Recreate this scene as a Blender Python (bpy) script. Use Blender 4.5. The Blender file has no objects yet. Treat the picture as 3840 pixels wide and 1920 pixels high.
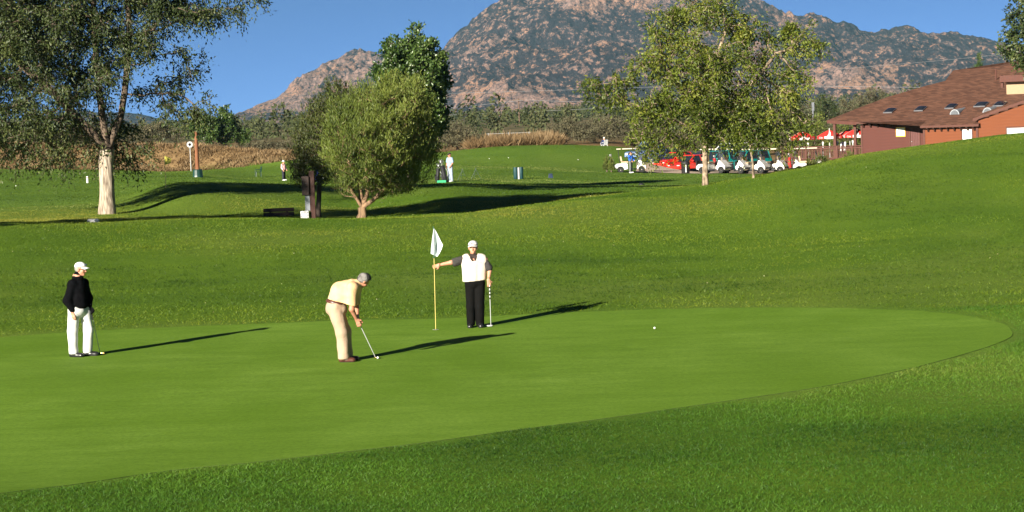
import bpy, bmesh, math, random
import numpy as np
from mathutils import Vector, Matrix

R = math.radians
rng = np.random.default_rng(7)
random.seed(7)
scene = bpy.context.scene
COL = scene.collection

# ------------------------------------------------------------------ camera
FPX, HOR, ZC, ROLL = 8533.33, 430.0, 4.4, R(2.1)     # focal length in photo pixels, horizon row, eye height, camera roll
_p = math.atan((960 - HOR) / FPX)
FW = np.array([0, math.cos(_p), -math.sin(_p)])
_u0 = np.array([0, math.sin(_p), math.cos(_p)])
RT = math.cos(ROLL) * np.array([1.0, 0, 0]) - math.sin(ROLL) * _u0
UP = math.cos(ROLL) * _u0 + math.sin(ROLL) * np.array([1.0, 0, 0])
CAM = np.array([0, 0, ZC])
cd = bpy.data.cameras.new('camera')
cam = bpy.data.objects.new('camera', cd)
COL.objects.link(cam)
cd.sensor_width = 36.0
cd.lens = 36.0 * FPX / 3840.0
cd.clip_start = 0.5
cd.clip_end = 20000
cam.matrix_world = Matrix(((RT[0], UP[0], -FW[0], CAM[0]), (RT[1], UP[1], -FW[1], CAM[1]), (RT[2], UP[2], -FW[2], CAM[2]), (0, 0, 0, 1)))
scene.camera = cam

# ------------------------------------------------------------------ sky, sun, exposure
SUN_EL, SUN_AZ = R(18), R(33)          # shadows run away from the camera and to the right
world = bpy.data.worlds.new('World')
scene.world = world
world.use_nodes = True
wn = world.node_tree.nodes
sky = wn.new('ShaderNodeTexSky')
sky.sky_type = 'NISHITA'
sky.sun_disc = False
sky.sun_elevation = SUN_EL
sky.sun_rotation = math.pi + SUN_AZ
sky.altitude = 2500
sky.air_density = 0.16
sky.dust_density = 1.0
sky.ozone_density = 4.0
bg = wn['Background']
bg.inputs['Strength'].default_value = 0.05
world.node_tree.links.new(sky.outputs[0], bg.inputs[0])
sd = bpy.data.lights.new('sun', 'SUN')
sd.energy = 5.0
sd.angle = R(0.5)
sd.color = (1.0, 0.925, 0.80)
sun = bpy.data.objects.new('sun', sd)
COL.objects.link(sun)
SUND = Vector((math.sin(SUN_AZ) * math.cos(SUN_EL), math.cos(SUN_AZ) * math.cos(SUN_EL), -math.sin(SUN_EL)))
sun.rotation_euler = SUND.to_track_quat('-Z', 'Y').to_euler()
sun.location = (-40, -60, 60)
scene.view_settings.view_transform = 'Standard'
scene.view_settings.look = 'None'
scene.view_settings.gamma = 1.0
scene.view_settings.use_curve_mapping = False
scene.view_settings.exposure = 1.35
scene.cycles.use_denoising = True
scene.cycles.max_bounces = 6
scene.cycles.transparent_max_bounces = 6
scene.cycles.volume_bounces = 0

# ------------------------------------------------------------------ pixel <-> place (source pixels of the 3840 x 1920 photo)
def ray(x, y):
    return FW + RT * (x - 1920) / FPX + UP * (960 - y) / FPX
def P(x, y, Y):
    d = ray(x, y)
    return CAM + d * (Y / d[1])
def z_at(a, Y, y):
    q = (960 - y) / FPX
    w0, w1, w2 = [UP[i] - q * FW[i] for i in range(3)]
    return ZC - (a * Y * w0 + Y * w1) / w2
def plane_hit(x, y, p0, n):
    d = ray(x, y)
    return CAM + d * (np.dot(np.asarray(p0) - CAM, n) / np.dot(d, n))

# ------------------------------------------------------------------ noise
def _h(ix, iy, iz, seed):
    h = (ix.astype(np.int64) * 374761393 + iy.astype(np.int64) * 668265263 + iz.astype(np.int64) * 2147483647 + seed * 1274126177) & 0xFFFFFFFF
    h = ((h ^ (h >> 13)) * 1274126177) & 0xFFFFFFFF
    h = ((h ^ (h >> 16)) * 2246822519) & 0xFFFFFFFF
    return ((h ^ (h >> 15)) & 0xFFFFFF) / float(0xFFFFFF)
def vnoise(x, y, z=None, seed=0):
    x = np.asarray(x, float); y = np.asarray(y, float)
    z = np.zeros_like(x) if z is None else np.asarray(z, float)
    ix, iy, iz = np.floor(x), np.floor(y), np.floor(z)
    fx, fy, fz = x - ix, y - iy, z - iz
    fx, fy, fz = [t * t * (3 - 2 * t) for t in (fx, fy, fz)]
    r = 0
    for dx in (0, 1):
        for dy in (0, 1):
            for dz in (0, 1):
                r = r + _h(ix + dx, iy + dy, iz + dz, seed) * (fx if dx else 1 - fx) * (fy if dy else 1 - fy) * (fz if dz else 1 - fz)
    return r * 2 - 1
def fbm(x, y, oct=4, seed=0, z=None, gain=0.5):
    r, a = 0, 1.0
    for o in range(oct):
        k = 2.03 ** o
        r = r + a * vnoise(np.asarray(x) * k + 13.7 * o, np.asarray(y) * k - 7.1 * o, None if z is None else np.asarray(z) * k, seed + o)
        a *= gain
    return r
def cells(x, y, seed=0):
    ix, iy = np.floor(x), np.floor(y)
    best = np.full(np.shape(x), 9.0); sec = best.copy(); idv = np.zeros(np.shape(x))
    for dx in (-1, 0, 1):
        for dy in (-1, 0, 1):
            cx, cy = ix + dx, iy + dy
            z0 = np.zeros_like(cx)
            px = cx + _h(cx, cy, z0, seed); py = cy + _h(cx, cy, z0, seed + 1)
            d = np.hypot(px - x, py - y)
            m = d < best
            sec = np.where(m, best, np.minimum(sec, d))
            idv = np.where(m, _h(cx, cy, z0, seed + 2), idv)
            best = np.where(m, d, best)
    return best, sec, idv
def pchip(xs, ys, xq):
    xs = np.asarray(xs, float); ys = np.asarray(ys, float)
    h = np.diff(xs); d = np.diff(ys) / h
    m = np.zeros_like(ys)
    m[0], m[-1] = d[0], d[-1]
    for i in range(1, len(xs) - 1):
        if d[i - 1] * d[i] > 0:
            w1, w2 = 2 * h[i] + h[i - 1], h[i] + 2 * h[i - 1]
            m[i] = (w1 + w2) / (w1 / d[i - 1] + w2 / d[i])
    xq = np.clip(xq, xs[0], xs[-1])
    k = np.clip(np.searchsorted(xs, xq, side='right') - 1, 0, len(xs) - 2)
    t = (xq - xs[k]) / h[k]
    return ((1 + 2 * t) * (1 - t) ** 2) * ys[k] + t * (1 - t) ** 2 * h[k] * m[k] + t * t * (3 - 2 * t) * ys[k + 1] + t * t * (t - 1) * h[k] * m[k + 1]

# ------------------------------------------------------------------ scene-graph helpers
def tag(o, label=None, cat=None, group=None, kind=None):
    if label: o['label'] = label
    if cat: o['category'] = cat
    if group: o['group'] = group
    if kind: o['kind'] = kind
    return o
def thing(name, label, cat, loc=(0, 0, 0), rz=0.0, group=None, scale=1.0):
    o = bpy.data.objects.new(name, None)
    o.empty_display_size = 0.2
    COL.objects.link(o)
    o.location = [float(v) for v in loc]
    o.rotation_euler = (0, 0, rz)
    o.scale = (scale,) * 3
    return tag(o, label, cat, group)
def link(name, me, mat=None, parent=None):
    o = bpy.data.objects.new(name, me)
    COL.objects.link(o)
    if mat is not None and len(me.materials) == 0:
        me.materials.append(mat)
    if parent is not None:
        o.parent = parent
    return o
def copy_tree(o, parent=None):
    c = o.copy()
    COL.objects.link(c)
    c.parent = parent
    for ch in list(o.children):
        copy_tree(ch, c)
    return c
def mesh_np(name, V, F, smooth=False, attrs=None):
    """mesh from numpy arrays; F is (m,3) or (m,4) or a list of such arrays"""
    me = bpy.data.meshes.new(name)
    V = np.ascontiguousarray(V, np.float32)
    Fs = F if isinstance(F, list) else [F]
    Fs = [np.asarray(f, np.int32) for f in Fs if len(f)]
    loops = np.concatenate([f.ravel() for f in Fs])
    sizes = np.concatenate([np.full(len(f), f.shape[1], np.int32) for f in Fs])
    me.vertices.add(len(V)); me.vertices.foreach_set('co', V.ravel())
    me.loops.add(len(loops)); me.loops.foreach_set('vertex_index', loops)
    me.polygons.add(len(sizes))
    st = np.zeros(len(sizes), np.int32); st[1:] = np.cumsum(sizes)[:-1]
    me.polygons.foreach_set('loop_start', st)
    me.polygons.foreach_set('loop_total', sizes)
    if smooth:
        me.polygons.foreach_set('use_smooth', np.ones(len(sizes), bool))
    for k, v in (attrs or {}).items():
        at = me.attributes.new(k, 'FLOAT', 'POINT')
        at.data.foreach_set('value', np.ascontiguousarray(v, np.float32))
    me.update(calc_edges=True)
    return me

class MB:
    """collects boxes, tubes, lathes and lofts into one mesh"""
    def __init__(s): s.v, s.f = [], []
    def add(s, V, F):
        b = len(s.v); s.v += [tuple(float(c) for c in p) for p in V]; s.f += [tuple(i + b for i in q) for q in F]; return s
    def box(s, c, d, rot=None, taper=(1, 1), shear=(0, 0)):
        x, y, z = [k / 2 for k in d]
        V = []
        for sz in (-1, 1):
            t = taper if sz > 0 else (1, 1); h = shear if sz > 0 else (0, 0)
            V += [(-x * t[0] + h[0], -y * t[1] + h[1], sz * z), (x * t[0] + h[0], -y * t[1] + h[1], sz * z), (x * t[0] + h[0], y * t[1] + h[1], sz * z), (-x * t[0] + h[0], y * t[1] + h[1], sz * z)]
        if rot is not None:
            V = [tuple(rot @ Vector(p)) for p in V]
        V = [(p[0] + c[0], p[1] + c[1], p[2] + c[2]) for p in V]
        return s.add(V, [(3, 2, 1, 0), (4, 5, 6, 7), (0, 1, 5, 4), (1, 2, 6, 5), (2, 3, 7, 6), (3, 0, 4, 7)])
    def b2(s, x0, x1, y0, y1, z0, z1):
        return s.box(((x0 + x1) / 2, (y0 + y1) / 2, (z0 + z1) / 2), (x1 - x0, y1 - y0, z1 - z0))
    def tube(s, pts, r, n=8, cap=True):
        pts = [Vector([float(c) for c in p]) for p in pts]
        rs = r if isinstance(r, (list, tuple, np.ndarray)) else [r] * len(pts)
        V, F = [], []
        t0 = (pts[1] - pts[0]).normalized()
        a = t0.cross(Vector((0, 0, 1)) if abs(t0.z) < 0.9 else Vector((1, 0, 0))).normalized()
        for i, p in enumerate(pts):
            t = (pts[min(i + 1, len(pts) - 1)] - pts[max(i - 1, 0)]).normalized()
            a = (a - t * a.dot(t)).normalized(); b = t.cross(a)
            for k in range(n):
                an = 2 * math.pi * k / n
                V.append(tuple(p + (a * math.cos(an) + b * math.sin(an)) * float(rs[i])))
        for i in range(len(pts) - 1):
            for k in range(n):
                F.append((i * n + k, i * n + (k + 1) % n, (i + 1) * n + (k + 1) % n, (i + 1) * n + k))
        if cap:
            F += [tuple(reversed(range(n))), tuple(range((len(pts) - 1) * n, len(pts) * n))]
        return s.add(V, F)
    def lathe(s, prof, c=(0, 0, 0), n=16, axis='z'):
        V, F = [], []
        for r, h in prof:
            for k in range(n):
                a = 2 * math.pi * k / n
                p = (r * math.cos(a), r * math.sin(a), h)
                if axis == 'y': p = (p[0], p[2], -p[1])
                if axis == 'x': p = (p[2], p[0], p[1])
                V.append((p[0] + c[0], p[1] + c[1], p[2] + c[2]))
        m = len(prof)
        for i in range(m - 1):
            for k in range(n):
                F.append((i * n + k, i * n + (k + 1) % n, (i + 1) * n + (k + 1) % n, (i + 1) * n + k))
        F += [tuple(reversed(range(n))), tuple(range((m - 1) * n, m * n))]
        return s.add(V, F)
    def prism(s, poly, y0, y1):
        """poly in (x, z), extruded along y"""
        n = len(poly)
        V = [(p[0], y0, p[1]) for p in poly] + [(p[0], y1, p[1]) for p in poly]
        F = [tuple(range(n)), tuple(reversed(range(n, 2 * n)))]
        F += [((i + 1) % n, i, n + i, n + (i + 1) % n) for i in range(n)]
        return s.add(V, F)
    def build(s, name, mat, parent=None, smooth=False, bevel=0.0, label=None):
        me = bpy.data.meshes.new(name)
        me.from_pydata(s.v, [], s.f)
        bm = bmesh.new(); bm.from_mesh(me)
        bmesh.ops.recalc_face_normals(bm, faces=bm.faces)
        if bevel:
            es = [e for e in bm.edges if len(e.link_faces) == 2 and e.calc_face_angle(0) > 0.5]
            bmesh.ops.bevel(bm, geom=es, offset=bevel, segments=2, affect='EDGES', profile=0.6)
        bm.to_mesh(me); bm.free()
        if smooth:
            for p in me.polygons: p.use_smooth = True
            try: me.set_sharp_from_angle(angle=R(40))
            except Exception: pass
        o = link(name, me, mat, parent)
        if label: o['label'] = label
        return o

# ------------------------------------------------------------------ materials
MATS = {}
def nodes_of(name):
    m = bpy.data.materials.new(name)
    m.use_nodes = True
    nt = m.node_tree
    return m, nt, nt.nodes, nt.links, nt.nodes['Principled BSDF']
def M(name, col, rough=0.6, col2=None, scale=6.0, bump=0.0, bscale=60.0, metal=0.0, spec=0.4, coat=0.0, stretch=None, sheen=0.0, detail=4.0):
    if name in MATS: return MATS[name]
    m, nt, N, L, b = nodes_of(name)
    b.inputs['Base Color'].default_value = (*col, 1)
    b.inputs['Roughness'].default_value = rough
    b.inputs['Metallic'].default_value = metal
    b.inputs['Specular IOR Level'].default_value = spec
    b.inputs['Coat Weight'].default_value = coat
    b.inputs['Sheen Weight'].default_value = sheen
    tc = N.new('ShaderNodeTexCoord')
    src = tc.outputs['Object']
    if stretch:
        mp = N.new('ShaderNodeMapping'); mp.inputs['Scale'].default_value = stretch
        L.new(src, mp.inputs[0]); src = mp.outputs[0]
    if col2 is None:
        col2 = tuple(c * 0.8 for c in col)
    nz = N.new('ShaderNodeTexNoise'); nz.inputs['Scale'].default_value = scale; nz.inputs['Detail'].default_value = detail
    L.new(src, nz.inputs['Vector'])
    rp = N.new('ShaderNodeValToRGB')
    rp.color_ramp.elements[0].position = 0.35; rp.color_ramp.elements[0].color = (*col2, 1)
    rp.color_ramp.elements[1].position = 0.65; rp.color_ramp.elements[1].color = (*col, 1)
    L.new(nz.outputs['Fac'], rp.inputs[0]); L.new(rp.outputs[0], b.inputs['Base Color'])
    if bump:
        n2 = N.new('ShaderNodeTexNoise'); n2.inputs['Scale'].default_value = bscale; n2.inputs['Detail'].default_value = 3
        L.new(src, n2.inputs['Vector'])
        bp = N.new('ShaderNodeBump'); bp.inputs['Strength'].default_value = bump; bp.inputs['Distance'].default_value = 0.02
        L.new(n2.outputs['Fac'], bp.inputs['Height']); L.new(bp.outputs[0], b.inputs['Normal'])
    MATS[name] = m
    return m
def leaf_mat(name, cols, transl=0.35, rough=0.5, spec=0.3):
    """leaf colour from the per-leaf attribute 'tint'; light also passes through the leaf"""
    if name in MATS: return MATS[name]
    m, nt, N, L, b = nodes_of(name)
    at = N.new('ShaderNodeAttribute'); at.attribute_name = 'tint'
    rp = N.new('ShaderNodeValToRGB')
    el = rp.color_ramp.elements
    while len(el) < len(cols): el.new(0.5)
    for i, c in enumerate(cols):
        el[i].position = i / (len(cols) - 1); el[i].color = (*c, 1)
    L.new(at.outputs['Fac'], rp.inputs[0]); L.new(rp.outputs[0], b.inputs['Base Color'])
    b.inputs['Roughness'].default_value = rough; b.inputs['Specular IOR Level'].default_value = spec
    tr = N.new('ShaderNodeBsdfTranslucent'); L.new(rp.outputs[0], tr.inputs['Color'])
    mx = N.new('ShaderNodeMixShader'); mx.inputs[0].default_value = transl
    L.new(b.outputs[0], mx.inputs[1]); L.new(tr.outputs[0], mx.inputs[2])
    L.new(mx.outputs[0], N['Material Output'].inputs['Surface'])
    MATS[name] = m
    return m
# ------------------------------------------------------------------ terrain
# each column of ground is a list of (distance, photo row) read off the photograph; rows are turned into real heights
TX = [0, 420, 700, 1050, 1360, 1690, 1950, 2300, 2645, 3000, 3280, 3840]
TC = [
 [(78, 838), (84, 838), (92, 818), (98, 795), (106, 776), (125, 738), (160, 690), (200, 650), (226, 634), (233, 548)],
 [(79, 837), (84, 832), (92, 806), (98, 775), (105, 752), (125, 722), (160, 680), (200, 650), (226, 636), (233, 548)],
 [(79.5, 830), (85, 824), (91, 808), (97, 725), (103, 692), (125, 688), (160, 668), (200, 650), (226, 640), (233, 548)],
 [(80, 825), (86, 820), (92, 800), (98, 745), (104, 700), (125, 690), (160, 681), (197, 672), (222, 620), (229, 575)],
 [(80, 822), (86, 822), (92, 808), (99, 765), (106, 715), (125, 695), (155, 678), (195, 650), (219, 600), (228, 585)],
 [(81, 812), (86, 809), (92, 784), (97, 752), (108, 698), (125, 691), (142, 683), (190, 625), (215, 572), (226, 568)],
 [(84, 777), (90, 775), (96, 752), (102, 731), (116, 700), (128, 695), (145, 688), (190, 625), (212, 548), (224, 549)],
 [(88, 733), (94, 731), (101, 719), (108, 708), (120, 700), (132, 697), (148, 686), (190, 640), (212, 547), (224, 548)],
 [(92, 691), (99, 705), (106, 705), (114, 700), (124, 697), (136, 690), (150, 675), (188, 650), (215, 638), (226, 628)],
 [(93, 628), (101, 645), (108, 660), (116, 665), (126, 667), (138, 665), (152, 660), (188, 648), (215, 628), (226, 618)],
 [(94, 572), (102, 592), (110, 625), (118, 640), (128, 650), (140, 650), (154, 645), (188, 632), (215, 610), (226, 600)],
 [(95, 499), (103, 520), (112, 560), (120, 580), (130, 600), (142, 605), (156, 605), (188, 600), (215, 580), (226, 570)]]
KY, KZ = [], []
for i, x in enumerate(TX):
    a = (x - 1920) / FPX
    ys = [-70, 0, 14, 23, 32, 42, 49]
    t = x / 3840
    zs = [2.2, 2.6, 1.0, 0.22, 0.0, 0.16 * (1 - t) ** 2, 0.06 + 0.16 * (1 - t) ** 2 + 0.06 * t]
    c = TC[i]
    zc = z_at(a, *c[0])
    for fr in (0.3, 0.62):
        ys.append(49 + (c[0][0] - 49) * fr); zs.append(zs[6] + (zc - zs[6]) * (0.17 if fr < .5 else 0.60))
    for (Y, y) in c:
        ys.append(Y); zs.append(z_at(a, Y, y))
    ys += [300, 600, 2000, 9000]
    zs += [zs[-1] * 0.5 + 0.8, 1.8, 2.0, 2.0]
    KY.append(ys); KZ.append(zs)
KY, KZ = np.array(KY), np.array(KZ)
KA = (np.array(TX) - 1920) / FPX
GA = np.concatenate([np.linspace(-1.3, -0.27, 24), np.linspace(-0.262, 0.262, 250), np.linspace(0.27, 1.3, 24)])
GY = np.concatenate([np.linspace(-70, 20, 16), np.linspace(22, 60, 90), np.linspace(60.6, 260, 260), 260 * (6300 / 260) ** np.linspace(0.012, 1, 70)])
GZ = np.zeros((len(GA), len(GY)))
_ac = np.clip(GA, KA[0], KA[-1])
_ky = np.array([pchip(KA, KY[:, k], _ac) for k in range(KY.shape[1])]).T
_kz = np.array([pchip(KA, KZ[:, k], _ac) for k in range(KY.shape[1])]).T
for i in range(len(GA)):
    GZ[i] = pchip(_ky[i], _kz[i], GY)
GXX = GA[:, None] * np.maximum(GY, 24)[None, :]
GXX = np.clip(GXX, -3550, 3550)
GYY = np.broadcast_to(GY[None, :], GXX.shape)
_und = np.clip((GYY - 53) / 6, 0, 1) + np.clip((30 - GYY) / 4, 0, 1)
_far = np.clip((GYY - 240) / 60, 0, 1)
GZ = GZ + _und * (0.05 * fbm(GXX / 5.0, GYY / 6.0, 3, 3) + 0.022 * fbm(GXX / 1.3, GYY / 1.6, 2, 9)) + _far * 0.5 * fbm(GXX / 40, GYY / 60, 3, 5)
def ground(X, Y):
    X = np.asarray(X, float); Y = np.asarray(Y, float)
    a = X / np.maximum(Y, 24)
    i = np.clip(np.searchsorted(GA, a) - 1, 0, len(GA) - 2); j = np.clip(np.searchsorted(GY, Y) - 1, 0, len(GY) - 2)
    u = np.clip((a - GA[i]) / (GA[i + 1] - GA[i]), 0, 1); v = np.clip((Y - GY[j]) / (GY[j + 1] - GY[j]), 0, 1)
    return GZ[i, j] * (1 - u) * (1 - v) + GZ[i + 1, j] * u * (1 - v) + GZ[i, j + 1] * (1 - u) * v + GZ[i + 1, j + 1] * u * v
def G(x, y, y0=20.0, y1=320.0):
    """where the sight line of a photo pixel meets the ground"""
    Ys = np.linspace(y0, y1, 3000)
    d = ray(x, y)
    p = CAM[None, :] + d[None, :] * (Ys / d[1])[:, None]
    h = p[:, 2] - ground(p[:, 0], p[:, 1])
    k = np.argmax(h < 0)
    if h[k] >= 0: k = np.argmin(h)
    k = max(k, 1)
    t = h[k - 1] / (h[k - 1] - h[k]) if h[k - 1] != h[k] else 0
    Y = Ys[k - 1] + (Ys[k] - Ys[k - 1]) * min(max(t, 0), 1)
    X = d[0] * Y / d[1]
    return np.array([X, Y, float(ground(X, Y))])
def on_ground(x, Y):
    """ground point at distance Y below the photo column x (column read at the horizon)"""
    X = (x - 1920) / FPX * Y
    return np.array([X, Y, float(ground(X, Y))])
def inside(poly, X, Y):
    poly = np.asarray(poly); r = np.zeros(np.shape(X), bool)
    j = len(poly) - 1
    for i in range(len(poly)):
        xi, yi, xj, yj = poly[i][0], poly[i][1], poly[j][0], poly[j][1]
        c = ((yi > Y) != (yj > Y))
        with np.errstate(divide='ignore', invalid='ignore'):
            r ^= c & (X < (xj - xi) * (Y - yi) / (yj - yi + 1e-12) + xi)
        j = i
    return r

GREEN_PX = [(-240, 1880), (1, 1851), (300, 1815), (641, 1766), (960, 1734), (1282, 1697), (1600, 1660), (1923, 1615), (2240, 1574), (2564, 1528), (2830, 1490), (3071, 1453),
            (3260, 1416), (3429, 1379), (3570, 1342), (3697, 1304), (3770, 1276), (3796, 1258), (3790, 1238), (3757, 1215), (3622, 1185), (3500, 1172), (3354, 1163), (2981, 1155), (2534, 1160), (2087, 1175), (1640, 1197),
            (1342, 1202), (894, 1219), (447, 1237), (149, 1255), (0, 1267), (-240, 1290), (-700, 1400), (-760, 1600), (-600, 1800)]
GREEN = np.array([G(x, y)[:2] for x, y in GREEN_PX])

# grass kinds by region: 0 rough .. 1 pale short-mown strip; dry adds straw colour
STRIPS = ((184, 5, 1560, 2300), (149, 3.5, 1500, 2420), (128, 2.2, 1700, 2760))
gx, gy = GXX.ravel(), GYY.ravel()
dep = np.maximum((gx * FW[0] + gy * FW[1] + (GZ.ravel() - ZC) * FW[2]), 0.1)
px_ = 1920 + FPX * (gx * RT[0] + gy * RT[1] + (GZ.ravel() - ZC) * RT[2]) / dep
def smooth(x, a, b):
    t = np.clip((x - a) / (b - a), 0, 1); return t * t * (3 - 2 * t)
wob = fbm(gx / 9, gy / 12, 3, 21)
mown = smooth(gy, 116, 122) * (1 - smooth(gy, 226, 230)) * 0.55                              # fairway beyond the first mound
mown = np.maximum(mown, smooth(gy + 2 * wob, 103, 106) * (1 - smooth(gy + 2 * wob, 116, 122)) * smooth(-px_, -430, -330) * 0.9)
for (c, w, x0, x1) in STRIPS:    # pale strips of tee and path edge
    mown = np.maximum(mown, np.exp(-((gy - c - (px_ - 1900) * 0.006) / w) ** 2) * smooth(px_, x0, x0 + 120) * (1 - smooth(px_, x1 - 100, x1)))
dryness = smooth(fbm(gx / 7, gy / 9, 4, 33) + 0.25 * smooth(gy, 58, 84) - 0.2 * (gy < 50), 0.05, 0.75) * 0.7
dryness = np.maximum(dryness, smooth(gy, 62, 92) * smooth(px_, 2600, 3600) * (0.45 + 0.4 * wob))
dryness = np.maximum(dryness, smooth(-px_, -640, -300) * smooth(gy, 82, 90) * (1 - smooth(gy, 100, 106)) * (0.75 + 0.3 * wob))
bankm = smooth(gy, 224, 228) * np.maximum(1 - smooth(px_, 1560, 1640), smooth(px_, 2500, 2600))
bankm = np.maximum(bankm, smooth(gy, 219, 224) * smooth(px_, 1560, 1640))
straw = np.clip(bankm, 0, 1)
shade_t = fbm(gx / 3.2, gy / 4.5, 3, 41) * 0.5 + 0.5
_gc = np.array(GREEN).mean(0)
for sc_, v_ in ((1.09, 0.10), (1.05, 0.30)):                # mown collar round the green
    mown = np.where(inside(_gc + (GREEN - _gc) * sc_, gx, gy), np.maximum(mown, v_), mown)
NV = len(gx)
idx = np.arange(NV).reshape(GXX.shape)
F = np.stack([idx[:-1, :-1], idx[1:, :-1], idx[1:, 1:], idx[:-1, 1:]], -1).reshape(-1, 4)
me = mesh_np('ground', np.stack([gx, gy, GZ.ravel()], 1), F, True, {'mown': mown, 'dry': np.clip(dryness, 0, 1), 'straw': straw, 'patch': shade_t})

def ground_mat():
    m, nt, N, L, b = nodes_of('turf')
    def attr(n):
        a = N.new('ShaderNodeAttribute'); a.attribute_name = n; return a.outputs['Fac']
    def noise(sc, det=5, vec=None, rough=0.6):
        n = N.new('ShaderNodeTexNoise'); n.inputs['Scale'].default_value = sc; n.inputs['Detail'].default_value = det; n.inputs['Roughness'].default_value = rough
        L.new(vec or tc.outputs['Object'], n.inputs['Vector']); return n.outputs['Fac']
    def mix(f, a, c):
        n = N.new('ShaderNodeMix'); n.data_type = 'RGBA'
        if isinstance(f, float): n.inputs[0].default_value = f
        else: L.new(f, n.inputs[0])
        for s, v in ((6, a), (7, c)):
            if isinstance(v, tuple): n.inputs[s].default_value = (*v, 1)
            else: L.new(v, n.inputs[s])
        return n.outputs[2]
    def ramp(f, lo, hi):
        n = N.new('ShaderNodeMapRange'); n.inputs[1].default_value = lo; n.inputs[2].default_value = hi
        L.new(f, n.inputs[0]); return n.outputs[0]
    tc = N.new('ShaderNodeTexCoord')
    fine = noise(9, 8, rough=0.75)
    mid = noise(0.7, 5)
    c = mix(ramp(fine, 0.3, 0.7), (0.055, 0.110, 0.009), (0.124, 0.208, 0.022))
    c = mix(ramp(mid, 0.38, 0.68), c, (0.112, 0.188, 0.016))
    pat = N.new('ShaderNodeMath'); pat.operation = 'MULTIPLY'; pat.inputs[1].default_value = 0.55
    L.new(attr('patch'), pat.inputs[0])
    c = mix(pat.outputs[0], c, (0.058, 0.125, 0.012))
    dr = N.new('ShaderNodeMath'); dr.operation = 'MULTIPLY'; L.new(attr('dry'), dr.inputs[0]); L.new(ramp(fine, 0.25, 0.75), dr.inputs[1])
    c = mix(dr.outputs[0], c, (0.165, 0.215, 0.040))
    c = mix(attr('mown'), c, mix(ramp(fine, 0.3, 0.7), (0.085, 0.155, 0.020), (0.130, 0.215, 0.034)))
    st = mix(ramp(noise(1.3, 8, rough=0.7), 0.35, 0.65), (0.13, 0.08, 0.035), (0.30, 0.20, 0.095))
    c = mix(attr('straw'), c, st)
    # far scrub land
    sp = N.new('ShaderNodeSeparateXYZ'); L.new(tc.outputs['Object'], sp.inputs[0])
    fd = ramp(sp.outputs['Y'], 245, 330)
    c = mix(fd, c, mix(ramp(noise(0.05, 6), 0.4, 0.6), (0.20, 0.15, 0.08), (0.07, 0.08, 0.04)))
    L.new(c, b.inputs['Base Color'])
    b.inputs['Roughness'].default_value = 0.85; b.inputs['Specular IOR Level'].default_value = 0.05
    bp = N.new('ShaderNodeBump'); bp.inputs['Strength'].default_value = 0.8; bp.inputs['Distance'].default_value = 0.05
    L.new(fine, bp.inputs['Height']); L.new(bp.outputs[0], b.inputs['Normal'])
    return m
o = link('ground', me, ground_mat()); tag(o, 'rolling golf course turf of rough, fairway and scrub land', kind='structure')

# the putting green: a closely mown sheet laid 6 mm above the turf
def green_sheet():
    n = 24
    # resample the outline smoothly
    pts = np.array(GREEN); k = len(pts); seg = []
    for i in range(k):
        p0, p1, p2, p3 = pts[i - 1], pts[i], pts[(i + 1) % k], pts[(i + 2) % k]
        for t in np.arange(0, 1, 0.125):
            seg.append(0.5 * ((2 * p1) + (p2 - p0) * t + (2 * p0 - 5 * p1 + 4 * p2 - p3) * t * t + (3 * p1 - p0 - 3 * p2 + p3) * t ** 3))
    seg = np.array(seg); m = len(seg)
    c = seg.mean(0)
    V = [np.array([[c[0], c[1]]])]
    for r in range(1, n + 1):
        V.append(c + (seg - c) * (r / n))
    V.append(c + (seg - c) * 1.0); V.append(c + (seg - c) * 1.002)      # rim verts of their own: a crisp cut edge
    V = np.concatenate(V)
    z = ground(V[:, 0], V[:, 1]) + 0.009
    z[-m:] -= 0.045                                        # the rim dips into the turf
    F4, F3 = [], []
    ar = np.arange(m); nx = (ar + 1) % m
    F3 = np.stack([np.zeros(m, int), 1 + ar, 1 + nx], 1)
    for r in range(n - 1):
        b0, b1 = 1 + r * m, 1 + (r + 1) * m
        F4.append(np.stack([b0 + ar, b1 + ar, b1 + nx, b0 + nx], 1))
    b0, b1 = 1 + n * m, 1 + (n + 1) * m
    F4.append(np.stack([b0 + ar, b1 + ar, b1 + nx, b0 + nx], 1))
    # a small cut edge down to the rough
    return mesh_np('putting_green', np.column_stack([V, z]), [F3, np.concatenate(F4)], True), seg
gme, GSEG = green_sheet()
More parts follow.
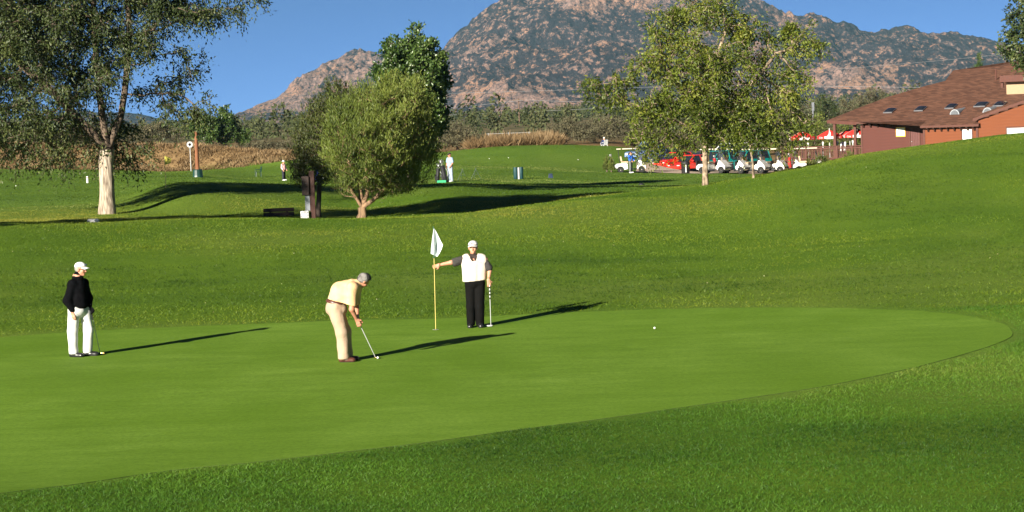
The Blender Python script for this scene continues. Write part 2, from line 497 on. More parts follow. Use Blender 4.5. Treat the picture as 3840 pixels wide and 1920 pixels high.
def green_mat():
    m, nt, N, L, b = nodes_of('putting_green')
    tc = N.new('ShaderNodeTexCoord')
    def noise(sc, st, det, rough=0.6):
        mp = N.new('ShaderNodeMapping'); mp.inputs['Scale'].default_value = st; L.new(tc.outputs['Object'], mp.inputs[0])
        n = N.new('ShaderNodeTexNoise'); n.inputs['Scale'].default_value = sc; n.inputs['Detail'].default_value = det; n.inputs['Roughness'].default_value = rough
        L.new(mp.outputs[0], n.inputs['Vector']); return n.outputs['Fac']
    def mix(f, a, c):
        n = N.new('ShaderNodeMix'); n.data_type = 'RGBA'; L.new(f, n.inputs[0])
        for s, v in ((6, a), (7, c)):
            if isinstance(v, tuple): n.inputs[s].default_value = (*v, 1)
            else: L.new(v, n.inputs[s])
        return n.outputs[2]
    def ramp(f, lo, hi):
        n = N.new('ShaderNodeMapRange'); n.inputs[1].default_value = lo; n.inputs[2].default_value = hi
        L.new(f, n.inputs[0]); return n.outputs[0]
    big = noise(0.35, (1, 0.6, 1), 4); streak = noise(1.1, (0.5, 1.5, 1), 7, 0.72); fine = noise(14, (1, 0.8, 1), 7, 0.85)
    c = mix(ramp(big, 0.30, 0.70), (0.135, 0.245, 0.020), (0.215, 0.350, 0.050))
    c2 = mix(ramp(streak, 0.22, 0.70), (0.106, 0.200, 0.016), c)
    c3 = mix(ramp(fine, 0.22, 0.62), (0.072, 0.140, 0.010), c2)
    L.new(c3, b.inputs['Base Color'])
    b.inputs['Roughness'].default_value = 0.8; b.inputs['Specular IOR Level'].default_value = 0.05
    bp = N.new('ShaderNodeBump'); bp.inputs['Strength'].default_value = 0.35; bp.inputs['Distance'].default_value = 0.012
    L.new(fine, bp.inputs['Height']); L.new(bp.outputs[0], b.inputs['Normal'])
    return m
gme.materials.append(green_mat()); gme.materials.append(M('cut_turf_edge', (0.055, 0.092, 0.012), 0.9, (0.045, 0.076, 0.010), 12))
_mi = np.zeros(len(gme.polygons), np.int32); _mi[-len(GSEG):] = 1; gme.polygons.foreach_set('material_index', _mi)
o = link('putting_green', gme); tag(o, 'closely mown oval putting green', kind='structure')

# ------------------------------------------------------------------ grass blades on the rough (nobody could count them)
def blades(name, label, n, Y0, Y1, h0, h1, w, per, seed, cols, a0=-0.236, a1=0.236):
    g = np.random.default_rng(seed)
    # uniform density over the visible wedge
    Y = np.sqrt(g.random(n) * (Y1 ** 2 - Y0 ** 2) + Y0 ** 2)
    X = (a0 + (a1 - a0) * g.random(n)) * Y
    keep = ~inside(GSEG, X, Y)
    X, Y = X[keep], Y[keep]
    nb = len(X)
    clump = 0.5 + 0.5 * fbm(X / 2.2, Y / 2.6, 3, 51)
    X = np.repeat(X, per) + g.normal(0, 0.05 + w * 2.5, nb * per); Y = np.repeat(Y, per) + g.normal(0, 0.05 + w * 2.5, nb * per)
    keep = ~inside(GSEG, X, Y)
    cl = np.repeat(clump, per)[keep]; X, Y = X[keep], Y[keep]
    k = len(X)
    Z = ground(X, Y) - 0.006
    h = (h0 + (h1 - h0) * g.random(k)) * (0.65 + 0.7 * cl)
    if Y0 < 60:                                             # a collar of shorter, paler grass round the green
        gc = GSEG.mean(0)
        for sc_, hf in ((1.020, 0.5), (1.05, 0.7)):
            ring = inside(gc + (GSEG - gc) * (sc_ + 0.006), X + 0.25 * vnoise(X * 1.3, Y * 1.3, None, 8), Y + 0.25 * vnoise(X * 1.3 + 9, Y * 1.3, None, 8))
            h = np.where(ring, h * hf ** 0.7, h); collar = ring if sc_ > 1.03 else None
    an = g.random(k) * 2 * np.pi; lean = g.normal(0, 1.0, (k, 2)) * h[:, None]
    dx, dy = np.cos(an) * w / 2, np.sin(an) * w / 2
    V = np.empty((k, 3, 3))
    V[:, 0] = np.stack([X - dx, Y - dy, Z], 1); V[:, 1] = np.stack([X + dx, Y + dy, Z], 1)
    V[:, 2] = np.stack([X + lean[:, 0], Y + lean[:, 1], Z + h], 1)
    tint = np.clip(0.40 + (0.34 if Y0 < 40 else 0.22) * (fbm(X / 4, Y / 5, 3, 61)) + 0.30 * fbm(X / 11, Y / 8, 3, 64) + g.normal(0, 0.07 if Y0 > 90 else 0.12, k) + (0.34 * smooth(Y, 56, 84) - 0.14 + 0.22 * (1 - smooth(Y, 62, 72)) * fbm(X / 7.0 - Y * 0.12, Y / 0.9, 3, 77) if 40 < Y0 < 60 else 0), 0, 1)
    if Y0 < 60: tint = np.clip(tint + 0.08 * collar + 0.5 * smooth(-(1920 + FPX * X / Y), -640, -300) * smooth(Y, 80, 86), 0, 1)
    if Y0 > 90:                                             # short pale grass on the strips, brownish turf by the elm
        pxx = 1920 + FPX * X / Y
        for (c_, w_, x0, x1) in STRIPS:
            tint = tint + 0.8 * np.exp(-((Y - c_ - (pxx - 1900) * 0.006) / w_) ** 2) * smooth(pxx, x0, x0 + 120) * (1 - smooth(pxx, x1 - 100, x1))
        tint = np.clip(tint + 0.5 * smooth(-pxx, -640, -300) * (1 - smooth(Y, 100, 106)), 0, 1)
    me = mesh_np(name, V.reshape(-1, 3), np.arange(k * 3).reshape(-1, 3), False, {'tint': np.repeat(tint, 3)})
    o = link(name, me, leaf_mat('blade_' + name, cols, 0.3, 0.55, 0.25)); tag(o, label, 'grass', kind='stuff')
NEAR = [(0.022, 0.064, 0.006), (0.055, 0.140, 0.011), (0.102, 0.204, 0.018), (0.18, 0.23, 0.04)]
HILL = [(0.027, 0.065, 0.005), (0.076, 0.140, 0.009), (0.144, 0.206, 0.014), (0.235, 0.240, 0.036)]
FAIR = [(0.040, 0.082, 0.008), (0.072, 0.128, 0.012), (0.112, 0.172, 0.020), (0.19, 0.225, 0.05)]
blades('foreground_grass', 'short dark rough grass in front of the putting green', 110000, 21.5, 47, 0.02, 0.05, 0.011, 4, 1, NEAR)
blades('hillside_grass', 'rough grass on the slope behind the putting green', 82000, 45, 97, 0.022, 0.06, 0.021, 3, 2, HILL)
blades('fairway_grass', 'short grass on the mounds and fairways beyond the first rise', 85000, 96, 226, 0.03, 0.055, 0.055, 2, 3, FAIR)
# ------------------------------------------------------------------ the granite mountain, about five kilometres off
def mountain():
    SIL = [(-700, 470), (-300, 465), (0, 450), (200, 440), (330, 420), (520, 428), (700, 462), (880, 480), (925, 443), (1000, 395), (1080, 370), (1180, 292), (1290, 236), (1400, 192), (1520, 178), (1660, 163), (1760, 112),
           (1830, 62), (1880, 30), (1930, 12), (2010, -15), (2100, -60), (2250, -110), (2450, -130), (2650, -90), (2800, -30), (2900, 0), (3000, 42), (3075, 62), (3140, 105), (3200, 112), (3260, 122), (3340, 124), (3430, 118),
           (3500, 138), (3600, 150), (3740, 168), (3840, 196), (4000, 230), (4300, 260), (4700, 330)]
    nx, ny = 760, 220
    xs = np.linspace(-700, 4600, nx)
    s = np.concatenate([np.linspace(0, 1, ny), np.linspace(1.04, 1.5, 8)])
    Yf, Yr = 3300.0, 5200.0
    XS, S = np.meshgrid(xs, s, indexing='ij')
    sil = pchip([p[0] for p in SIL], [p[1] for p in SIL], XS)
    a = (XS - 1920) / FPX
    zr = z_at(a, Yr, sil)
    Y = Yf + (Yr - Yf) * S
    X = a * (Yr * 0.55 + Y * 0.45)
    low = zr < 30
    base = 2.0
    prof = np.where(S <= 1, 0.18 * S + 0.82 * S ** 1.35, 1 - (S - 1) * 0.9)
    z = base + (zr - base) * prof
    env = np.clip(S * 2.5, 0, 1) * np.clip((zr - 10) / 150, 0.1, 1)
    u, v = X / 1000, Y / 1000
    # spurs and gullies
    sp = 1 - np.abs(fbm(u * 2.3 + 0.35 * fbm(u * 2, v * 2, 2, 71), v * 1.1, 4, 72))
    z += env * (sp - 0.75) * 95 * np.clip(1.25 - S, 0.12, 1)
    z += env * 16 * fbm(u * 11, v * 5, 3, 73)
    # outcrops of boulders
    rp = fbm(u * 4.5, v * 2.2, 4, 74) + 0.6 * fbm(u * 16, v * 5, 3, 75)
    side = np.interp(XS, [600, 1000, 1700, 2300, 2700, 3000, 3400, 4000], [0.0, 0.12, 0.26, 0.24, -0.05, -0.25, -0.32, -0.4])
    side = side - 0.22 * np.exp(-((S - 0.33) / 0.16) ** 2)
    side = side + 0.42 * np.exp(-((S - 0.17) / 0.13) ** 2) * smooth(XS, 2700, 3000)
    rock = smooth(rp + side - 0.22, 0.0, 0.6)
    c1, e1, i1 = cells(u * 62, v * 17, 80)
    c2, e2, i2 = cells(u * 130, v * 34, 83)
    dome1 = np.clip(1 - (c1 / 0.62) ** 2, 0, 1) * (0.3 + i1); dome2 = np.clip(1 - (c2 / 0.62) ** 2, 0, 1) * (0.3 + i2)
    z += env * (rock * (9 * dome1 + 4.5 * dome2) + (1 - rock) * 2.5 * dome2 + 2.0 * fbm(u * 120, v * 90, 2, 88) + 5.0 * np.maximum(0, fbm(u * 70, v * 25, 2, 89)) * smooth(S, 0.7, 1.0))
    # scattered single boulders in the brush and brush in the rock joints
    spots = smooth(dome2 * (i2 > 0.72), 0.45, 0.7) * (0.35 + 0.65 * smooth(fbm(u * 9, v * 7, 2, 90), -0.2, 0.5))
    joint = smooth(e1 - c1, 0.05, 0.22) * (0.4 + 0.6 * smooth(e2 - c2, 0.02, 0.2))
    rk = np.clip(0.30 + 0.30 * rock * (0.45 + 0.55 * joint) + 0.12 * rock + (1 - rock) * spots * 0.35, 0, 1)
    V = np.stack([X, Y, z], -1).reshape(-1, 3)
    n1, n2 = X.shape
    idx = np.arange(n1 * n2).reshape(n1, n2)
    F = np.stack([idx[:-1, :-1], idx[1:, :-1], idx[1:, 1:], idx[:-1, 1:]], -1).reshape(-1, 4)
    me = mesh_np('mountain', V, F, False, {'rock': rk.ravel(), 'warm': smooth(fbm(u * 20, v * 14, 3, 95), -0.4, 0.6).ravel()})
    m, nt, N, L, b = nodes_of('granite_and_brush')
    def attr(n):
        at = N.new('ShaderNodeAttribute'); at.attribute_name = n; return at.outputs['Fac']
    def mix(f, a_, c_):
        n = N.new('ShaderNodeMix'); n.data_type = 'RGBA'; L.new(f, n.inputs[0])
        for k, vv in ((6, a_), (7, c_)):
            if isinstance(vv, tuple): n.inputs[k].default_value = (*vv, 1)
            else: L.new(vv, n.inputs[k])
        return n.outputs[2]
    class _T: outputs = {}
    tc0 = N.new('ShaderNodeTexCoord'); mp = N.new('ShaderNodeMapping'); mp.inputs['Scale'].default_value = (1, 0.3, 1); L.new(tc0.outputs['Object'], mp.inputs[0])
    tc = _T(); tc.outputs = {'Object': mp.outputs[0]}
    nz = N.new('ShaderNodeTexNoise'); nz.inputs['Scale'].default_value = 0.078; nz.inputs['Detail'].default_value = 7; nz.inputs['Roughness'].default_value = 0.78
    L.new(tc.outputs['Object'], nz.inputs['Vector'])
    rock_c = mix(attr('warm'), (0.30, 0.185, 0.145), (0.37, 0.205, 0.13))
    br = N.new('ShaderNodeMapRange'); br.inputs[1].default_value = 0.35; br.inputs[2].default_value = 0.7; L.new(nz.outputs['Fac'], br.inputs[0])
    brush = mix(br.outputs[0], (0.021, 0.016, 0.020), (0.052, 0.041, 0.042))
    ad = N.new('ShaderNodeMath'); ad.operation = 'MULTIPLY_ADD'; ad.inputs[1].default_value = 2.6; ad.inputs[2].default_value = -1.3
    L.new(nz.outputs['Fac'], ad.inputs[0])
    sm = N.new('ShaderNodeMath'); sm.operation = 'ADD'; L.new(attr('rock'), sm.inputs[0]); L.new(ad.outputs[0], sm.inputs[1])
    mr = N.new('ShaderNodeMapRange'); mr.inputs[1].default_value = 0.40; mr.inputs[2].default_value = 0.52; L.new(sm.outputs[0], mr.inputs[0])
    vo = N.new('ShaderNodeTexVoronoi'); vo.inputs['Scale'].default_value = 0.075; vo.feature = 'DISTANCE_TO_EDGE'
    wn_ = N.new('ShaderNodeTexNoise'); wn_.inputs['Scale'].default_value = 0.05; wn_.inputs['Detail'].default_value = 4; L.new(tc.outputs['Object'], wn_.inputs['Vector'])
    wa = N.new('ShaderNodeVectorMath'); wa.operation = 'MULTIPLY_ADD'; wa.inputs[1].default_value = (34, 34, 34); L.new(wn_.outputs['Color'], wa.inputs[0]); L.new(tc.outputs['Object'], wa.inputs[2]); L.new(wa.outputs[0], vo.inputs['Vector'])
    ck = N.new('ShaderNodeMapRange'); ck.inputs[1].default_value = 0.0; ck.inputs[2].default_value = 0.14; L.new(vo.outputs['Distance'], ck.inputs[0])
    rock_c = mix(ck.outputs[0], (0.13, 0.09, 0.075), rock_c)
    L.new(mix(mr.outputs[0], brush, rock_c), b.inputs['Base Color'])
    n3 = N.new('ShaderNodeTexNoise'); n3.inputs['Scale'].default_value = 0.07; n3.inputs['Detail'].default_value = 6; n3.inputs['Roughness'].default_value = 0.7; L.new(tc.outputs['Object'], n3.inputs['Vector'])
    bp = N.new('ShaderNodeBump'); bp.inputs['Strength'].default_value = 1.0; bp.inputs['Distance'].default_value = 11.0; L.new(n3.outputs['Fac'], bp.inputs['Height']); L.new(bp.outputs[0], b.inputs['Normal'])
    b.inputs['Roughness'].default_value = 0.9; b.inputs['Specular IOR Level'].default_value = 0.1
    o = link('mountain', me, m); tag(o, 'granite mountain of pink boulders and dark brush', kind='structure')
mountain()

# the air between here and the mountain
def haze():
    bm = MB(); bm.b2(-3600, 3600, -120, 6400, -45, 460)
    m = bpy.data.materials.new('haze'); m.use_nodes = True
    N, L = m.node_tree.nodes, m.node_tree.links
    N.remove(N['Principled BSDF'])
    v = N.new('ShaderNodeVolumePrincipled')
    v.inputs['Color'].default_value = (0.28, 0.64, 0.82, 1)
    v.inputs['Density'].default_value = HAZE
    v.inputs['Anisotropy'].default_value = 0.0
    L.new(v.outputs[0], N['Material Output'].inputs['Volume'])
    o = bm.build('haze', m); tag(o, 'thin blue morning air over the valley', kind='stuff')
HAZE = 0.000037
haze()
# ------------------------------------------------------------------ trees
LEAVES = [0]
def bark(name, c1, c2, scale=9):
    return M(name, c1, 0.9, c2, scale=scale, bump=1.0, bscale=22, spec=0.1, stretch=(1, 1, 0.14))
B_ELM = bark('elm_bark', (0.50, 0.42, 0.32), (0.15, 0.115, 0.085), 15)
B_WIL = bark('willow_bark', (0.30, 0.19, 0.11), (0.12, 0.08, 0.05))
B_ASH = M('ash_bark', (0.38, 0.29, 0.20), 0.9, (0.07, 0.05, 0.035), scale=9, bump=0.8, bscale=25, spec=0.1, stretch=(1, 1, 0.5))
B_DRK = bark('dark_bark', (0.13, 0.10, 0.075), (0.06, 0.045, 0.035))
B_LIMB = bark('elm_limb_bark', (0.17, 0.125, 0.088), (0.06, 0.045, 0.034), 7)
TWIG = M('grey_twig', (0.20, 0.17, 0.14), 0.9, (0.10, 0.08, 0.065), spec=0.1)

def ell_sample(g, ells, n, even=False):
    """points spread through a union of ellipsoids (cx,cy,cz,rx,ry,rz[,weight])"""
    w = np.array([e[3] * e[4] * e[5] * (e[6] if len(e) > 6 else 1) for e in ells]); w = w / w.sum()
    out = []
    for e, k in zip(ells, np.maximum(3, np.rint(w * n).astype(int)) if even else g.multinomial(n, w)):
        d = g.normal(size=(k, 3)); d /= np.linalg.norm(d, axis=1)[:, None]
        r = g.random(k) ** 0.42
        out.append(np.array(e[:3]) + d * r[:, None] * np.array(e[3:6]))
    return np.concatenate(out)

def colonize(g, starts, att, step, kill, iters=90, infl=1e9, trop=(0, 0, 0.0)):
    nodes = [np.array(p, float) for p, _ in starts]; par = [q for _, q in starts]
    att = att.copy(); trop = np.array(trop)
    N = np.array(nodes)
    d = np.linalg.norm(att[:, None] - N[None], axis=2)
    near = d.argmin(1); nd = d.min(1)
    for it in range(iters):
        if len(att) == 0: break
        acc = {}
        dirs = (att - N[near]) / np.maximum(nd, 1e-6)[:, None]
        S = np.zeros((len(N), 3)); np.add.at(S, near[nd < infl], dirs[nd < infl])
        act = np.unique(near[nd < infl])
        new = []
        for k in act:
            v = S[k]; l = np.linalg.norm(v)
            if l < 1e-6: continue
            v = v / l + trop + g.normal(0, 0.13, 3); v /= np.linalg.norm(v)
            q = N[k] + v * step
            new.append(q); par.append(int(k))
        if not new: break
        new = np.array(new); base = len(N)
        N = np.concatenate([N, new])
        dn = np.linalg.norm(att[:, None] - new[None], axis=2)
        m = dn.min(1); am = dn.argmin(1)
        upd = m < nd
        near = np.where(upd, base + am, near); nd = np.minimum(nd, m)
        keep = nd > kill
        att, near, nd = att[keep], near[keep], nd[keep]
    return N, np.array(par)

def radii(N, par, tip, p=2.3, rmax=None):
    r = np.zeros(len(N)); ch = np.zeros(len(N))
    for i in range(len(N) - 1, -1, -1):
        if r[i] == 0: r[i] = tip ** p
        if par[i] >= 0: r[par[i]] += r[i]
    r = r ** (1 / p)
    if rmax: r = np.minimum(r, rmax)
    return r

def limb_mesh(name, N, par, r, sel, n=5, wob=0.0, g=None):
    V, F = [], []
    i = np.array([k for k in sel if par[k] >= 0])
    if len(i) == 0: return None
    p0, p1, r0, r1 = N[par[i]], N[i], np.minimum(r[par[i]], r[i] * 1.35), r[i]
    t = p1 - p0; t /= np.maximum(np.linalg.norm(t, axis=1), 1e-6)[:, None]
    a = np.cross(t, np.where(np.abs(t[:, 2:3]) < 0.9, np.array([[0, 0, 1.0]]), np.array([[1.0, 0, 0]]))); a /= np.linalg.norm(a, axis=1)[:, None]
    b = np.cross(t, a)
    an = np.arange(n) * 2 * np.pi / n
    ring = lambda c, rr: c[:, None, :] + (a[:, None, :] * np.cos(an)[None, :, None] + b[:, None, :] * np.sin(an)[None, :, None]) * rr[:, None, None]
    A, B = ring(p0 - t * r0[:, None] * 0.4, r0), ring(p1 + t * r1[:, None] * 0.4, r1)
    V = np.concatenate([A, B], 1).reshape(-1, 3)
    base = (np.arange(len(i)) * 2 * n)[:, None, None]
    k = np.arange(n); q = np.stack([k, (k + 1) % n, n + (k + 1) % n, n + k], 1)[None]
    F = (base + q).reshape(-1, 4)
    return mesh_np(name, V, F, True)

def trunk_mesh(name, path, rad, n=14, flare=1.5, g=None, seed=0):
    """bark-ridged tapered trunk along a path with a flared foot"""
    path = np.array(path, float); ls = np.concatenate([[0], np.cumsum(np.linalg.norm(np.diff(path, axis=0), axis=1))])
    m = max(8, int(ls[-1] / 0.16)); q = np.linspace(0, ls[-1], m)
    C = np.stack([np.interp(q, ls, path[:, k]) for k in range(3)], 1)
    rr = np.interp(q, ls, rad); rr = rr * (1 + (flare - 1) * np.exp(-q / (rad[0] * 1.3)))
    an = np.arange(n) * 2 * np.pi / n
    V = []
    for j in range(m):
        w = 1 + 0.10 * vnoise(np.cos(an) * 3 + 5, np.sin(an) * 3 + 5, np.full(n, q[j] * 0.8), seed) + 0.06 * np.sin(an * 5 + q[j] * 0.7 + seed) * np.exp(-q[j] * 0.5)
        V.append(np.stack([C[j, 0] + np.cos(an) * rr[j] * w, C[j, 1] + np.sin(an) * rr[j] * w, np.full(n, C[j, 2] - (0.12 if j == 0 else 0))], 1))
    V = np.concatenate(V)
    k = np.arange(n)
    F = np.concatenate([np.stack([j * n + k, j * n + (k + 1) % n, (j + 1) * n + (k + 1) % n, (j + 1) * n + k], 1) for j in range(m - 1)])
    return mesh_np(name, V, F, True)

def leaf_mesh(name, base, dirs, ln, wd, g, tint, fold=0.25):
    """one bent rhombic leaf (two triangles) per base point"""
    k = len(base)
    d = dirs / np.maximum(np.linalg.norm(dirs, axis=1), 1e-6)[:, None]
    rnd = g.normal(size=(k, 3)); s = np.cross(d, rnd); s /= np.maximum(np.linalg.norm(s, axis=1), 1e-6)[:, None]
    nn = np.cross(d, s)
    ln = ln * (0.7 + 0.6 * g.random(k)); wd = wd * (0.7 + 0.6 * g.random(k))
    mid = base + d * (ln * 0.5)[:, None] + nn * (wd * fold)[:, None]
    V = np.empty((k, 4, 3))
    V[:, 0] = base; V[:, 1] = mid + s * (wd / 2)[:, None]; V[:, 2] = base + d * ln[:, None]; V[:, 3] = mid - s * (wd / 2)[:, None]
    i0 = (np.arange(k) * 4)[:, None]
    F = np.concatenate([i0 + np.array([[0, 1, 2]]), i0 + np.array([[0, 2, 3]])])
    return mesh_np(name, V.reshape(-1, 3), F, False, {'tint': np.repeat(np.clip(tint, 0, 1), 4)})

def tree(name, label, loc, trunk, trad, ells, n_att, step, kill, leaf, mats, seed, stems=None, group=None, trop=(0, 0, 0.05), tip=0.009, twigs=3, twl=0.35, lpt=6, droop=(0, 0, -0.3), up=0.0,
         tintbias=None, rmax=None, leafjit=0.05, iters=90, cat='tree', flare=1.5, bare=0.0, keepf=None, clumps=None):
    """trunk path + optional stems, limbs grown towards points in the crown's ellipsoids, leafy twiglets at the ends"""
    g = np.random.default_rng(seed)
    root = thing(name, label, cat, loc, 0, group)
    bm_, lm_ = mats
    link('trunk', trunk_mesh('trunk', trunk, trad, flare=flare, seed=seed), bm_, root)
    if clumps:
        cc = ell_sample(g, ells, clumps[0], True); att = cc[g.integers(0, len(cc), n_att)] + g.normal(0, clumps[1], (n_att, 3)) * np.array([1, 1, 0.8])
    else: att = ell_sample(g, ells, n_att)
    starts = []; tp = np.array(trunk, float)
    zt = tp[-1]
    starts.append((zt, -1))
    for st in (stems or []):
        prev = 0
        for p in st:
            starts.append((np.array(p, float), prev)); prev = len(starts) - 1
    N, par = colonize(g, starts, att, step, kill, iters, trop=trop)
    r = radii(N, par, tip, rmax=rmax or trad[-1] * 0.95)
    big = np.where(r > tip * 2.6)[0]; small = np.where(r <= tip * 2.6)[0]
    me = limb_mesh('branches', N, par, r, np.arange(len(N)), 6)
    link('branches', me, B_LIMB if name == 'elm_tree' else bm_, root)
    # leafy twiglets
    tips = np.where(r < tip * 2.2)[0]; tips = tips[par[tips] >= 0]
    if keepf is not None: tips = tips[keepf(N[tips], g)]
    bd = N[tips] - N[par[tips]]; bd /= np.maximum(np.linalg.norm(bd, axis=1), 1e-6)[:, None]
    T = np.repeat(np.arange(len(tips)), twigs)
    td = bd[T] * 0.75 + g.normal(0, 0.62, (len(T), 3)) + np.array([0, 0, up]) + np.array(droop) * 0.5
    td /= np.linalg.norm(td, axis=1)[:, None]
    tl = twl * (0.6 + 0.8 * g.random(len(T)))
    tb = N[tips][T] - bd[T] * (g.random(len(T)) * step)[:, None]
    cl = 0.5 + 0.34 * fbm(tb[:, 0] * 1.3 + seed, tb[:, 1] * 1.3, 2, seed, z=tb[:, 2] * 1.3) + g.normal(0, 0.1, len(T))
    L = np.repeat(np.arange(len(T)), lpt)
    f = (np.tile(np.arange(lpt), len(T)) + 0.3 + 0.7 * g.random(len(L))) / lpt
    dr = np.array(droop)
    pos = tb[L] + td[L] * (tl[L] * f)[:, None] + dr[None] * (tl[L] * f * f)[:, None] + g.normal(0, leafjit, (len(L), 3))
    ld = td[L] * 0.7 + g.normal(0, 0.55, (len(L), 3)) + dr[None] * 0.8 + np.array([0, 0, up])
    ti = cl[L] + g.normal(0, 0.13, len(L))
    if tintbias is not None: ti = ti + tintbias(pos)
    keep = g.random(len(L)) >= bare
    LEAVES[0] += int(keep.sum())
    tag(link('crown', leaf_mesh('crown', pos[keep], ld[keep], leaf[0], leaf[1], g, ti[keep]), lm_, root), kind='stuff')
    # thin twigs
    q = tb + td * tl[:, None] + dr[None] * tl[:, None] * 0.6
    nn = len(T)
    sel = np.where(g.random(nn) < 0.5)[0]
    A, Bq = tb[sel], q[sel]
    t_ = Bq - A; s_ = np.cross(t_, g.normal(size=t_.shape)); s_ /= np.maximum(np.linalg.norm(s_, axis=1), 1e-6)[:, None]
    w_ = tip * 0.45
    V = np.stack([A - s_ * w_, A + s_ * w_, Bq], 1).reshape(-1, 3)
    tag(link('twigs', mesh_np('twigs', V, np.arange(len(sel) * 3).reshape(-1, 3)), TWIG if name == 'elm_tree' else bm_, root), kind='stuff')
    return root

def px_local(base, Y, k=None):
    """photo pixel -> local x, z of a plant that stands at distance Y (undoing the camera roll)"""
    s = Y / FPX
    def f(x, y):
        p = P(x, y, Y)
        return p[0] - base[0], p[2] - base[2]
    return f
def ells_px(base, Y, lst, depth=1.0):
    f = px_local(base, Y); s = Y / FPX; out = []
    for e in lst:
        x, z = f(e[0], e[1])
        dy = e[5] if len(e) > 5 else 0.0
        out.append((x, dy, z, e[2] * s, 0.5 * (e[2] + min(e[2], e[3])) * s * depth, e[3] * s, e[4] if len(e) > 4 else 1.0))
    return out

L_ELM = leaf_mat('elm_leaf', [(0.014, 0.023, 0.007), (0.034, 0.052, 0.014), (0.064, 0.088, 0.022), (0.12, 0.135, 0.04)], 0.25, 0.5, 0.35)
L_WIL = leaf_mat('willow_leaf', [(0.045, 0.068, 0.010), (0.095, 0.130, 0.020), (0.145, 0.185, 0.030), (0.21, 0.23, 0.05)], 0.3, 0.5, 0.3)
L_WID = leaf_mat('dark_willow_leaf', [(0.018, 0.026, 0.006), (0.040, 0.054, 0.012), (0.070, 0.086, 0.018), (0.12, 0.13, 0.035)], 0.25, 0.5, 0.3)
L_ASH = leaf_mat('ash_leaf', [(0.026, 0.040, 0.006), (0.080, 0.112, 0.013), (0.155, 0.195, 0.023), (0.26, 0.26, 0.045)], 0.38, 0.45, 0.35)
L_POP = leaf_mat('poplar_leaf', [(0.020, 0.045, 0.010), (0.045, 0.085, 0.018), (0.075, 0.125, 0.026), (0.14, 0.19, 0.05)], 0.25, 0.35, 0.5)
L_SCR = leaf_mat('scrub_leaf', [(0.055, 0.050, 0.030), (0.100, 0.092, 0.052), (0.135, 0.128, 0.070), (0.19, 0.165, 0.09)], 0.2, 0.7, 0.15)
L_GRN = leaf_mat('green_bush_leaf', [(0.040, 0.060, 0.012), (0.085, 0.115, 0.020), (0.14, 0.17, 0.030), (0.22, 0.23, 0.05)], 0.3, 0.5, 0.3)
L_OAK = leaf_mat('dark_oak_leaf', [(0.018, 0.030, 0.008), (0.035, 0.055, 0.014), (0.060, 0.085, 0.022), (0.11, 0.13, 0.04)], 0.2, 0.45, 0.4)
L_CON = leaf_mat('conifer_leaf', [(0.020, 0.040, 0.012), (0.040, 0.075, 0.020), (0.070, 0.115, 0.030), (0.13, 0.15, 0.05)], 0.15, 0.6, 0.25)
L_DRY = leaf_mat('dry_grass', [(0.10, 0.058, 0.026), (0.17, 0.11, 0.052), (0.25, 0.17, 0.085), (0.36, 0.26, 0.145)], 0.25, 0.8, 0.1)

# the big elm on the left
b = G(402, 803); f = px_local(b, b[1]); Y_ELM = b[1]
def loc_path(f, pts):
    out = []
    for (x, y, *dy) in pts:
        X, Z = f(x, y); out.append((X, dy[0] if dy else 0.0, Z))
    return out
tree('elm_tree', 'tall old elm with pale ridged trunk and thin drooping foliage', b,
     [(0, 0, 0)] + loc_path(f, [(401, 700), (397, 610), (402, 560)]), [0.34, 0.30, 0.31, 0.30],
     ells_px(b, b[1], [(120, 180, 320, 420, 2.3), (-150, 60, 330, 420, 1.0), (570, 60, 350, 250, 1.15), (600, 320, 190, 160, 0.55), (400, -250, 520, 240, 0.7), (350, 520, 260, 90, 1.5, 0.8), (150, 500, 230, 110, 1.7, 0.5)], 0.85),
     3100, 0.26, 0.28, (0.155, 0.062), (B_ELM, L_ELM), 11,
     stems=[loc_path(f, [(388, 470), (376, 380), (366, 280), (358, 170), (352, 60), (346, -60)]), loc_path(f, [(425, 500, .2), (448, 440, .3), (462, 350, .3), (474, 240, .3), (482, 130, .2), (478, 0, .1)]),
            loc_path(f, [(350, 500, -.3), (270, 410, -.5), (180, 320, -.6), (90, 240, -.7)])],
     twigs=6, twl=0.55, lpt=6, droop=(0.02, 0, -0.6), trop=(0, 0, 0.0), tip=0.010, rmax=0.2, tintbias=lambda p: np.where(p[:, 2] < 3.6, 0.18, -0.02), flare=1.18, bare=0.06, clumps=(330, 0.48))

# the willow in the dip behind the first rise
b = G(1360, 821); b = on_ground(1362, 87.0); f = px_local(b, b[1])
tree('willow_tree', 'broad feathery olive willow bush tree in the dip behind the green', b,
     [(0, 0, 0)] + loc_path(f, [(1360, 800), (1358, 778)]), [0.15, 0.125, 0.15],
     ells_px(b, b[1], [(1300, 520, 85, 150, 1.0), (1400, 560, 190, 165, 1.2), (1520, 420, 110, 110, 1.0), (1565, 560, 78, 140, 1), (1430, 400, 110, 95, .8), (1350, 700, 120, 50, .5), (1480, 690, 120, 62, .7)], 2.5),
     2200, 0.17, 0.20, (0.14, 0.030), (B_WIL, L_WIL), 12,
     stems=[loc_path(f, [(1335, 740, -.1), (1305, 690, -.3), (1280, 620, -.4)]), loc_path(f, [(1375, 730, .1), (1395, 660, .1), (1420, 570, .2), (1440, 480, .2)]), loc_path(f, [(1400, 750, -.2), (1460, 690, -.5), (1520, 600, -.5)]), loc_path(f, [(1350, 720, .3), (1330, 620, .5), (1300, 520, .5)])],
     twigs=5, twl=0.52, lpt=9, droop=(0, 0, 0.12), up=0.95, trop=(0, 0, 0.16), tip=0.008, rmax=0.10, leafjit=0.02, tintbias=lambda p: 0.16 * np.tanh(p[:, 0] - 0.3) - 0.02)

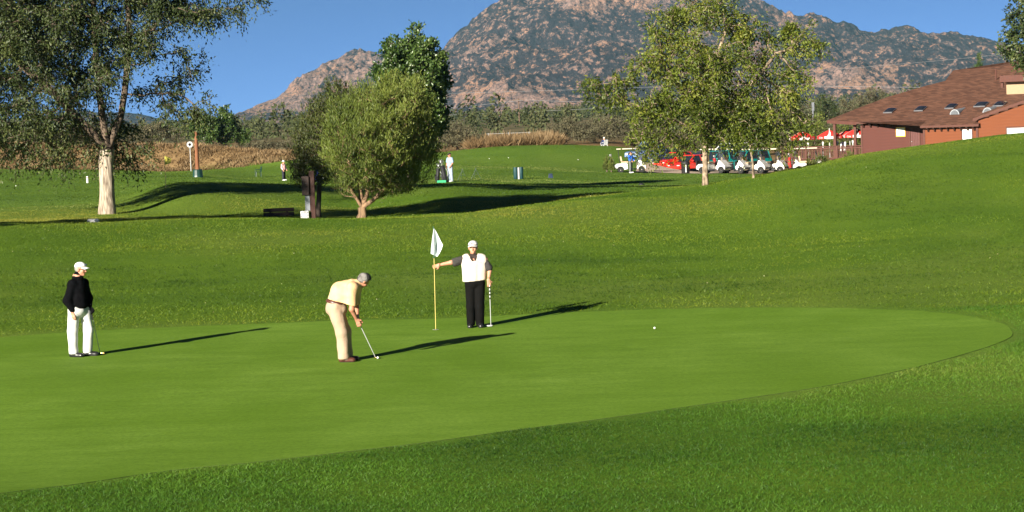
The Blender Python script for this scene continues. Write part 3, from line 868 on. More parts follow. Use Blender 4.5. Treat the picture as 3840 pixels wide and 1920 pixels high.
# the darker tree that merges with it on the left, its trunk behind the red-brown post
b = on_ground(1196, 90.0); f = px_local(b, b[1])
tree('dark_willow_tree', 'darker tree merging with the left side of the feathery willow', b,
     [(0, 0, 0)] + loc_path(f, [(1196, 740), (1198, 660)]), [0.11, 0.10, 0.09],
     ells_px(b, b[1], [(1180, 600, 95, 125, 1.0), (1215, 470, 90, 110, 1.0), (1270, 420, 85, 105, .9), (1150, 660, 68, 60, .7), (1260, 560, 90, 130, .8)], 2.0),
     900, 0.19, 0.23, (0.13, 0.036), (B_DRK, L_WID), 19,
     twigs=5, twl=0.42, lpt=8, droop=(0, 0, 0.05), up=0.6, trop=(0, 0, 0.12), tip=0.008, rmax=0.09, leafjit=0.02)

# the poplar behind the willow
b = on_ground(1545, 128.0); f = px_local(b, b[1])
tree('poplar_tree', 'dense dark green poplar rising behind the willow', b,
     [(0, 0, 0)] + loc_path(f, [(1545, 640), (1543, 560)]), [0.22, 0.19, 0.17],
     ells_px(b, b[1], [(1545, 430, 115, 190, 1.1), (1480, 270, 72, 130, 1.0), (1560, 210, 66, 115, 1.1), (1625, 280, 66, 130, 1.0), (1560, 320, 120, 120, 1), (1600, 420, 90, 90, .8)], 2.3),
     1400, 0.26, 0.30, (0.17, 0.13), (B_DRK, L_POP), 13,
     stems=[loc_path(f, [(1520, 470), (1495, 360), (1480, 240)]), loc_path(f, [(1548, 450), (1556, 330), (1560, 180)]), loc_path(f, [(1570, 480), (1605, 380), (1625, 260)])],
     twigs=5, twl=0.40, lpt=7, droop=(0, 0, -0.05), up=0.35, trop=(0, 0, 0.16), tip=0.010, rmax=0.14)

# the ash on the crest to the right
b = G(2645, 694); f = px_local(b, b[1])
tree('ash_tree', 'yellow green ash with mottled trunk on the crest before the carts', b,
     [(0, 0, 0)] + loc_path(f, [(2644, 620), (2644, 560), (2645, 520)]), [0.125, 0.11, 0.10, 0.10],
     ells_px(b, b[1], [(2640, 330, 230, 190, 1.1), (2460, 440, 110, 130, .9), (2440, 240, 80, 110, .7), (2560, 130, 110, 110, 1.2), (2740, 110, 100, 120, 1.3), (2680, 40, 80, 60, 1.6), (2900, 170, 105, 130, .85), (2990, 190, 80, 70, .6), (2900, 380, 110, 150, .9), (2880, 500, 110, 70, .7), (2480, 540, 110, 55, .6), (2280, 350, 60, 40, .35), (2700, 500, 150, 70, .8), (2940, 300, 60, 60, .4)], 0.85),
     2000, 0.21, 0.245, (0.145, 0.060), (B_ASH, L_ASH), 14,
     stems=[loc_path(f, [(2620, 440), (2570, 360), (2520, 280), (2470, 220)]), loc_path(f, [(2655, 420), (2665, 300), (2700, 180), (2730, 90)]), loc_path(f, [(2690, 450), (2770, 370), (2850, 280), (2910, 200)]), loc_path(f, [(2600, 480), (2520, 450), (2440, 420), (2330, 370)])],
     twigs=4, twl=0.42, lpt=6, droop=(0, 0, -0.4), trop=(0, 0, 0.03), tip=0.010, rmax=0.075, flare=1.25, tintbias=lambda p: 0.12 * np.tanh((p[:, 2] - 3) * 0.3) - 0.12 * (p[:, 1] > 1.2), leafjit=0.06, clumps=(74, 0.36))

# sapling beside it
b = G(2826, 667); f = px_local(b, b[1])
tree('young_ash_tree', 'slim young tree with pale thin trunk right of the ash', b,
     [(0, 0, 0)] + loc_path(f, [(2824, 620), (2816, 570), (2812, 530)]), [0.055, 0.045, 0.035, 0.03],
     ells_px(b, b[1], [(2815, 490, 75, 60), (2800, 430, 60, 60), (2860, 520, 50, 40)]), 110, 0.18, 0.24, (0.15, 0.06), (B_ASH, L_ASH), 15, twigs=4, twl=0.35, lpt=6, droop=(0, 0, -0.4), tip=0.008, rmax=0.028, flare=1.15)

# dark tree at the right edge, in front of the clubhouse
b = on_ground(3905, 150.0); f = px_local(b, b[1])
tree('dark_oak_tree', 'dark green leafy tree at the right edge beside the clubhouse', b,
     [(0, 0, 0)] + loc_path(f, [(3905, 450), (3900, 330)]), [0.26, 0.22, 0.2],
     ells_px(b, b[1], [(3880, 150, 120, 140, 1), (3870, 20, 90, 130, 1), (3815, 150, 72, 115, 1.3), (3800, 60, 40, 60, 1), (3975, 100, 120, 180, .7), (3900, -100, 110, 110, .5)], 0.9), 760, 0.34, 0.42, (0.19, 0.13), (B_DRK, L_OAK), 16,
     twigs=5, twl=0.45, lpt=7, droop=(0, 0, -0.3), tip=0.012, rmax=0.12)

# tree outside the frame on the left: it throws the long shadow across the dip
b = np.array([-24.8, 68.8, float(ground(-24.8, 68.8))])
tree('shade_tree', 'round broad tree standing left of the elm outside the view', b, [(0, 0, 0), (0, 0, 1.1), (0.1, 0, 2.0)], [0.25, 0.2, 0.18],
     [(0, 0, 4.0, 3.0, 3.0, 2.6, 1), (0, 0, 6.8, 2.8, 2.8, 2.4, 1), (2.1, -1.4, 8.9, 2.8, 2.8, 2.0, 1)], 750, 0.4, 0.5, (0.22, 0.14), (B_DRK, L_OAK), 17, twigs=5, twl=0.5, lpt=6, droop=(0, 0, -0.3), tip=0.012, rmax=0.12)

def bush(name, label, x, Yd, top, w, h, mats, seed, n=160, leaf=(0.22, 0.12), group=None, step=0.4, cat='bush', lobes=5, lpt=6, twigs=5, up=0.0, depth=0.9, stemh=0.1):
    """many-stemmed bush whose crown fills w x h photo pixels below row top"""
    b = on_ground(x, Yd)
    s = Yd / FPX
    g = np.random.default_rng(seed)
    zt = P(x, top, Yd)[2] - b[2]
    W = w * s; ells = []
    for k in range(lobes):
        fx = (k + 0.5) / lobes * 2 - 1
        hh = zt * (1 - 0.35 * fx * fx) * (0.8 + 0.3 * g.random())
        ells.append((fx * W * 0.36, g.normal(0, W * 0.10), hh * 0.54, W * (0.17 + 0.06 * g.random()) * 5 / lobes ** 0.85 * 0.8, W * 0.22 * depth, hh * 0.46, 1))
    kill = max(step * 1.2, 0.2)
    return tree(name, label, b, [(0, 0, -0.1), (0, 0, stemh * zt * 0.5), (0, 0, stemh * zt)], [0.12, 0.1, 0.09], ells, n, step, kill, leaf, mats, seed, group=group, twigs=twigs, twl=step * 1.3, lpt=lpt, droop=(0, 0, -0.1), up=up, tip=0.012, rmax=0.06, iters=60, cat=cat, leafjit=0.08, flare=1.1)

# cottonwoods beyond the dry bank, left
for (x, top, w, sd, lab) in ((785, 402, 100, 21, 'leftmost of the three leafy cottonwoods beyond the dry bank'), (865, 397, 85, 22, 'middle and tallest of the three cottonwoods beyond the dry bank'), (930, 462, 62, 23, 'shortest right hand cottonwood beyond the dry bank')):
    bush('cottonwood_tree', lab, x, 250.0 + sd, top, w, 0, (B_DRK, L_POP), sd, 420, (0.24, 0.18), 'cottonwoods beyond the dry bank', 0.34, 'tree', 3, up=0.5, lpt=8)
for (x, Yd, top, w, m, lab, sd, n) in (
    (1010, 236, 520, 210, L_SCR, 'grey olive scrub bush between the dry bank and the willow', 31, 260),
    (1180, 245, 470, 220, L_SCR, 'brown scrub bush just left behind the willow crown', 32, 220),
    (1730, 231, 448, 215, L_SCR, 'round grey brown scrub bush behind the man in pale blue', 33, 330),
    (2140, 236, 440, 210, L_SCR, 'wide scrub bush right of the dry grass gap', 34, 300),
    (2290, 242, 425, 210, L_SCR, 'tall scrub bush behind the seated man', 35, 300),
    (2450, 250, 430, 200, L_SCR, 'grey scrub bush behind the left of the ash crown', 36, 220),
    (2640, 255, 430, 210, L_SCR, 'shadowed scrub bush behind the ash trunk', 37, 200),
    (2840, 250, 420, 220, L_GRN, 'green bush behind the parked cars', 38, 240),
    (3010, 262, 370, 230, L_SCR, 'olive bush above the leftmost red umbrellas', 39, 260),
    (3075, 222, 412, 150, L_GRN, 'bright yellow green bush behind the red umbrellas', 40, 260),
    (3190, 232, 440, 150, L_GRN, 'green bush showing under the porch roof', 41, 200),
    (3290, 300, 325, 260, L_SCR, 'large olive scrub crown above the clubhouse roof edge', 42, 300),
    (3110, 330, 350, 150, L_OAK, 'dark bush on the slope left of the clubhouse roof', 43, 180),
    (60, 262, 440, 300, L_SCR, 'brown scrub seen through the elm at far left', 44, 220),
    (330, 266, 450, 280, L_SCR, 'grey scrub bush behind the elm trunk', 45, 220),
    (600, 258, 455, 220, L_SCR, 'brown scrub bush right of the elm behind the bank', 46, 240)):
    bush('scrub_bush', lab, x, Yd, top, w, 0, (B_DRK, m), sd, int(n * 1.5), (0.19, 0.09), 'bushes along the far edge of the course', 0.34, lpt=6)
b = on_ground(3692, 262); ZP = P(3697, 186, 262.0)[2] - b[2]
tree('pine_tree', 'small pointed pine rising behind the clubhouse ridge', b, [(0, 0, 0), (0, 0, 4), (0, 0, ZP - 2)], [0.2, 0.15, 0.08],
     [(0, 0, ZP - 0.4 - k * 0.55, 0.22 + k * 0.16, 0.22 + k * 0.16, 0.5, 1) for k in range(7)], 160, 0.25, 0.3, (0.26, 0.06), (B_DRK, L_CON), 50, twigs=5, twl=0.3, lpt=8, droop=(0, 0, 0.1), up=0.3, tip=0.01, rmax=0.06)

# far-off wood below the mountain: reads as one mass
def far_wood():
    g = np.random.default_rng(60)
    pos, dr, ti, sz = [], [], [], []
    n = 560
    Yd = 330 + 1500 * g.random(n) ** 1.6
    X = (-0.25 + 0.5 * g.random(n)) * Yd
    Z = ground(X, Yd)
    for k in range(n):
        h = (1.7 + 2.2 * g.random()) * (1 + 0.5 * (g.random() < 0.08)) * (1 + Yd[k] / 1600); w = h * (0.5 + 0.25 * g.random())
        m = 125
        d = g.normal(size=(m, 3)); d /= np.linalg.norm(d, axis=1)[:, None]
        lump = 1 + 0.35 * vnoise(d[:, 0] * 2 + k, d[:, 1] * 2, d[:, 2] * 2, 3)
        rad = (0.55 + 0.45 * g.random(m)) * lump
        p = d * rad[:, None] * np.array([w * 0.5, w * 0.5, h * 0.5]) + np.array([X[k], Yd[k], Z[k] + h * 0.5])
        pos.append(p); dr.append(d + g.normal(0, 0.5, (m, 3))); ti.append(0.25 + 0.5 * g.random() + g.normal(0, 0.15, m)); sz.append(np.full(m, 0.21 * h ** 0.5 * (1 + Yd[k] / 1500)))
    pos, dr, ti, sz = np.concatenate(pos), np.concatenate(dr), np.concatenate(ti), np.concatenate(sz)
    me = leaf_mesh('far_wood', pos, dr, sz, sz * 0.8, g, ti)
    L_FAR = leaf_mat('far_wood_leaf', [(0.030, 0.040, 0.016), (0.055, 0.068, 0.026), (0.080, 0.090, 0.038), (0.11, 0.105, 0.055)], 0.15, 0.8, 0.1)
    o = link('far_wood', me, L_FAR); tag(o, 'distant belt of junipers and oaks below the mountain', 'woodland', kind='stuff')
far_wood()

# dry grass on the banks
def dry_grass(name, label, x0, x1, Y0, Y1, n, h, seed):
    g = np.random.default_rng(seed)
    Yd = Y0 + (Y1 - Y0) * g.random(n); xx = x0 + (x1 - x0) * g.random(n)
    X = (xx - 1920) / FPX * Yd; Z = ground(X, Yd)
    cl = 0.5 + 0.5 * fbm(X / 2.0, Yd / 2.0, 3, seed)
    keep = g.random(n) < 0.15 + 0.85 * cl * cl * 1.6
    X, Yd, Z, cl = X[keep], Yd[keep], Z[keep], cl[keep]
    k = len(X)
    d = np.stack([g.normal(0, 0.85, k), g.normal(0, 0.85, k), np.ones(k)], 1)
    me = leaf_mesh(name, np.stack([X, Yd, Z - 0.05], 1), d, h * (0.5 + 0.9 * cl), np.full(k, 0.075), g, 0.05 + 0.75 * cl + 0.25 * fbm(X / 0.7, Yd / 0.7, 2, seed + 5) + g.normal(0, 0.15, k))
    o = link(name, me, L_DRY); tag(o, label, 'grass', kind='stuff')
dry_grass('dry_bank_grass', 'tall straw coloured dry grass on the bank at left', -60, 1130, 224, 236, 42000, 0.42, 70)
dry_grass('dry_gap_grass', 'tawny dry grass between the scrub bushes', 1780, 2120, 222, 232, 22000, 1.15, 71)
# ------------------------------------------------------------------ bodies and clothes grown as smooth implicit surfaces
def surface_nets(D, o, h):
    S = D < 0
    c = np.zeros(tuple(n - 1 for n in D.shape), np.int8)
    sl = lambda d, n: slice(d, n - 1 + d)
    nx, ny, nz = D.shape
    corners = [(i, j, k) for i in (0, 1) for j in (0, 1) for k in (0, 1)]
    for (i, j, k) in corners: c += S[sl(i, nx), sl(j, ny), sl(k, nz)]
    act = (c > 0) & (c < 8)
    I = np.argwhere(act)
    if len(I) == 0: return np.zeros((0, 3)), np.zeros((0, 4), int)
    idx = np.full(c.shape, -1, np.int64); idx[act] = np.arange(len(I))
    acc = np.zeros((len(I), 3)); cnt = np.zeros(len(I))
    for a in corners:
        for ax in range(3):
            if a[ax] == 0:
                b = list(a); b[ax] = 1
                va = D[I[:, 0] + a[0], I[:, 1] + a[1], I[:, 2] + a[2]]; vb = D[I[:, 0] + b[0], I[:, 1] + b[1], I[:, 2] + b[2]]
                m = (va < 0) != (vb < 0)
                t = np.where(m, va / np.where(m, va - vb, 1), 0)
                p = np.array(a, float)[None].repeat(len(I), 0); p[:, ax] = t
                acc[m] += p[m]; cnt[m] += 1
    V = (I + acc / cnt[:, None]) * h + o
    Fs = []
    for ax in range(3):
        s0 = [slice(None)] * 3; s1 = [slice(None)] * 3
        s0[ax] = slice(0, -1); s1[ax] = slice(1, None)
        A, B = S[tuple(s0)], S[tuple(s1)]
        E = np.argwhere(A != B)
        u, v = (ax + 1) % 3, (ax + 2) % 3
        E = E[(E[:, u] > 0) & (E[:, v] > 0) & (E[:, u] < D.shape[u] - 1) & (E[:, v] < D.shape[v] - 1)]
        if len(E) == 0: continue
        fl = A[E[:, 0], E[:, 1], E[:, 2]]
        q = []
        for (du, dv) in ((-1, -1), (0, -1), (0, 0), (-1, 0)):
            K = E.copy(); K[:, u] += du; K[:, v] += dv
            q.append(idx[K[:, 0], K[:, 1], K[:, 2]])
        q = np.stack(q, 1)
        q[~fl] = q[~fl][:, ::-1]
        Fs.append(q)
    F = np.concatenate(Fs); F = F[(F >= 0).all(1)]
    return V, F

def cone(a, b, ra, rb, flat=None, s=1.0): return ('c', np.array(a, float), np.array(b, float), ra, rb, None if flat is None else np.array(flat, float) / np.linalg.norm(flat), s)
def ell(c, r, ax=None): return ('e', np.array(c, float), np.array(r, float), ax)
def chain(pts, rs, **k): return [cone(pts[i], pts[i + 1], rs[i], rs[i + 1], **k) for i in range(len(pts) - 1)]
def prim_d(p, X):
    if p[0] == 'c':
        _, a, b, ra, rb, fl, s = p
        ba = b - a; L = np.dot(ba, ba) + 1e-9
        t = np.clip(((X - a) @ ba) / L, 0, 1)
        v = X - a - t[..., None] * ba
        if fl is not None:
            v = v + (v @ fl)[..., None] * fl * (s - 1)
            return (np.linalg.norm(v, axis=-1) - (ra + (rb - ra) * t)) * 0.75
        return np.linalg.norm(v, axis=-1) - (ra + (rb - ra) * t)
    _, c, r, ax = p
    v = X - c
    if ax is not None: v = v @ np.asarray(ax).T
    k0 = np.linalg.norm(v / r, axis=-1); k1 = np.linalg.norm(v / (r * r), axis=-1)
    return k0 * (k0 - 1) / np.maximum(k1, 1e-6)
def prim_box(p):
    if p[0] == 'c':
        r = max(p[3], p[4]); return np.minimum(p[1], p[2]) - r, np.maximum(p[1], p[2]) + r
    r = max(p[2]); return p[1] - r, p[1] + r
def sdf_mesh(name, prims, h, k=0.03, cuts=(), subs=(), fold=0.0, fscale=9.0, seed=0, stretch=(1, 1, 0.5)):
    lo = np.min([prim_box(p)[0] for p in prims], 0) - 3 * h; hi = np.max([prim_box(p)[1] for p in prims], 0) + 3 * h
    n = np.ceil((hi - lo) / h).astype(int) + 1
    D = np.full(n, 1.0)
    gx_ = [lo[i] + np.arange(n[i]) * h for i in range(3)]
    def sub(b0, b1):
        i0 = np.clip(np.floor((b0 - lo) / h).astype(int), 0, n - 1); i1 = np.clip(np.ceil((b1 - lo) / h).astype(int) + 1, 1, n)
        X = np.stack(np.meshgrid(*[gx_[i][i0[i]:i1[i]] for i in range(3)], indexing='ij'), -1)
        return tuple(slice(i0[i], i1[i]) for i in range(3)), X
    for p in prims:
        b0, b1 = prim_box(p); sl, X = sub(b0 - k - 2 * h, b1 + k + 2 * h)
        d = prim_d(p, X); e = D[sl]
        w = np.clip(0.5 + 0.5 * (e - d) / k, 0, 1)
        D[sl] = e * (1 - w) + d * w - k * w * (1 - w)
    if fold:
        X = np.stack(np.meshgrid(*gx_, indexing='ij'), -1)
        near = np.abs(D) < 4 * h + fold * 2
        Q = X[near]
        nz = vnoise(Q[:, 0] * fscale * stretch[0] + seed, Q[:, 1] * fscale * stretch[1], Q[:, 2] * fscale * stretch[2], seed) + 0.5 * vnoise(Q[:, 0] * fscale * 2.1, Q[:, 1] * fscale * 2.1, Q[:, 2] * fscale * 1.2, seed + 3)
        D[near] += fold * nz
    for p in subs:
        b0, b1 = prim_box(p); sl, X = sub(b0 - 2 * h, b1 + 2 * h)
        D[sl] = np.maximum(D[sl], -prim_d(p, X))
    if cuts:
        X = np.stack(np.meshgrid(*gx_, indexing='ij'), -1)
        for (pt, nn) in cuts:
            nn = np.array(nn, float); nn /= np.linalg.norm(nn)
            D = np.maximum(D, (X - np.array(pt)) @ nn)
    V, F = surface_nets(D, lo, h)
    return mesh_np(name, V, F, True)
def rotm(v, ax, an):
    return np.array(Matrix.Rotation(an, 3, Vector(ax)) @ Vector(v))
def unit(v):
    v = np.array(v, float); return v / np.linalg.norm(v)
def hand(w, f, n, side=1, curl=0.5, s=1.0, thumb=0.5):
    """palm + five jointed fingers; w wrist, f pointing direction, n palm normal, side = sign of the thumb side"""
    w = np.array(w, float); f = unit(f); n = unit(np.array(n) - np.dot(n, f) * f); t = np.cross(f, n) * side
    pr = []
    for o_ in (-0.028, -0.009, 0.010, 0.028):
        pr.append(cone(w + t * o_ * 0.6 * s, w + (f * 0.085 + t * o_) * s, 0.018 * s, 0.0125 * s))
    for o_, l in ((0.030, 0.072), (0.010, 0.080), (-0.010, 0.074), (-0.030, 0.058)):
        p = w + (f * 0.088 + t * o_) * s; d = f + t * o_ * 1.2; r = 0.0098 * s
        for q in range(3):
            d = rotm(d, np.cross(f, n), curl * (0.6 if q == 0 else 1.0)); d = unit(d)
            e = p + d * l * s * (0.42, 0.32, 0.26)[q]
            pr.append(cone(p, e, r, r * 0.92)); p = e; r *= 0.92
    p = w + (f * 0.022 + t * 0.030) * s
    d = unit(f * 0.65 + t * 0.75 + n * 0.35)
    e = p + d * 0.045 * s; pr.append(cone(p, e, 0.015 * s, 0.012 * s))
    d2 = unit(d * 0.5 + f * 0.6 + n * thumb - t * 0.15)
    pr.append(cone(e, e + d2 * 0.042 * s, 0.0118 * s, 0.0095 * s))
    return pr
def head(c, fwd, up=(0, 0, 1), s=1.0, jaw=0.0):
    """skull, jaw, nose, brow, lips and ears around the head centre c"""
    f = unit(fwd); u = unit(np.array(up, float) - np.dot(up, f) * f); r = np.cross(f, u); A = np.stack([f, r, u])
    c = np.array(c, float)
    g = lambda x, y, z: c + (f * x + r * y + u * z) * s
    pr = [ell(g(-0.012, 0, 0.03), np.array([0.098, 0.078, 0.098]) * s, A), ell(g(0.02, 0, -0.045), np.array([0.072, 0.06, 0.075]) * s, A), ell(g(0.062, 0, -0.098), np.array([0.026, 0.028, 0.022]) * s, A),
          cone(g(0.082, 0, 0.008), g(0.108, 0, -0.032), 0.010 * s, 0.016 * s), cone(g(0.078, -0.035, 0.026), g(0.078, 0.035, 0.026), 0.013 * s, 0.013 * s),
          cone(g(0.080, -0.018, -0.066), g(0.080, 0.018, -0.066), 0.009 * s, 0.009 * s),
          ell(g(0.055, 0.04, -0.03), np.array([0.03, 0.025, 0.03]) * s, A), ell(g(0.055, -0.04, -0.03), np.array([0.03, 0.025, 0.03]) * s, A)]
    for sd_ in (-1, 1):
        pr.append(ell(g(-0.012, 0.082 * sd_, -0.008), np.array([0.022, 0.012, 0.034]) * s, A))
    subs = [ell(g(0.098, 0.031, 0.006), np.array([0.022, 0.017, 0.012]) * s, A), ell(g(0.098, -0.031, 0.006), np.array([0.022, 0.017, 0.012]) * s, A), cone(g(0.094, -0.02, -0.0655), g(0.094, 0.02, -0.0655), 0.003 * s, 0.003 * s)]
    eyes = [g(0.078, 0.031, 0.006), g(0.078, -0.031, 0.006)]
    return pr, subs, eyes, g, A
def eyes_part(root, eyes, A, mat):
    for e in eyes:
        m = MB(); m.lathe([(0.002, -0.011), (0.0085, -0.007), (0.011, 0), (0.0085, 0.007), (0.002, 0.011)], e, 8)
        m.build('eye', mat, root, True)
def cap_part(root, g, A, s, mat, brim_mat=None, tilt=0.0, name='cap'):
    f, r, u = A
    crown = sdf_mesh('cap', [ell(g(-0.012, 0, 0.062), np.array([0.110, 0.092, 0.078]) * s, A), ell(g(-0.012, 0, 0.050), np.array([0.111, 0.093, 0.05]) * s, A)], 0.011, 0.02, cuts=[(g(0, 0, 0.050), -u + 0.16 * f)])
    o = link(name, crown, mat, root)
    # curved brim
    V, F = [], []
    nu, nv = 9, 5
    for sgn in (0, 1):
        for i in range(nu):
            a = -1 + 2 * i / (nu - 1)
            for j in range(nv):
                t = j / (nv - 1)
                x = 0.085 - 0.035 * a * a * (1 - t) + t * (0.088 * math.sqrt(max(0, 1 - (a * 0.92) ** 2)) + 0.0); y = a * 0.088 * (1 - 0.06 * t)
                z = 0.060 - 0.022 * t - 0.020 * a * a - sgn * 0.006 - tilt * t
                V.append(g(x, y, z))
    m = nu * nv
    for i in range(nu - 1):
        for j in range(nv - 1):
            q = (i * nv + j, (i + 1) * nv + j, (i + 1) * nv + j + 1, i * nv + j + 1)
            F += [q, tuple(reversed([k + m for k in q]))]
    for i in range(nu - 1): F.append((i * nv + nv - 1, (i + 1) * nv + nv - 1, m + (i + 1) * nv + nv - 1, m + i * nv + nv - 1))
    for j in range(nv - 1): F += [(j, j + 1, m + j + 1, m + j), ((nu - 1) * nv + j, (nu - 1) * nv + j + 1, m + (nu - 1) * nv + j + 1, m + (nu - 1) * nv + j)]
    b = MB(); b.add(V, F); b.build('brim', brim_mat or mat, o, True)
    return o
def shoe_prims(ank, d, L=0.27):
    """shoe pointing along d from the ankle (on the ground)"""
    d = unit((d[0], d[1], 0)); a = np.array([ank[0], ank[1], 0.0])
    up = np.array([0, 0, 1.0])
    return [cone(a - d * 0.05 + up * 0.048, a + d * 0.05 + up * 0.05, 0.047, 0.046), cone(a + d * 0.05 + up * 0.045, a + d * (L - 0.11) + up * 0.036, 0.046, 0.043, ), cone(a - d * 0.02 + up * 0.06, a + up * 0.12, 0.046, 0.044), cone(a + d * 0.08 + up * 0.038, a + d * (L - 0.10) + up * 0.034, 0.049, 0.046)]
def shoes(root, feet, mat, h=0.012):
    for (a, d) in feet:
        o = link('shoe', sdf_mesh('shoe', shoe_prims(a, d), h, 0.03, cuts=[((0, 0, 0.012), (0, 0, -1))]), mat, root)
        dd = unit((d[0], d[1], 0)); c = np.array([a[0], a[1], 0]) + dd * 0.055
        pr = [cone(c - dd * 0.085 + (0, 0, 0.012), c + dd * 0.10 + (0, 0, 0.012), 0.046, 0.048)]
        link('sole', sdf_mesh('sole', pr, 0.008, 0.02, cuts=[((0, 0, 0.016), (0, 0, 1)), ((0, 0, 0.0), (0, 0, -1))]), M('shoe_sole', (0.02, 0.018, 0.016), 0.7), o)

SKIN = M('skin', (0.52, 0.27, 0.17), 0.5, (0.46, 0.21, 0.13), 14, 0.1, 90, spec=0.35)
SKINR = M('ruddy_skin', (0.50, 0.235, 0.145), 0.5, (0.44, 0.18, 0.11), 14, 0.1, 90, spec=0.35)
EYE = M('eye_dark', (0.03, 0.025, 0.02), 0.2)
BLACKKNIT = M('black_knit', (0.005, 0.005, 0.006), 0.95, (0.003, 0.003, 0.004), 20, 0.4, 140, spec=0.05)
WHITEC = M('white_trousers', (0.70, 0.69, 0.67), 0.8, (0.62, 0.61, 0.59), 7, 0.25, 60, spec=0.15)
PEACH = M('peach_polo', (0.74, 0.48, 0.265), 0.85, (0.65, 0.41, 0.215), 9, 0.3, 90, spec=0.12)
KHAKI = M('khaki_trousers', (0.46, 0.335, 0.235), 0.85, (0.39, 0.28, 0.195), 7, 0.3, 70, spec=0.12)
CREAM = M('cream_vest', (0.68, 0.60, 0.51), 0.75, (0.60, 0.52, 0.44), 6, 0.25, 60, spec=0.2)
CHAR = M('charcoal_polo', (0.060, 0.056, 0.052), 0.9, (0.04, 0.037, 0.035), 20, 0.3, 120, spec=0.12)
BLACKT = M('black_trousers', (0.006, 0.0055, 0.005), 0.85, (0.004, 0.004, 0.004), 9, 0.3, 80, spec=0.08)
BLKSHOE = M('black_leather', (0.012, 0.012, 0.013), 0.3, (0.02, 0.02, 0.02), 20, spec=0.6)
BRNSHOE = M('brown_leather', (0.10, 0.035, 0.020), 0.35, (0.06, 0.02, 0.012), 20, spec=0.6)
CAPW = M('white_cap_cloth', (0.80, 0.79, 0.78), 0.85, (0.74, 0.73, 0.72), 12, 0.2, 120, spec=0.12)
CAPC = M('grey_white_cap_cloth', (0.66, 0.65, 0.62), 0.85, (0.58, 0.57, 0.54), 12, 0.2, 120, spec=0.12)
STEEL = M('club_steel', (0.60, 0.60, 0.60), 0.3, (0.54, 0.54, 0.54), 30, metal=0.2)
GRIP = M('club_grip', (0.02, 0.02, 0.02), 0.8, (0.03, 0.03, 0.03), 60)
GRIPW = M('club_grip_white', (0.7, 0.7, 0.68), 0.8)
BRASS = M('brass_head', (0.60, 0.42, 0.16), 0.3, (0.5, 0.33, 0.12), 30, metal=1.0)
BALL = M('ball_white', (0.82, 0.82, 0.80), 0.35, (0.78, 0.78, 0.76), 40, 0.3, 260)

def place(x, y): return G(x, y)
def rig(px, py, scale, z0=None):
    """ground point of the feet and a function turning photo pixels into local body coordinates"""
    b = G(px, py)
    s = b[1] / FPX
    def q(x, y, d=0.0):
        p = P(x, y, b[1]); return np.array([p[0] - b[0], d, p[2] - b[2]])
    return b, q
def putter(name, label, group, butt, tip, grip_mats, head_dir, head_mat, mallet=False, gl=0.26):
    """butt and tip are world points; the head lies on the ground at the tip"""
    butt, tip = np.array(butt, float), np.array(tip, float)
    root = thing(name, label, 'golf club', tip, 0, group)
    L = butt - tip
    ln = np.linalg.norm(L); d = L / ln
    m = MB(); m.tube([(0, 0, 0.02) + d * 0.0, d * (ln - gl)], [0.0062, 0.0082], 8); m.build('shaft', STEEL, root, True)
    k = 8
    if len(grip_mats) == 1:
        m = MB(); m.tube([d * (ln - gl), d * ln], [0.011, 0.015], 10); m.build('grip', grip_mats[0], root, True)
    else:
        g0 = None
        for i in range(k):
            a, b_ = ln - gl + gl * i / k, ln - gl + gl * (i + 1) / k
            m = MB(); m.tube([d * a, d * b_], [0.0115, 0.012], 10); m.build('grip_band', grip_mats[i % 2], root, True)
    hd = unit((head_dir[0], head_dir[1], 0)); sd_ = np.array([-hd[1], hd[0], 0])
    if mallet:
        pr = [ell(hd * 0.02 + np.array([0, 0, 0.016]), (0.052, 0.052, 0.014))]
        link('club_head', sdf_mesh('club_head', pr, 0.006, 0.01, cuts=[((0, 0, 0.003), (0, 0, -1))]), head_mat, root)
    else:
        rot = Matrix(((hd[0], sd_[0], 0), (hd[1], sd_[1], 0), (0, 0, 1)))
        m = MB(); m.box(hd * 0.028 + np.array([0, 0, 0.016]), (0.115, 0.024, 0.026), rot); m.box(hd * 0.028 + sd_ * 0.022 + np.array([0, 0, 0.009]), (0.07, 0.03, 0.012), rot); m.tube([(0, 0, 0.02), (0, 0, 0.045)], 0.008, 8)
        m.build('club_head', head_mat, root, True, 0.004)
    return root
def ball_at(name, label, group, x, y):
    p = G(x, y)
    m = MB(); m.lathe([(0.0215 * math.sin(t), -0.0215 * math.cos(t)) for t in np.linspace(0.05, math.pi - 0.05, 9)], (0, 0, 0.0215 + 0.012), 14)
    o = m.build('golf_ball', BALL, None, True); o.location = p; tag(o, label, 'golf ball', group)
    return o

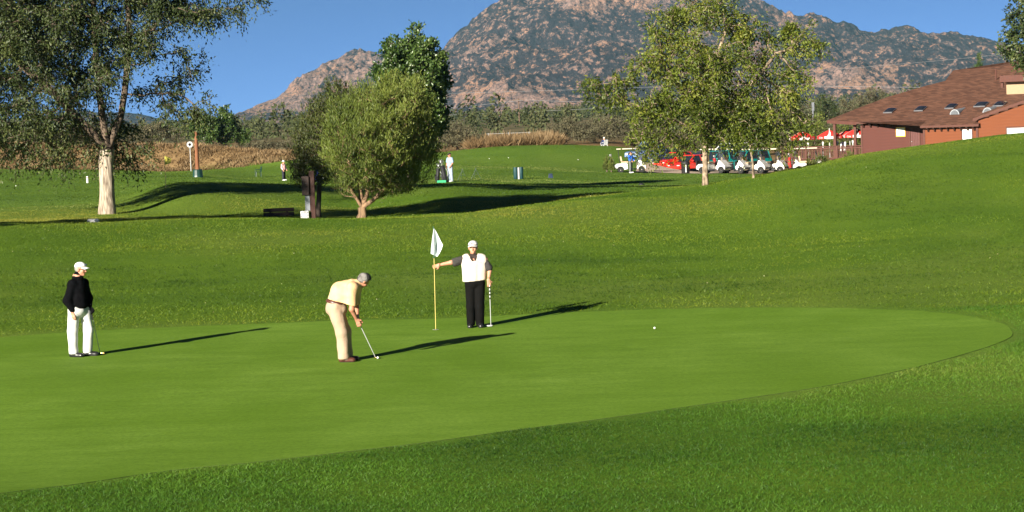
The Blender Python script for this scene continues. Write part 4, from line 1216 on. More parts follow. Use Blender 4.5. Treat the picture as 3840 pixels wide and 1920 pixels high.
# ---- left golfer: black sweater, white trousers, white cap, facing right
def golfer_black():
    b, q = rig(306, 1338, 1)
    fx = unit((0.93, -0.36, 0)); lat = np.array([-fx[1], fx[0], 0])      # facing, and his left
    root = thing('person', 'person in black sweater, white trousers and white cap leaning on a putter', 'person', b, 0, 'golfers on the green')
    hc = q(303, 1010); neck = q(291, 1040)
    shR = q(287, 1064) - lat * 0.15; shL = q(298, 1064) + lat * 0.15
    elR = q(274, 1124) - lat * 0.20; haR = q(292, 1168) - lat * 0.19
    elL = q(312, 1122) + lat * 0.19; haL = q(331, 1152) + lat * 0.06
    hpR = q(286, 1158) - lat * 0.085; hpL = q(306, 1158) + lat * 0.085
    knR = q(281, 1240) - lat * 0.08; knL = q(322, 1240) + lat * 0.08
    anR = q(284, 1324) - lat * 0.07; anL = q(320, 1318) + lat * 0.08
    hp, hs, eyes, g, A = head(hc, unit((0.95, -0.30, -0.08)), s=1.0)
    wr = unit(haR - elR)
    tipL = unit((0.25, 0, -0.97))
    sk = hp + chain([neck, hc + (0, 0, -0.05)], [0.06, 0.056]) + [cone(shR, shL, 0.06, 0.06)] + chain([shR, elR, haR], [0.05, 0.042, 0.027]) + chain([shL, elL, haL], [0.05, 0.042, 0.027]) + \
        [cone(neck, q(297, 1150), 0.10, 0.11)] + chain([hpR, knR, anR], [0.08, 0.055, 0.04]) + chain([hpL, knL, anL], [0.08, 0.055, 0.04]) + \
        hand(haR, unit((0.18, -0.05, -0.98)), unit((0.35, 0.9, 0)), side=-1, curl=0.35)
    link('body', sdf_mesh('body', sk, 0.0088, 0.018, subs=hs), SKIN, root)
    eyes_part(root, eyes, A, EYE)
    # sunglasses
    m = MB()
    for s_ in (-1, 1):
        m.lathe([(0.003, -0.004), (0.022, -0.002), (0.022, 0.003), (0.003, 0.006)], (0, 0, 0), 10)
        for i in range(len(m.v) - 40, len(m.v)):
            v = m.v[i]; m.v[i] = tuple(g(0.098 + v[2] - abs(v[0] + 0) * 0.2, s_ * 0.033 + v[0], 0.004 + v[1] * 0.8))
    for s_ in (-1, 1): m.tube([g(0.095, s_ * 0.055, 0.012), g(0.03, s_ * 0.085, 0.012), g(-0.02, s_ * 0.09, 0.006)], 0.0035, 6)
    m.tube([g(0.100, -0.015, 0.010), g(0.104, 0, 0.012), g(0.100, 0.015, 0.010)], 0.003, 6)
    m.build('sunglasses', M('dark_lens', (0.008, 0.007, 0.007), 0.1, spec=0.7), root, True)
    cap_part(root, g, A, 1.0, CAPW)
    m = MB(); e0, e1 = g(0.088, -0.022, 0.088), g(0.082, -0.048, 0.098)
    m.box((e0 + e1) / 2 + A[0] * 0.008, (0.012, 0.028, 0.022), Matrix([[A[0][i], A[1][i], A[2][i]] for i in range(3)])); m.build('cap_emblem', M('navy_emblem', (0.05, 0.05, 0.16), 0.8), root)
    hr = sdf_mesh('hair', [ell(g(-0.045, 0, 0.01), (0.075, 0.082, 0.075), A)], 0.011, 0.02, cuts=[(g(0.0, 0, 0.0), A[0] * 0.9 - A[2] * 0.1)])
    link('hair', hr, M('grey_hair', (0.36, 0.33, 0.30), 0.8, (0.22, 0.2, 0.18), 60, 0.5, 200), root)
    # sweater with loose sleeves and a rolled collar
    tw = [ell(q(293, 1086), (0.160, 0.19, 0.19)), ell(q(295, 1118), (0.172, 0.19, 0.17)), ell(q(296, 1144), (0.168, 0.18, 0.11)), cone(shR, shL, 0.085, 0.085), cone(q(291, 1066), neck - (0, 0, 0.02), 0.14, 0.105), cone(neck + (0, 0, -0.04), neck + (0.012, 0, 0.045), 0.090, 0.072)] + \
        chain([shR, elR, haR + (0, 0, 0.05)], [0.085, 0.076, 0.055]) + chain([shL, elL, haL + (0, 0, 0.04)], [0.085, 0.074, 0.050])
    link('sweater', sdf_mesh('sweater', tw, 0.0135, 0.05, cuts=[(q(297, 1167), (0, 0, -1))], fold=0.006, fscale=11, seed=3), BLACKKNIT, root)
    tr = [ell(q(296, 1165), (0.145, 0.16, 0.13))] + chain([hpR, knR, anR], [0.118, 0.092, 0.090]) + chain([hpL, knL, anL + (0, 0, 0.0)], [0.118, 0.092, 0.088])
    link('trousers', sdf_mesh('trousers', tr, 0.0135, 0.035, cuts=[((0, 0, 0.065), (0, 0, -1))], fold=0.010, fscale=7, seed=4, stretch=(1.2, 1, 0.7)), WHITEC, root)
    gl = hand(haL, unit((0.55, -0.3, -0.78)), unit((-0.2, -0.9, -0.35)), side=1, curl=0.75, s=1.10) + [cone(haL - unit(haL - elL) * 0.03, haL, 0.034, 0.032)]
    link('glove', sdf_mesh('glove', gl, 0.008, 0.015), BLACKKNIT, root)
    shoes(root, [(anR, (0.9, -0.35)), (anL, (0.95, -0.1))], BLKSHOE)
    # his putter
    tp = G(376, 1331)
    putter('putter', 'slim putter leaned on by the person in the black sweater', 'putters', b + haL + unit((0.55, -0.3, -0.78)) * 0.07 + np.array([-0.03, 0, 0.05]), tp + (0, 0, 0.012), [GRIP], (1, -0.15), BRASS)
golfer_black()

# ---- middle golfer, bent over his putt
def golfer_peach():
    b, q = rig(1305, 1356, 1)
    root = thing('person', 'person in peach polo and khaki trousers bent over a putt', 'person', b, 0, 'golfers on the green')
    lat = np.array([0, 1.0, 0])
    hc = q(1364, 1052); neck = q(1341, 1064)
    shR = q(1325, 1076, -0.17); shL = q(1334, 1078, 0.17)
    elR = q(1322, 1156, -0.20); haR = q(1338, 1196, -0.06)
    elL = q(1334, 1156, 0.20); haL = q(1340, 1200, 0.02)
    hpR = q(1256, 1152, -0.09); hpL = q(1258, 1152, 0.09)
    knR = q(1284, 1246, -0.12); knL = q(1292, 1246, 0.10)
    anR = q(1291, 1338, -0.13); anL = q(1300, 1334, 0.11)
    fwd = unit((0.62, 0.45, -0.70)); up = unit((0.70, 0.05, 0.66))
    hp, hs, eyes, g, A = head(hc, fwd, up, 1.02)
    gd = unit(q(1349, 1215) - haR)
    sk = hp + chain([neck - (0.02, 0, 0.01), hc + (-0.04, 0, -0.01)], [0.064, 0.058]) + [cone(shR, shL, 0.06, 0.06)] + chain([shR, elR, haR], [0.056, 0.05, 0.030]) + chain([shL, elL, haL], [0.056, 0.05, 0.030]) + \
        [cone(neck - (0.05, 0, 0.02), q(1262, 1140), 0.10, 0.11)] + chain([hpR, knR, anR], [0.085, 0.058, 0.042]) + chain([hpL, knL, anL], [0.085, 0.058, 0.042])
    sk += hand(haR, unit((0.35, 0.1, -0.92)), unit((0.15, 1, 0.1)), side=1, curl=0.85) + hand(haL, unit((0.30, -0.15, -0.94)), unit((0.1, -1, 0.1)), side=-1, curl=0.85)
    link('body', sdf_mesh('body', sk, 0.0088, 0.018, subs=hs), SKINR, root)
    eyes_part(root, eyes, A, EYE)
    hm = M('salt_pepper_hair', (0.30, 0.28, 0.26), 0.7, (0.035, 0.03, 0.028), 9, 0.7, 160, spec=0.3)
    ht = M('dark_hair', (0.015, 0.013, 0.012), 0.6, (0.015, 0.013, 0.012), 30, 0.7, 160)
    link('hair', sdf_mesh('hair', [ell(g(-0.030, 0, 0.028), (0.108, 0.094, 0.104), A), ell(g(-0.075, 0, -0.03), (0.045, 0.072, 0.05), A)], 0.010, 0.02, cuts=[(g(0.02, 0, 0.01), A[0] * 0.9 - A[2] * 0.55), ], fold=0.004, fscale=30), hm, root)
    link('hair_top', sdf_mesh('hair_top', [ell(g(0.0, 0, 0.060), (0.104, 0.089, 0.090), A)], 0.010, 0.02, cuts=[(g(0.0, 0, 0.055), A[0] * 0.35 - A[2] * 0.9)], fold=0.004, fscale=30), ht, root)
    # shirt: rounded back, loose over the belly
    sh = [ell(q(1303, 1092), (0.19, 0.20, 0.17)), ell(q(1282, 1112), (0.185, 0.20, 0.175)), ell(q(1262, 1124), (0.155, 0.19, 0.13)), cone(q(1275, 1092), q(1322, 1072), 0.17, 0.125), ell(q(1296, 1135), (0.16, 0.185, 0.12)), cone(shR, shL, 0.098, 0.098), cone(neck - (0.05, 0, 0.03), neck, 0.10, 0.075)] + \
        chain([shR, q(1318, 1144, -0.195)], [0.10, 0.092]) + chain([shL, q(1330, 1144, 0.195)], [0.10, 0.092])
    link('polo_shirt', sdf_mesh('polo_shirt', sh, 0.0135, 0.06, cuts=[(q(1255, 1126), (-0.28, 0, -1)), (q(1316, 1149), (0.1, 0, -1))], fold=0.011, fscale=8, seed=7, stretch=(1.3, 1, 0.6)), PEACH, root)
    link('collar', sdf_mesh('collar', [cone(neck - (0.028, 0.05, 0.02), neck - (0.028, -0.05, 0.02), 0.060, 0.060), cone(neck - (0.02, 0, 0.02), neck + (0.014, 0, 0.012), 0.080, 0.072)], 0.009, 0.03), PEACH, root)
    tr = [ell(q(1255, 1150), (0.15, 0.175, 0.13)), ell(q(1262, 1140), (0.15, 0.172, 0.09)), ell(q(1244, 1158), (0.115, 0.165, 0.13)), ell(q(1280, 1158), (0.11, 0.15, 0.12))] + chain([hpR, knR, anR], [0.135, 0.112, 0.105]) + chain([hpL, knL, anL], [0.135, 0.110, 0.102])
    link('trousers', sdf_mesh('trousers', tr, 0.0135, 0.04, cuts=[((0, 0, 0.06), (0, 0, -1)), (q(1254, 1128), (0.25, 0, 1))], fold=0.009, fscale=9, seed=8, stretch=(1.2, 1, 0.8)), KHAKI, root)
    bl = [ell(q(1257, 1138), (0.175, 0.196, 0.17))]
    link('belt', sdf_mesh('belt', bl, 0.009, 0.02, cuts=[(q(1254, 1127), (0.25, 0, 1)), (q(1254, 1137.5), (-0.25, 0, -1))]), M('brown_belt', (0.09, 0.03, 0.02), 0.4), root)
    shoes(root, [(anR, (1, -0.05)), (anL, (1, 0.12))], BRNSHOE)
    tp = G(1408, 1346)
    putter('putter', 'brass headed putter held down to the ball by the bent person', 'putters', b + haR + np.array([-0.03, 0.04, 0.10]), tp + (0, 0, 0.012), [M('tan_grip', (0.35, 0.22, 0.12), 0.8)], (0.9, -0.3), BRASS, True, 0.24)
    ball_at('golf_ball', 'white golf ball touching the bent person\'s putter head', 'golf balls', 1417, 1348)
golfer_peach()

# ---- right golfer, facing the camera and tending the flag
def golfer_vest():
    b, q = rig(1784, 1228, 1)
    root = thing('person', 'person in cream vest, black trousers and pale cap tending the flag', 'person', b, 0, 'golfers on the green')
    hc = q(1774, 929); neck = q(1775, 964)
    shR = q(1733, 974); shL = q(1818, 974)
    elR = q(1692, 984, -0.05); haR = q(1647, 993, -0.06)
    elL = q(1836, 1016, -0.02); haL = q(1832, 1048, -0.10)
    hpR = q(1764, 1066); hpL = q(1798, 1066)
    knR = q(1765, 1150, -0.03); knL = q(1799, 1150, -0.03)
    anR = q(1766, 1217); anL = q(1800, 1216)
    fwd = unit((-0.12, -1, 0.02))
    hp, hs, eyes, g, A = head(hc, fwd, s=1.06)
    sk = hp + chain([neck, hc + (0, 0.01, -0.05)], [0.064, 0.058]) + [cone(shR, shL, 0.065, 0.065)] + chain([shR, elR, haR], [0.056, 0.046, 0.029]) + chain([shL, elL, haL], [0.056, 0.046, 0.029]) + \
        [cone(neck - (0, 0, 0.05), q(1781, 1050), 0.10, 0.11)] + chain([hpR, knR, anR], [0.085, 0.058, 0.042]) + chain([hpL, knL, anL], [0.085, 0.058, 0.042])
    sk += hand(haR, unit((-0.9, -0.18, -0.32)), unit((0.1, -0.9, 0.2)), side=-1, curl=0.62) + hand(haL, unit((0.12, -0.1, -0.98)), unit((-0.2, 0.9, -0.1)), side=1, curl=0.45)
    link('body', sdf_mesh('body', sk, 0.0088, 0.018, subs=hs), SKIN, root)
    eyes_part(root, eyes, A, EYE)
    cp = cap_part(root, g, A, 1.06, CAPC)
    m = MB(); m.box(g(0.100, 0.012, 0.094), (0.01, 0.036, 0.022), Matrix([[A[0][i], A[1][i], A[2][i]] for i in range(3)])); m.build('cap_emblem', M('grey_emblem', (0.12, 0.12, 0.12), 0.8), root)
    hr = sdf_mesh('hair', [ell(g(-0.045, 0, 0.005), (0.072, 0.085, 0.07), A)], 0.011, 0.02, cuts=[(g(0.0, 0, 0.0), A[0])])
    link('hair', hr, M('grey_hair', (0.36, 0.33, 0.30), 0.8), root)
    sl = chain([shR, q(1704, 984, -0.03)], [0.086, 0.088]) + chain([q(1812, 978), q(1833, 1004, -0.02)], [0.080, 0.080]) + [ell(q(1778, 1000), (0.17, 0.12, 0.16)), cone(neck - (0, 0, 0.05), neck + (0, 0, 0.015), 0.09, 0.076)]
    link('polo_shirt', sdf_mesh('polo_shirt', sl, 0.013, 0.04, cuts=[(q(1697, 986), (-1, 0, -0.15)), (q(1838, 1016), (0.15, 0, -1))], fold=0.006, fscale=12, seed=5), CHAR, root)
    link('collar', sdf_mesh('collar', [cone(neck + (-0.045, -0.04, 0.0), neck + (0.045, -0.04, 0.0), 0.058, 0.058), cone(neck, neck + (0, 0, 0.018), 0.090, 0.082), cone(neck + (-0.06, -0.08, -0.005), neck + (-0.025, -0.15, -0.06), 0.030, 0.012), cone(neck + (0.06, -0.08, -0.005), neck + (0.03, -0.15, -0.06), 0.030, 0.012)], 0.008, 0.02), M('dark_brown_collar', (0.035, 0.022, 0.018), 0.8), root)
    FL = (0, 1, 0)
    ve = [cone(q(1752, 985), q(1757, 1050), 0.125, 0.125), cone(q(1802, 985), q(1801, 1050), 0.125, 0.125), cone(q(1777, 980), q(1779, 1050), 0.150, 0.165), cone(q(1743, 974), q(1810, 974), 0.095, 0.095), cone(q(1752, 968), q(1802, 968), 0.09, 0.09)]
    link('vest', sdf_mesh('vest', ve, 0.013, 0.05, cuts=[(q(1779, 1053), (0.06, 0, -1)), (q(1727, 990), (-1, 0, 0.10)), (q(1826, 990), (1, 0, 0.10))], subs=[cone(neck + (0, -0.03, -0.03), neck + (0, 0.0, 0.2), 0.088, 0.11), cone(neck + (0, -0.14, -0.05), neck + (0, -0.12, 0.1), 0.035, 0.09)], fold=0.010, fscale=7, seed=6, stretch=(1.5, 1, 0.3)), CREAM, root)
    m = MB(); m.box(q(1795, 980, -0.178), (0.035, 0.008, 0.006)); m.build('chest_emblem', M('red_emblem', (0.45, 0.16, 0.10), 0.8), root)
    tr = [ell(q(1781, 1058), (0.205, 0.15, 0.13))] + chain([hpR, knR, anR], [0.118, 0.092, 0.088]) + chain([hpL, knL, anL], [0.118, 0.092, 0.088])
    link('trousers', sdf_mesh('trousers', tr, 0.0135, 0.03, cuts=[((0, 0, 0.045), (0, 0, -1)), (q(1781, 1045), (0, 0, 1))], fold=0.006, fscale=9, seed=9, stretch=(1.2, 1, 0.4)), BLACKT, root)
    # watch
    wv = unit(haL - elL); wp = haL - wv * 0.03
    m = MB(); m.tube([wp - wv * 0.008, wp + wv * 0.008], 0.034, 12); m.build('watch', M('gold_watch', (0.7, 0.5, 0.2), 0.3, metal=1.0), root, True)
    shoes(root, [(anR, (-0.12, -1)), (anL, (0.12, -1))], BLKSHOE)
    tp = G(1841, 1226)
    putter('putter', 'putter with black and white banded grip beside the vest wearer', 'putters', b + haL + np.array([0.018, -0.02, -0.10]), tp + (0, 0, 0.012), [GRIP, GRIPW], (-1, -0.25), STEEL, False, 0.30)
    # the flagstick he holds
    base = G(1634, 1238); hp_ = b + haR + unit((-0.9, -0.18, -0.32)) * 0.09 + np.array([0, -0.03, 0])
    base = np.array([base[0], base[1], base[2]])
    top = P(1625, 853, base[1] + 0.05)
    fl = thing('flagstick', 'yellow flagstick with hanging white flag held over the hole', 'flag', base)
    d = top - base; ln = np.linalg.norm(d)
    m = MB(); m.tube([(0, 0, -0.05), d * 0.70], [0.007, 0.007], 10); m.build('pole', M('yellow_pole', (0.62, 0.50, 0.14), 0.4, (0.55, 0.43, 0.12), 30), fl, True)
    m = MB(); m.tube([d * 0.70, d], [0.0082, 0.0075], 10); m.lathe([(0.004, 0), (0.011, 0.004), (0.011, 0.014), (0.004, 0.02)], d, 8); m.build('pole_top', M('green_pole', (0.05, 0.12, 0.09), 0.4), fl, True)
    # cloth: hangs in two folds either side of the pole
    def qq(x, y, dd): 
        p = P(x, y, base[1]); return np.array([p[0] - base[0], dd, p[2] - base[2]])
    rows = [  # photo points across the cloth, top to bottom: left fold edge, pole, inner fold, outer edge
        [(1626, 858, .0), (1627, 857, -.015), (1629, 857, -.01), (1631, 859, .01)],
        [(1622, 885, .02), (1627, 880, -.03), (1636, 878, .03), (1643, 884, .0)],
        [(1618, 915, .04), (1628, 905, -.05), (1640, 906, .06), (1655, 908, -.01)],
        [(1616, 935, .05), (1628, 928, -.05), (1633, 925, .07), (1661, 918, -.02)],
        [(1615, 950, .05), (1627, 946, -.04), (1634, 940, .07), (1656, 934, -.02)],
        [(1615, 952, .05), (1626, 953, -.03), (1636, 958, .05), (1648, 950, -.02)],
        [(1617, 953, .05), (1627, 957, -.02), (1636, 962, .03), (1640, 962, -.01)]]
    V = []; nr, nc = 25, 25
    RR = np.array([[qq(*p) for p in r] for r in rows])
    for i in range(nr):
        ti = i / (nr - 1) * (len(rows) - 1); a = min(int(ti), len(rows) - 2); fr = ti - a
        r = RR[a] * (1 - fr) + RR[a + 1] * fr
        for j in range(nc):
            tj = j / (nc - 1) * 3; c = min(int(tj), 2); f2 = tj - c; f2 = f2 * f2 * (3 - 2 * f2)
            V.append(r[c] * (1 - f2) + r[c + 1] * f2)
    V = np.array(V)
    F = [(i * nc + j, i * nc + j + 1, (i + 1) * nc + j + 1, (i + 1) * nc + j) for i in range(nr - 1) for j in range(nc - 1)]
    mb = MB(); mb.add(V, F)
    me_o = mb.build('flag_cloth', leafcloth(), fl, True)
    so = me_o.modifiers.new('thick', 'SOLIDIFY'); so.thickness = 0.003
def leafcloth():
    m, nt, N, L, b_ = nodes_of('white_flag_cloth')
    b_.inputs['Base Color'].default_value = (0.74, 0.80, 0.79, 1); b_.inputs['Roughness'].default_value = 0.8
    tr = N.new('ShaderNodeBsdfTranslucent'); tr.inputs['Color'].default_value = (0.70, 0.80, 0.78, 1)
    mx = N.new('ShaderNodeMixShader'); mx.inputs[0].default_value = 0.25
    L.new(b_.outputs[0], mx.inputs[1]); L.new(tr.outputs[0], mx.inputs[2]); L.new(mx.outputs[0], N['Material Output'].inputs['Surface'])
    return m
golfer_vest()
ball_at('golf_ball', 'white golf ball lying alone on the right of the green', 'golf balls', 2455, 1236)

# ---- small figures further off
def far_person(label, x, y, hpx, shirt, trouser, shoe, cap, face, arms, seated=False, hat=False, Yd=None, skin=SKIN, name='person', group=None, hair=None):
    b = G(x, y) if Yd is None else on_ground(x, Yd)
    Hh = hpx * b[1] / FPX if hpx else 1.75
    k = Hh / 1.75
    f = unit((face[0], face[1], 0)); l = np.array([-f[1], f[0], 0]); u = np.array([0, 0, 1.0])
    root = thing(name, label, 'person', b, 0, group)
    W = lambda a, c, z: (f * a + l * c + u * z) * k
    hc, neck = W(0.03, 0, 1.63), W(0, 0, 1.46)
    sR, sL = W(0, -0.19, 1.40), W(0, 0.19, 1.40)
    hR, hL = W(0, -0.09, 0.92), W(0, 0.09, 0.92)
    if seated:
        kR, kL, aR, aL = W(0.42, -0.11, 0.90), W(0.42, 0.11, 0.90), W(0.45, -0.11, 0.50), W(0.45, 0.11, 0.50)
    else:
        kR, kL, aR, aL = W(0.03, -0.11, 0.50), W(0.0, 0.11, 0.50), W(0, -0.12, 0.08), W(-0.02, 0.12, 0.08)
    eR, wR, eL, wL = [W(*p) for p in arms]
    hp, hs, eyes, g, A = head(hc, unit(f + (0, 0, -0.1)), s=k)
    sk = hp + [cone(neck, hc - u * 0.05 * k, 0.06 * k, 0.056 * k), cone(sR, sL, 0.06 * k, 0.06 * k), cone(neck, W(0, 0, 1.0), 0.1 * k, 0.11 * k)] + chain([sR, eR, wR], [0.05 * k, 0.043 * k, 0.03 * k]) + chain([sL, eL, wL], [0.05 * k, 0.043 * k, 0.03 * k]) + \
        chain([hR, kR, aR], [0.08 * k, 0.055 * k, 0.04 * k]) + chain([hL, kL, aL], [0.08 * k, 0.055 * k, 0.04 * k]) + hand(wR, unit(wR - eR), unit(l + f * 0.2), 1, 0.5, k) + hand(wL, unit(wL - eL), unit(-l + f * 0.2), -1, 0.5, k)
    link('body', sdf_mesh('body', sk, 0.0135, 0.02, subs=hs), skin, root)
    lng = shirt[1]
    ar = (lambda s_, e_, w_: chain([s_, e_, w_ - unit(w_ - e_) * 0.02], [0.085 * k, 0.075 * k, 0.055 * k])) if lng else (lambda s_, e_, w_: [cone(s_, s_ + (e_ - s_) * 0.75, 0.085 * k, 0.085 * k)])
    sh = [ell(W(0, 0, 1.25), (0.19 * k, 0.19 * k, 0.22 * k)), ell(W(0.02, 0, 1.05), (0.175 * k, 0.175 * k, 0.17 * k)), cone(sR, sL, 0.085 * k, 0.085 * k)] + ar(sR, eR, wR) + ar(sL, eL, wL)
    link('shirt', sdf_mesh('shirt', sh, 0.025, 0.05, cuts=[(W(0, 0, 0.93), (0, 0, -1))], fold=0.006), shirt[0], root)
    tr = [ell(W(0, 0, 0.94), (0.16 * k, 0.165 * k, 0.12 * k))] + chain([hR, kR, aR], [0.115 * k, 0.09 * k, 0.085 * k]) + chain([hL, kL, aL], [0.115 * k, 0.09 * k, 0.085 * k])
    link('trousers', sdf_mesh('trousers', tr, 0.025, 0.04, cuts=[] if seated else [((0, 0, 0.06), (0, 0, -1))]), trouser, root)
    if not seated:
        for a in (aR, aL):
            link('shoe', sdf_mesh('shoe', shoe_prims(a, f), 0.022, 0.03, cuts=[((0, 0, 0.0), (0, 0, -1))]), shoe, root)
    if hair: link('hair', sdf_mesh('hair', [ell(g(-0.02, 0, 0.035), np.array([0.104, 0.088, 0.102]) * k, A)], 0.014, 0.02, cuts=[(g(0.035, 0, 0.02), A[0] - A[2] * 0.4)]), hair, root)
    if cap:
        if hat:
            m = MB(); m.lathe([(0.19, 0.0), (0.19, 0.012), (0.10, 0.025), (0.095, 0.10), (0.06, 0.125), (0.005, 0.13)], g(0, 0, 0.045), 14); m.build('hat', cap, root, True)
        else: cap_part(root, g, A, k, cap)
    return root
PALEBLUE = M('pale_blue_polo', (0.27, 0.38, 0.52), 0.85, (0.24, 0.34, 0.48), 9)
PALET = M('pale_blue_grey_trousers', (0.31, 0.38, 0.46), 0.85, (0.27, 0.33, 0.41), 9)
DKCAP = M('navy_cap', (0.015, 0.016, 0.025), 0.8)
far_person('person in pale blue polo and pale trousers standing beside golf bags', 1690, 682, 108, (PALEBLUE, False), PALET, CAPW, DKCAP, (-0.8, -0.6), [(0.05, -0.25, 1.16), (0.16, -0.16, 0.95), (-0.02, 0.26, 1.16), (0.10, 0.2, 0.95)], skin=SKINR)
far_person('person in pink and white jacket with pale hat walking near the willow', 1065, 677, 74, (M('pink_jacket', (0.75, 0.25, 0.27), 0.8, (0.80, 0.62, 0.60), 5), True), M('navy_trousers', (0.02, 0.02, 0.035), 0.8), CAPW, CAPC, (0.8, -0.5), [(0.0, -0.26, 1.14), (0.14, -0.24, 0.92), (0.05, 0.24, 1.14), (0.2, 0.18, 0.95)], hat=True)
# ------------------------------------------------------------------ the clubhouse
def clubhouse():
    yaw = R(-30)
    p0 = P(3232, 590, 190.0); p0[2] = float(ground(p0[0], p0[1])) - 0.3
    e = np.array([math.cos(yaw), math.sin(yaw), 0]); inn = np.array([-math.sin(yaw), math.cos(yaw), 0])
    def loc(p): d = np.asarray(p) - p0; return np.array([d @ e, d @ inn, d[2]])
    def fl(x, y, yo=0.0):
        """photo pixel -> (along, up) on the plane at depth yo behind the front wall"""
        h = loc(plane_hit(x, y, p0 + inn * yo, inn)); return h[0], h[2]
    root = thing('clubhouse', 'long reddish brown timber clubhouse with wide shingle roof', 'building', p0, yaw)
    SHADED = M('shaded_siding', (0.092, 0.031, 0.023), 0.75, (0.080, 0.027, 0.020), 3, 0.25, 40, spec=0.2, stretch=(0.25, 1, 3))  # left wall darkened: tree shade is put into the siding colour
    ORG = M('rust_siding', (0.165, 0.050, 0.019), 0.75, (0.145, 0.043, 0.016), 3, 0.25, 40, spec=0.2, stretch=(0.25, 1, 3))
    TRIM = M('brown_trim', (0.095, 0.032, 0.020), 0.75, (0.075, 0.026, 0.017), 6, 0.2, 40)
    BRK = M('bracket_shadow_brown', (0.045, 0.018, 0.013), 0.8)  # darker than the siding, standing in for the brackets' cast shadows
    DARK = M('dark_interior', (0.01, 0.009, 0.008), 0.9)
    WOOD = M('pale_gable_wood', (0.33, 0.24, 0.14), 0.7, (0.28, 0.20, 0.115), 5, 0.2, 40, stretch=(1, 1, 6))
    # shingle roof: courses and tabs in the material, small relief
    m, nt, N, L, b = nodes_of('brown_shingle')
    tc = N.new('ShaderNodeTexCoord'); mp = N.new('ShaderNodeMapping'); L.new(tc.outputs['Object'], mp.inputs[0])
    br = N.new('ShaderNodeTexBrick'); br.inputs['Scale'].default_value = 1.0; br.inputs['Brick Width'].default_value = 0.46; br.inputs['Row Height'].default_value = 0.27; br.inputs['Mortar Size'].default_value = 0.012
    br.inputs['Color1'].default_value = (0.185, 0.088, 0.055, 1); br.inputs['Color2'].default_value = (0.070, 0.033, 0.022, 1); br.inputs['Mortar'].default_value = (0.05, 0.025, 0.018, 1); br.inputs['Bias'].default_value = 0.0
    L.new(mp.outputs[0], br.inputs['Vector'])
    nz = N.new('ShaderNodeTexNoise'); nz.inputs['Scale'].default_value = 2.2; nz.inputs['Detail'].default_value = 6; L.new(mp.outputs[0], nz.inputs['Vector'])
    mx = N.new('ShaderNodeMix'); mx.data_type = 'RGBA'; mx.inputs[0].default_value = 0.25; L.new(br.outputs['Color'], mx.inputs[6]); mx.inputs[7].default_value = (0.125, 0.060, 0.039, 1)
    L.new(mx.outputs[2], b.inputs['Base Color']); b.inputs['Roughness'].default_value = 0.9; b.inputs['Specular IOR Level'].default_value = 0.15
    bp = N.new('ShaderNodeBump'); bp.inputs['Strength'].default_value = 0.6; bp.inputs['Distance'].default_value = 0.03; L.new(br.outputs['Fac'], bp.inputs['Height']); bp.invert = True; L.new(bp.outputs[0], b.inputs['Normal'])
    SHG = m
    sl = math.tan(R(15)); YO = -1.8
    ze = fl(3300, 455, -0.5)[1]                                  # main eave height
    roofz = lambda y: ze + sl * (y + 0.5)
    # --- lap siding: every board an object; wall core behind
    def siding(x0, x1, z0, ztop, y, mat, holes=(), pitch=0.245, parent=None):
        """ztop(x) gives the wall top; boards are cut round the holes"""
        core = MB(); core.b2(x0, x1, y + 0.03, y + 0.20, z0, min(ztop(x0), ztop(x1))); w = core.build('wall', mat, parent or root)
        z = z0; share = {}
        while z < max(ztop(x0), ztop(x1)) - 0.02:
            zt = min(z + pitch, max(ztop(x0), ztop(x1)))
            a, c = x0, x1
            if ztop(x0) < zt - 0.01:                            # gable boards shorten towards the rake
                tt = (zt - ztop(x0)) / (ztop(x1) - ztop(x0)); a = x0 + (x1 - x0) * tt
            segs = [(a, c)]
            for (h0, h1, g0, g1) in holes:
                if g0 < zt - 0.02 and g1 > z + 0.02:
                    segs = [s for (p, q) in segs for s in ((p, min(q, h0)), (max(p, h1), q)) if s[1] - s[0] > 0.02]
            for (p, q) in segs:
                key = round(q - p, 3), round(zt - z, 3)
                if key not in share:
                    ln = q - p; hh = zt - z
                    bmb = MB(); bmb.add([(0, 0, 0), (ln, 0, 0), (ln, 0.03, 0), (0, 0.03, 0), (0, 0.018, hh), (ln, 0.018, hh), (ln, 0.03, hh), (0, 0.03, hh)], [(0, 1, 5, 4), (1, 2, 6, 5), (2, 3, 7, 6), (3, 0, 4, 7), (4, 5, 6, 7), (3, 2, 1, 0)])
                    o = bmb.build('siding_board', mat, w); share[key] = o.data
                else:
                    o = link('siding_board', share[key], None, w)
                o.location = (p, y, z)
            z = zt
        return w
    x_m0, _ = fl(3231, 500); x_m1, _ = fl(3466, 500); zb = fl(3300, 640)[1]; zb = min(zb, -0.2)
    nb = [fl(3361, 513), fl(3395, 476)]; dr = [fl(3415, 545), fl(3448, 475)]
    dz0 = dr[0][1]
    siding(x_m0, x_m1, zb, lambda x: roofz(0.0) - 0.12, 0.0, SHADED, [(dr[0][0] - 0.06, dr[1][0] + 0.06, dz0 - 1.2, dr[1][1] + 0.06)])
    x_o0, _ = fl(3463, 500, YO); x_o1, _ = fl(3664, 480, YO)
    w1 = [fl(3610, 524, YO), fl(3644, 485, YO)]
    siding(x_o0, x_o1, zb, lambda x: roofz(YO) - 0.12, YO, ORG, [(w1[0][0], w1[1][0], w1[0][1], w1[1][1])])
    sw = MB(); sw.b2(x_o0, x_o0 + 0.15, YO + 0.21, -0.03, zb, roofz(YO) - 0.15); sw.build('side_wall', ORG, root)
    # right gable wing, its top rising along the rake
    YG = YO - 0.06
    g0 = fl(3668, 445, YG); g1 = fl(3842, 383, YG); xg1 = g0[0] + (g1[0] - g0[0]) * 2.3; slope_g = (g1[1] - g0[1]) / (g1[0] - g0[0])
    w2 = [fl(3777, 516, YG), fl(3860, 478, YG)]
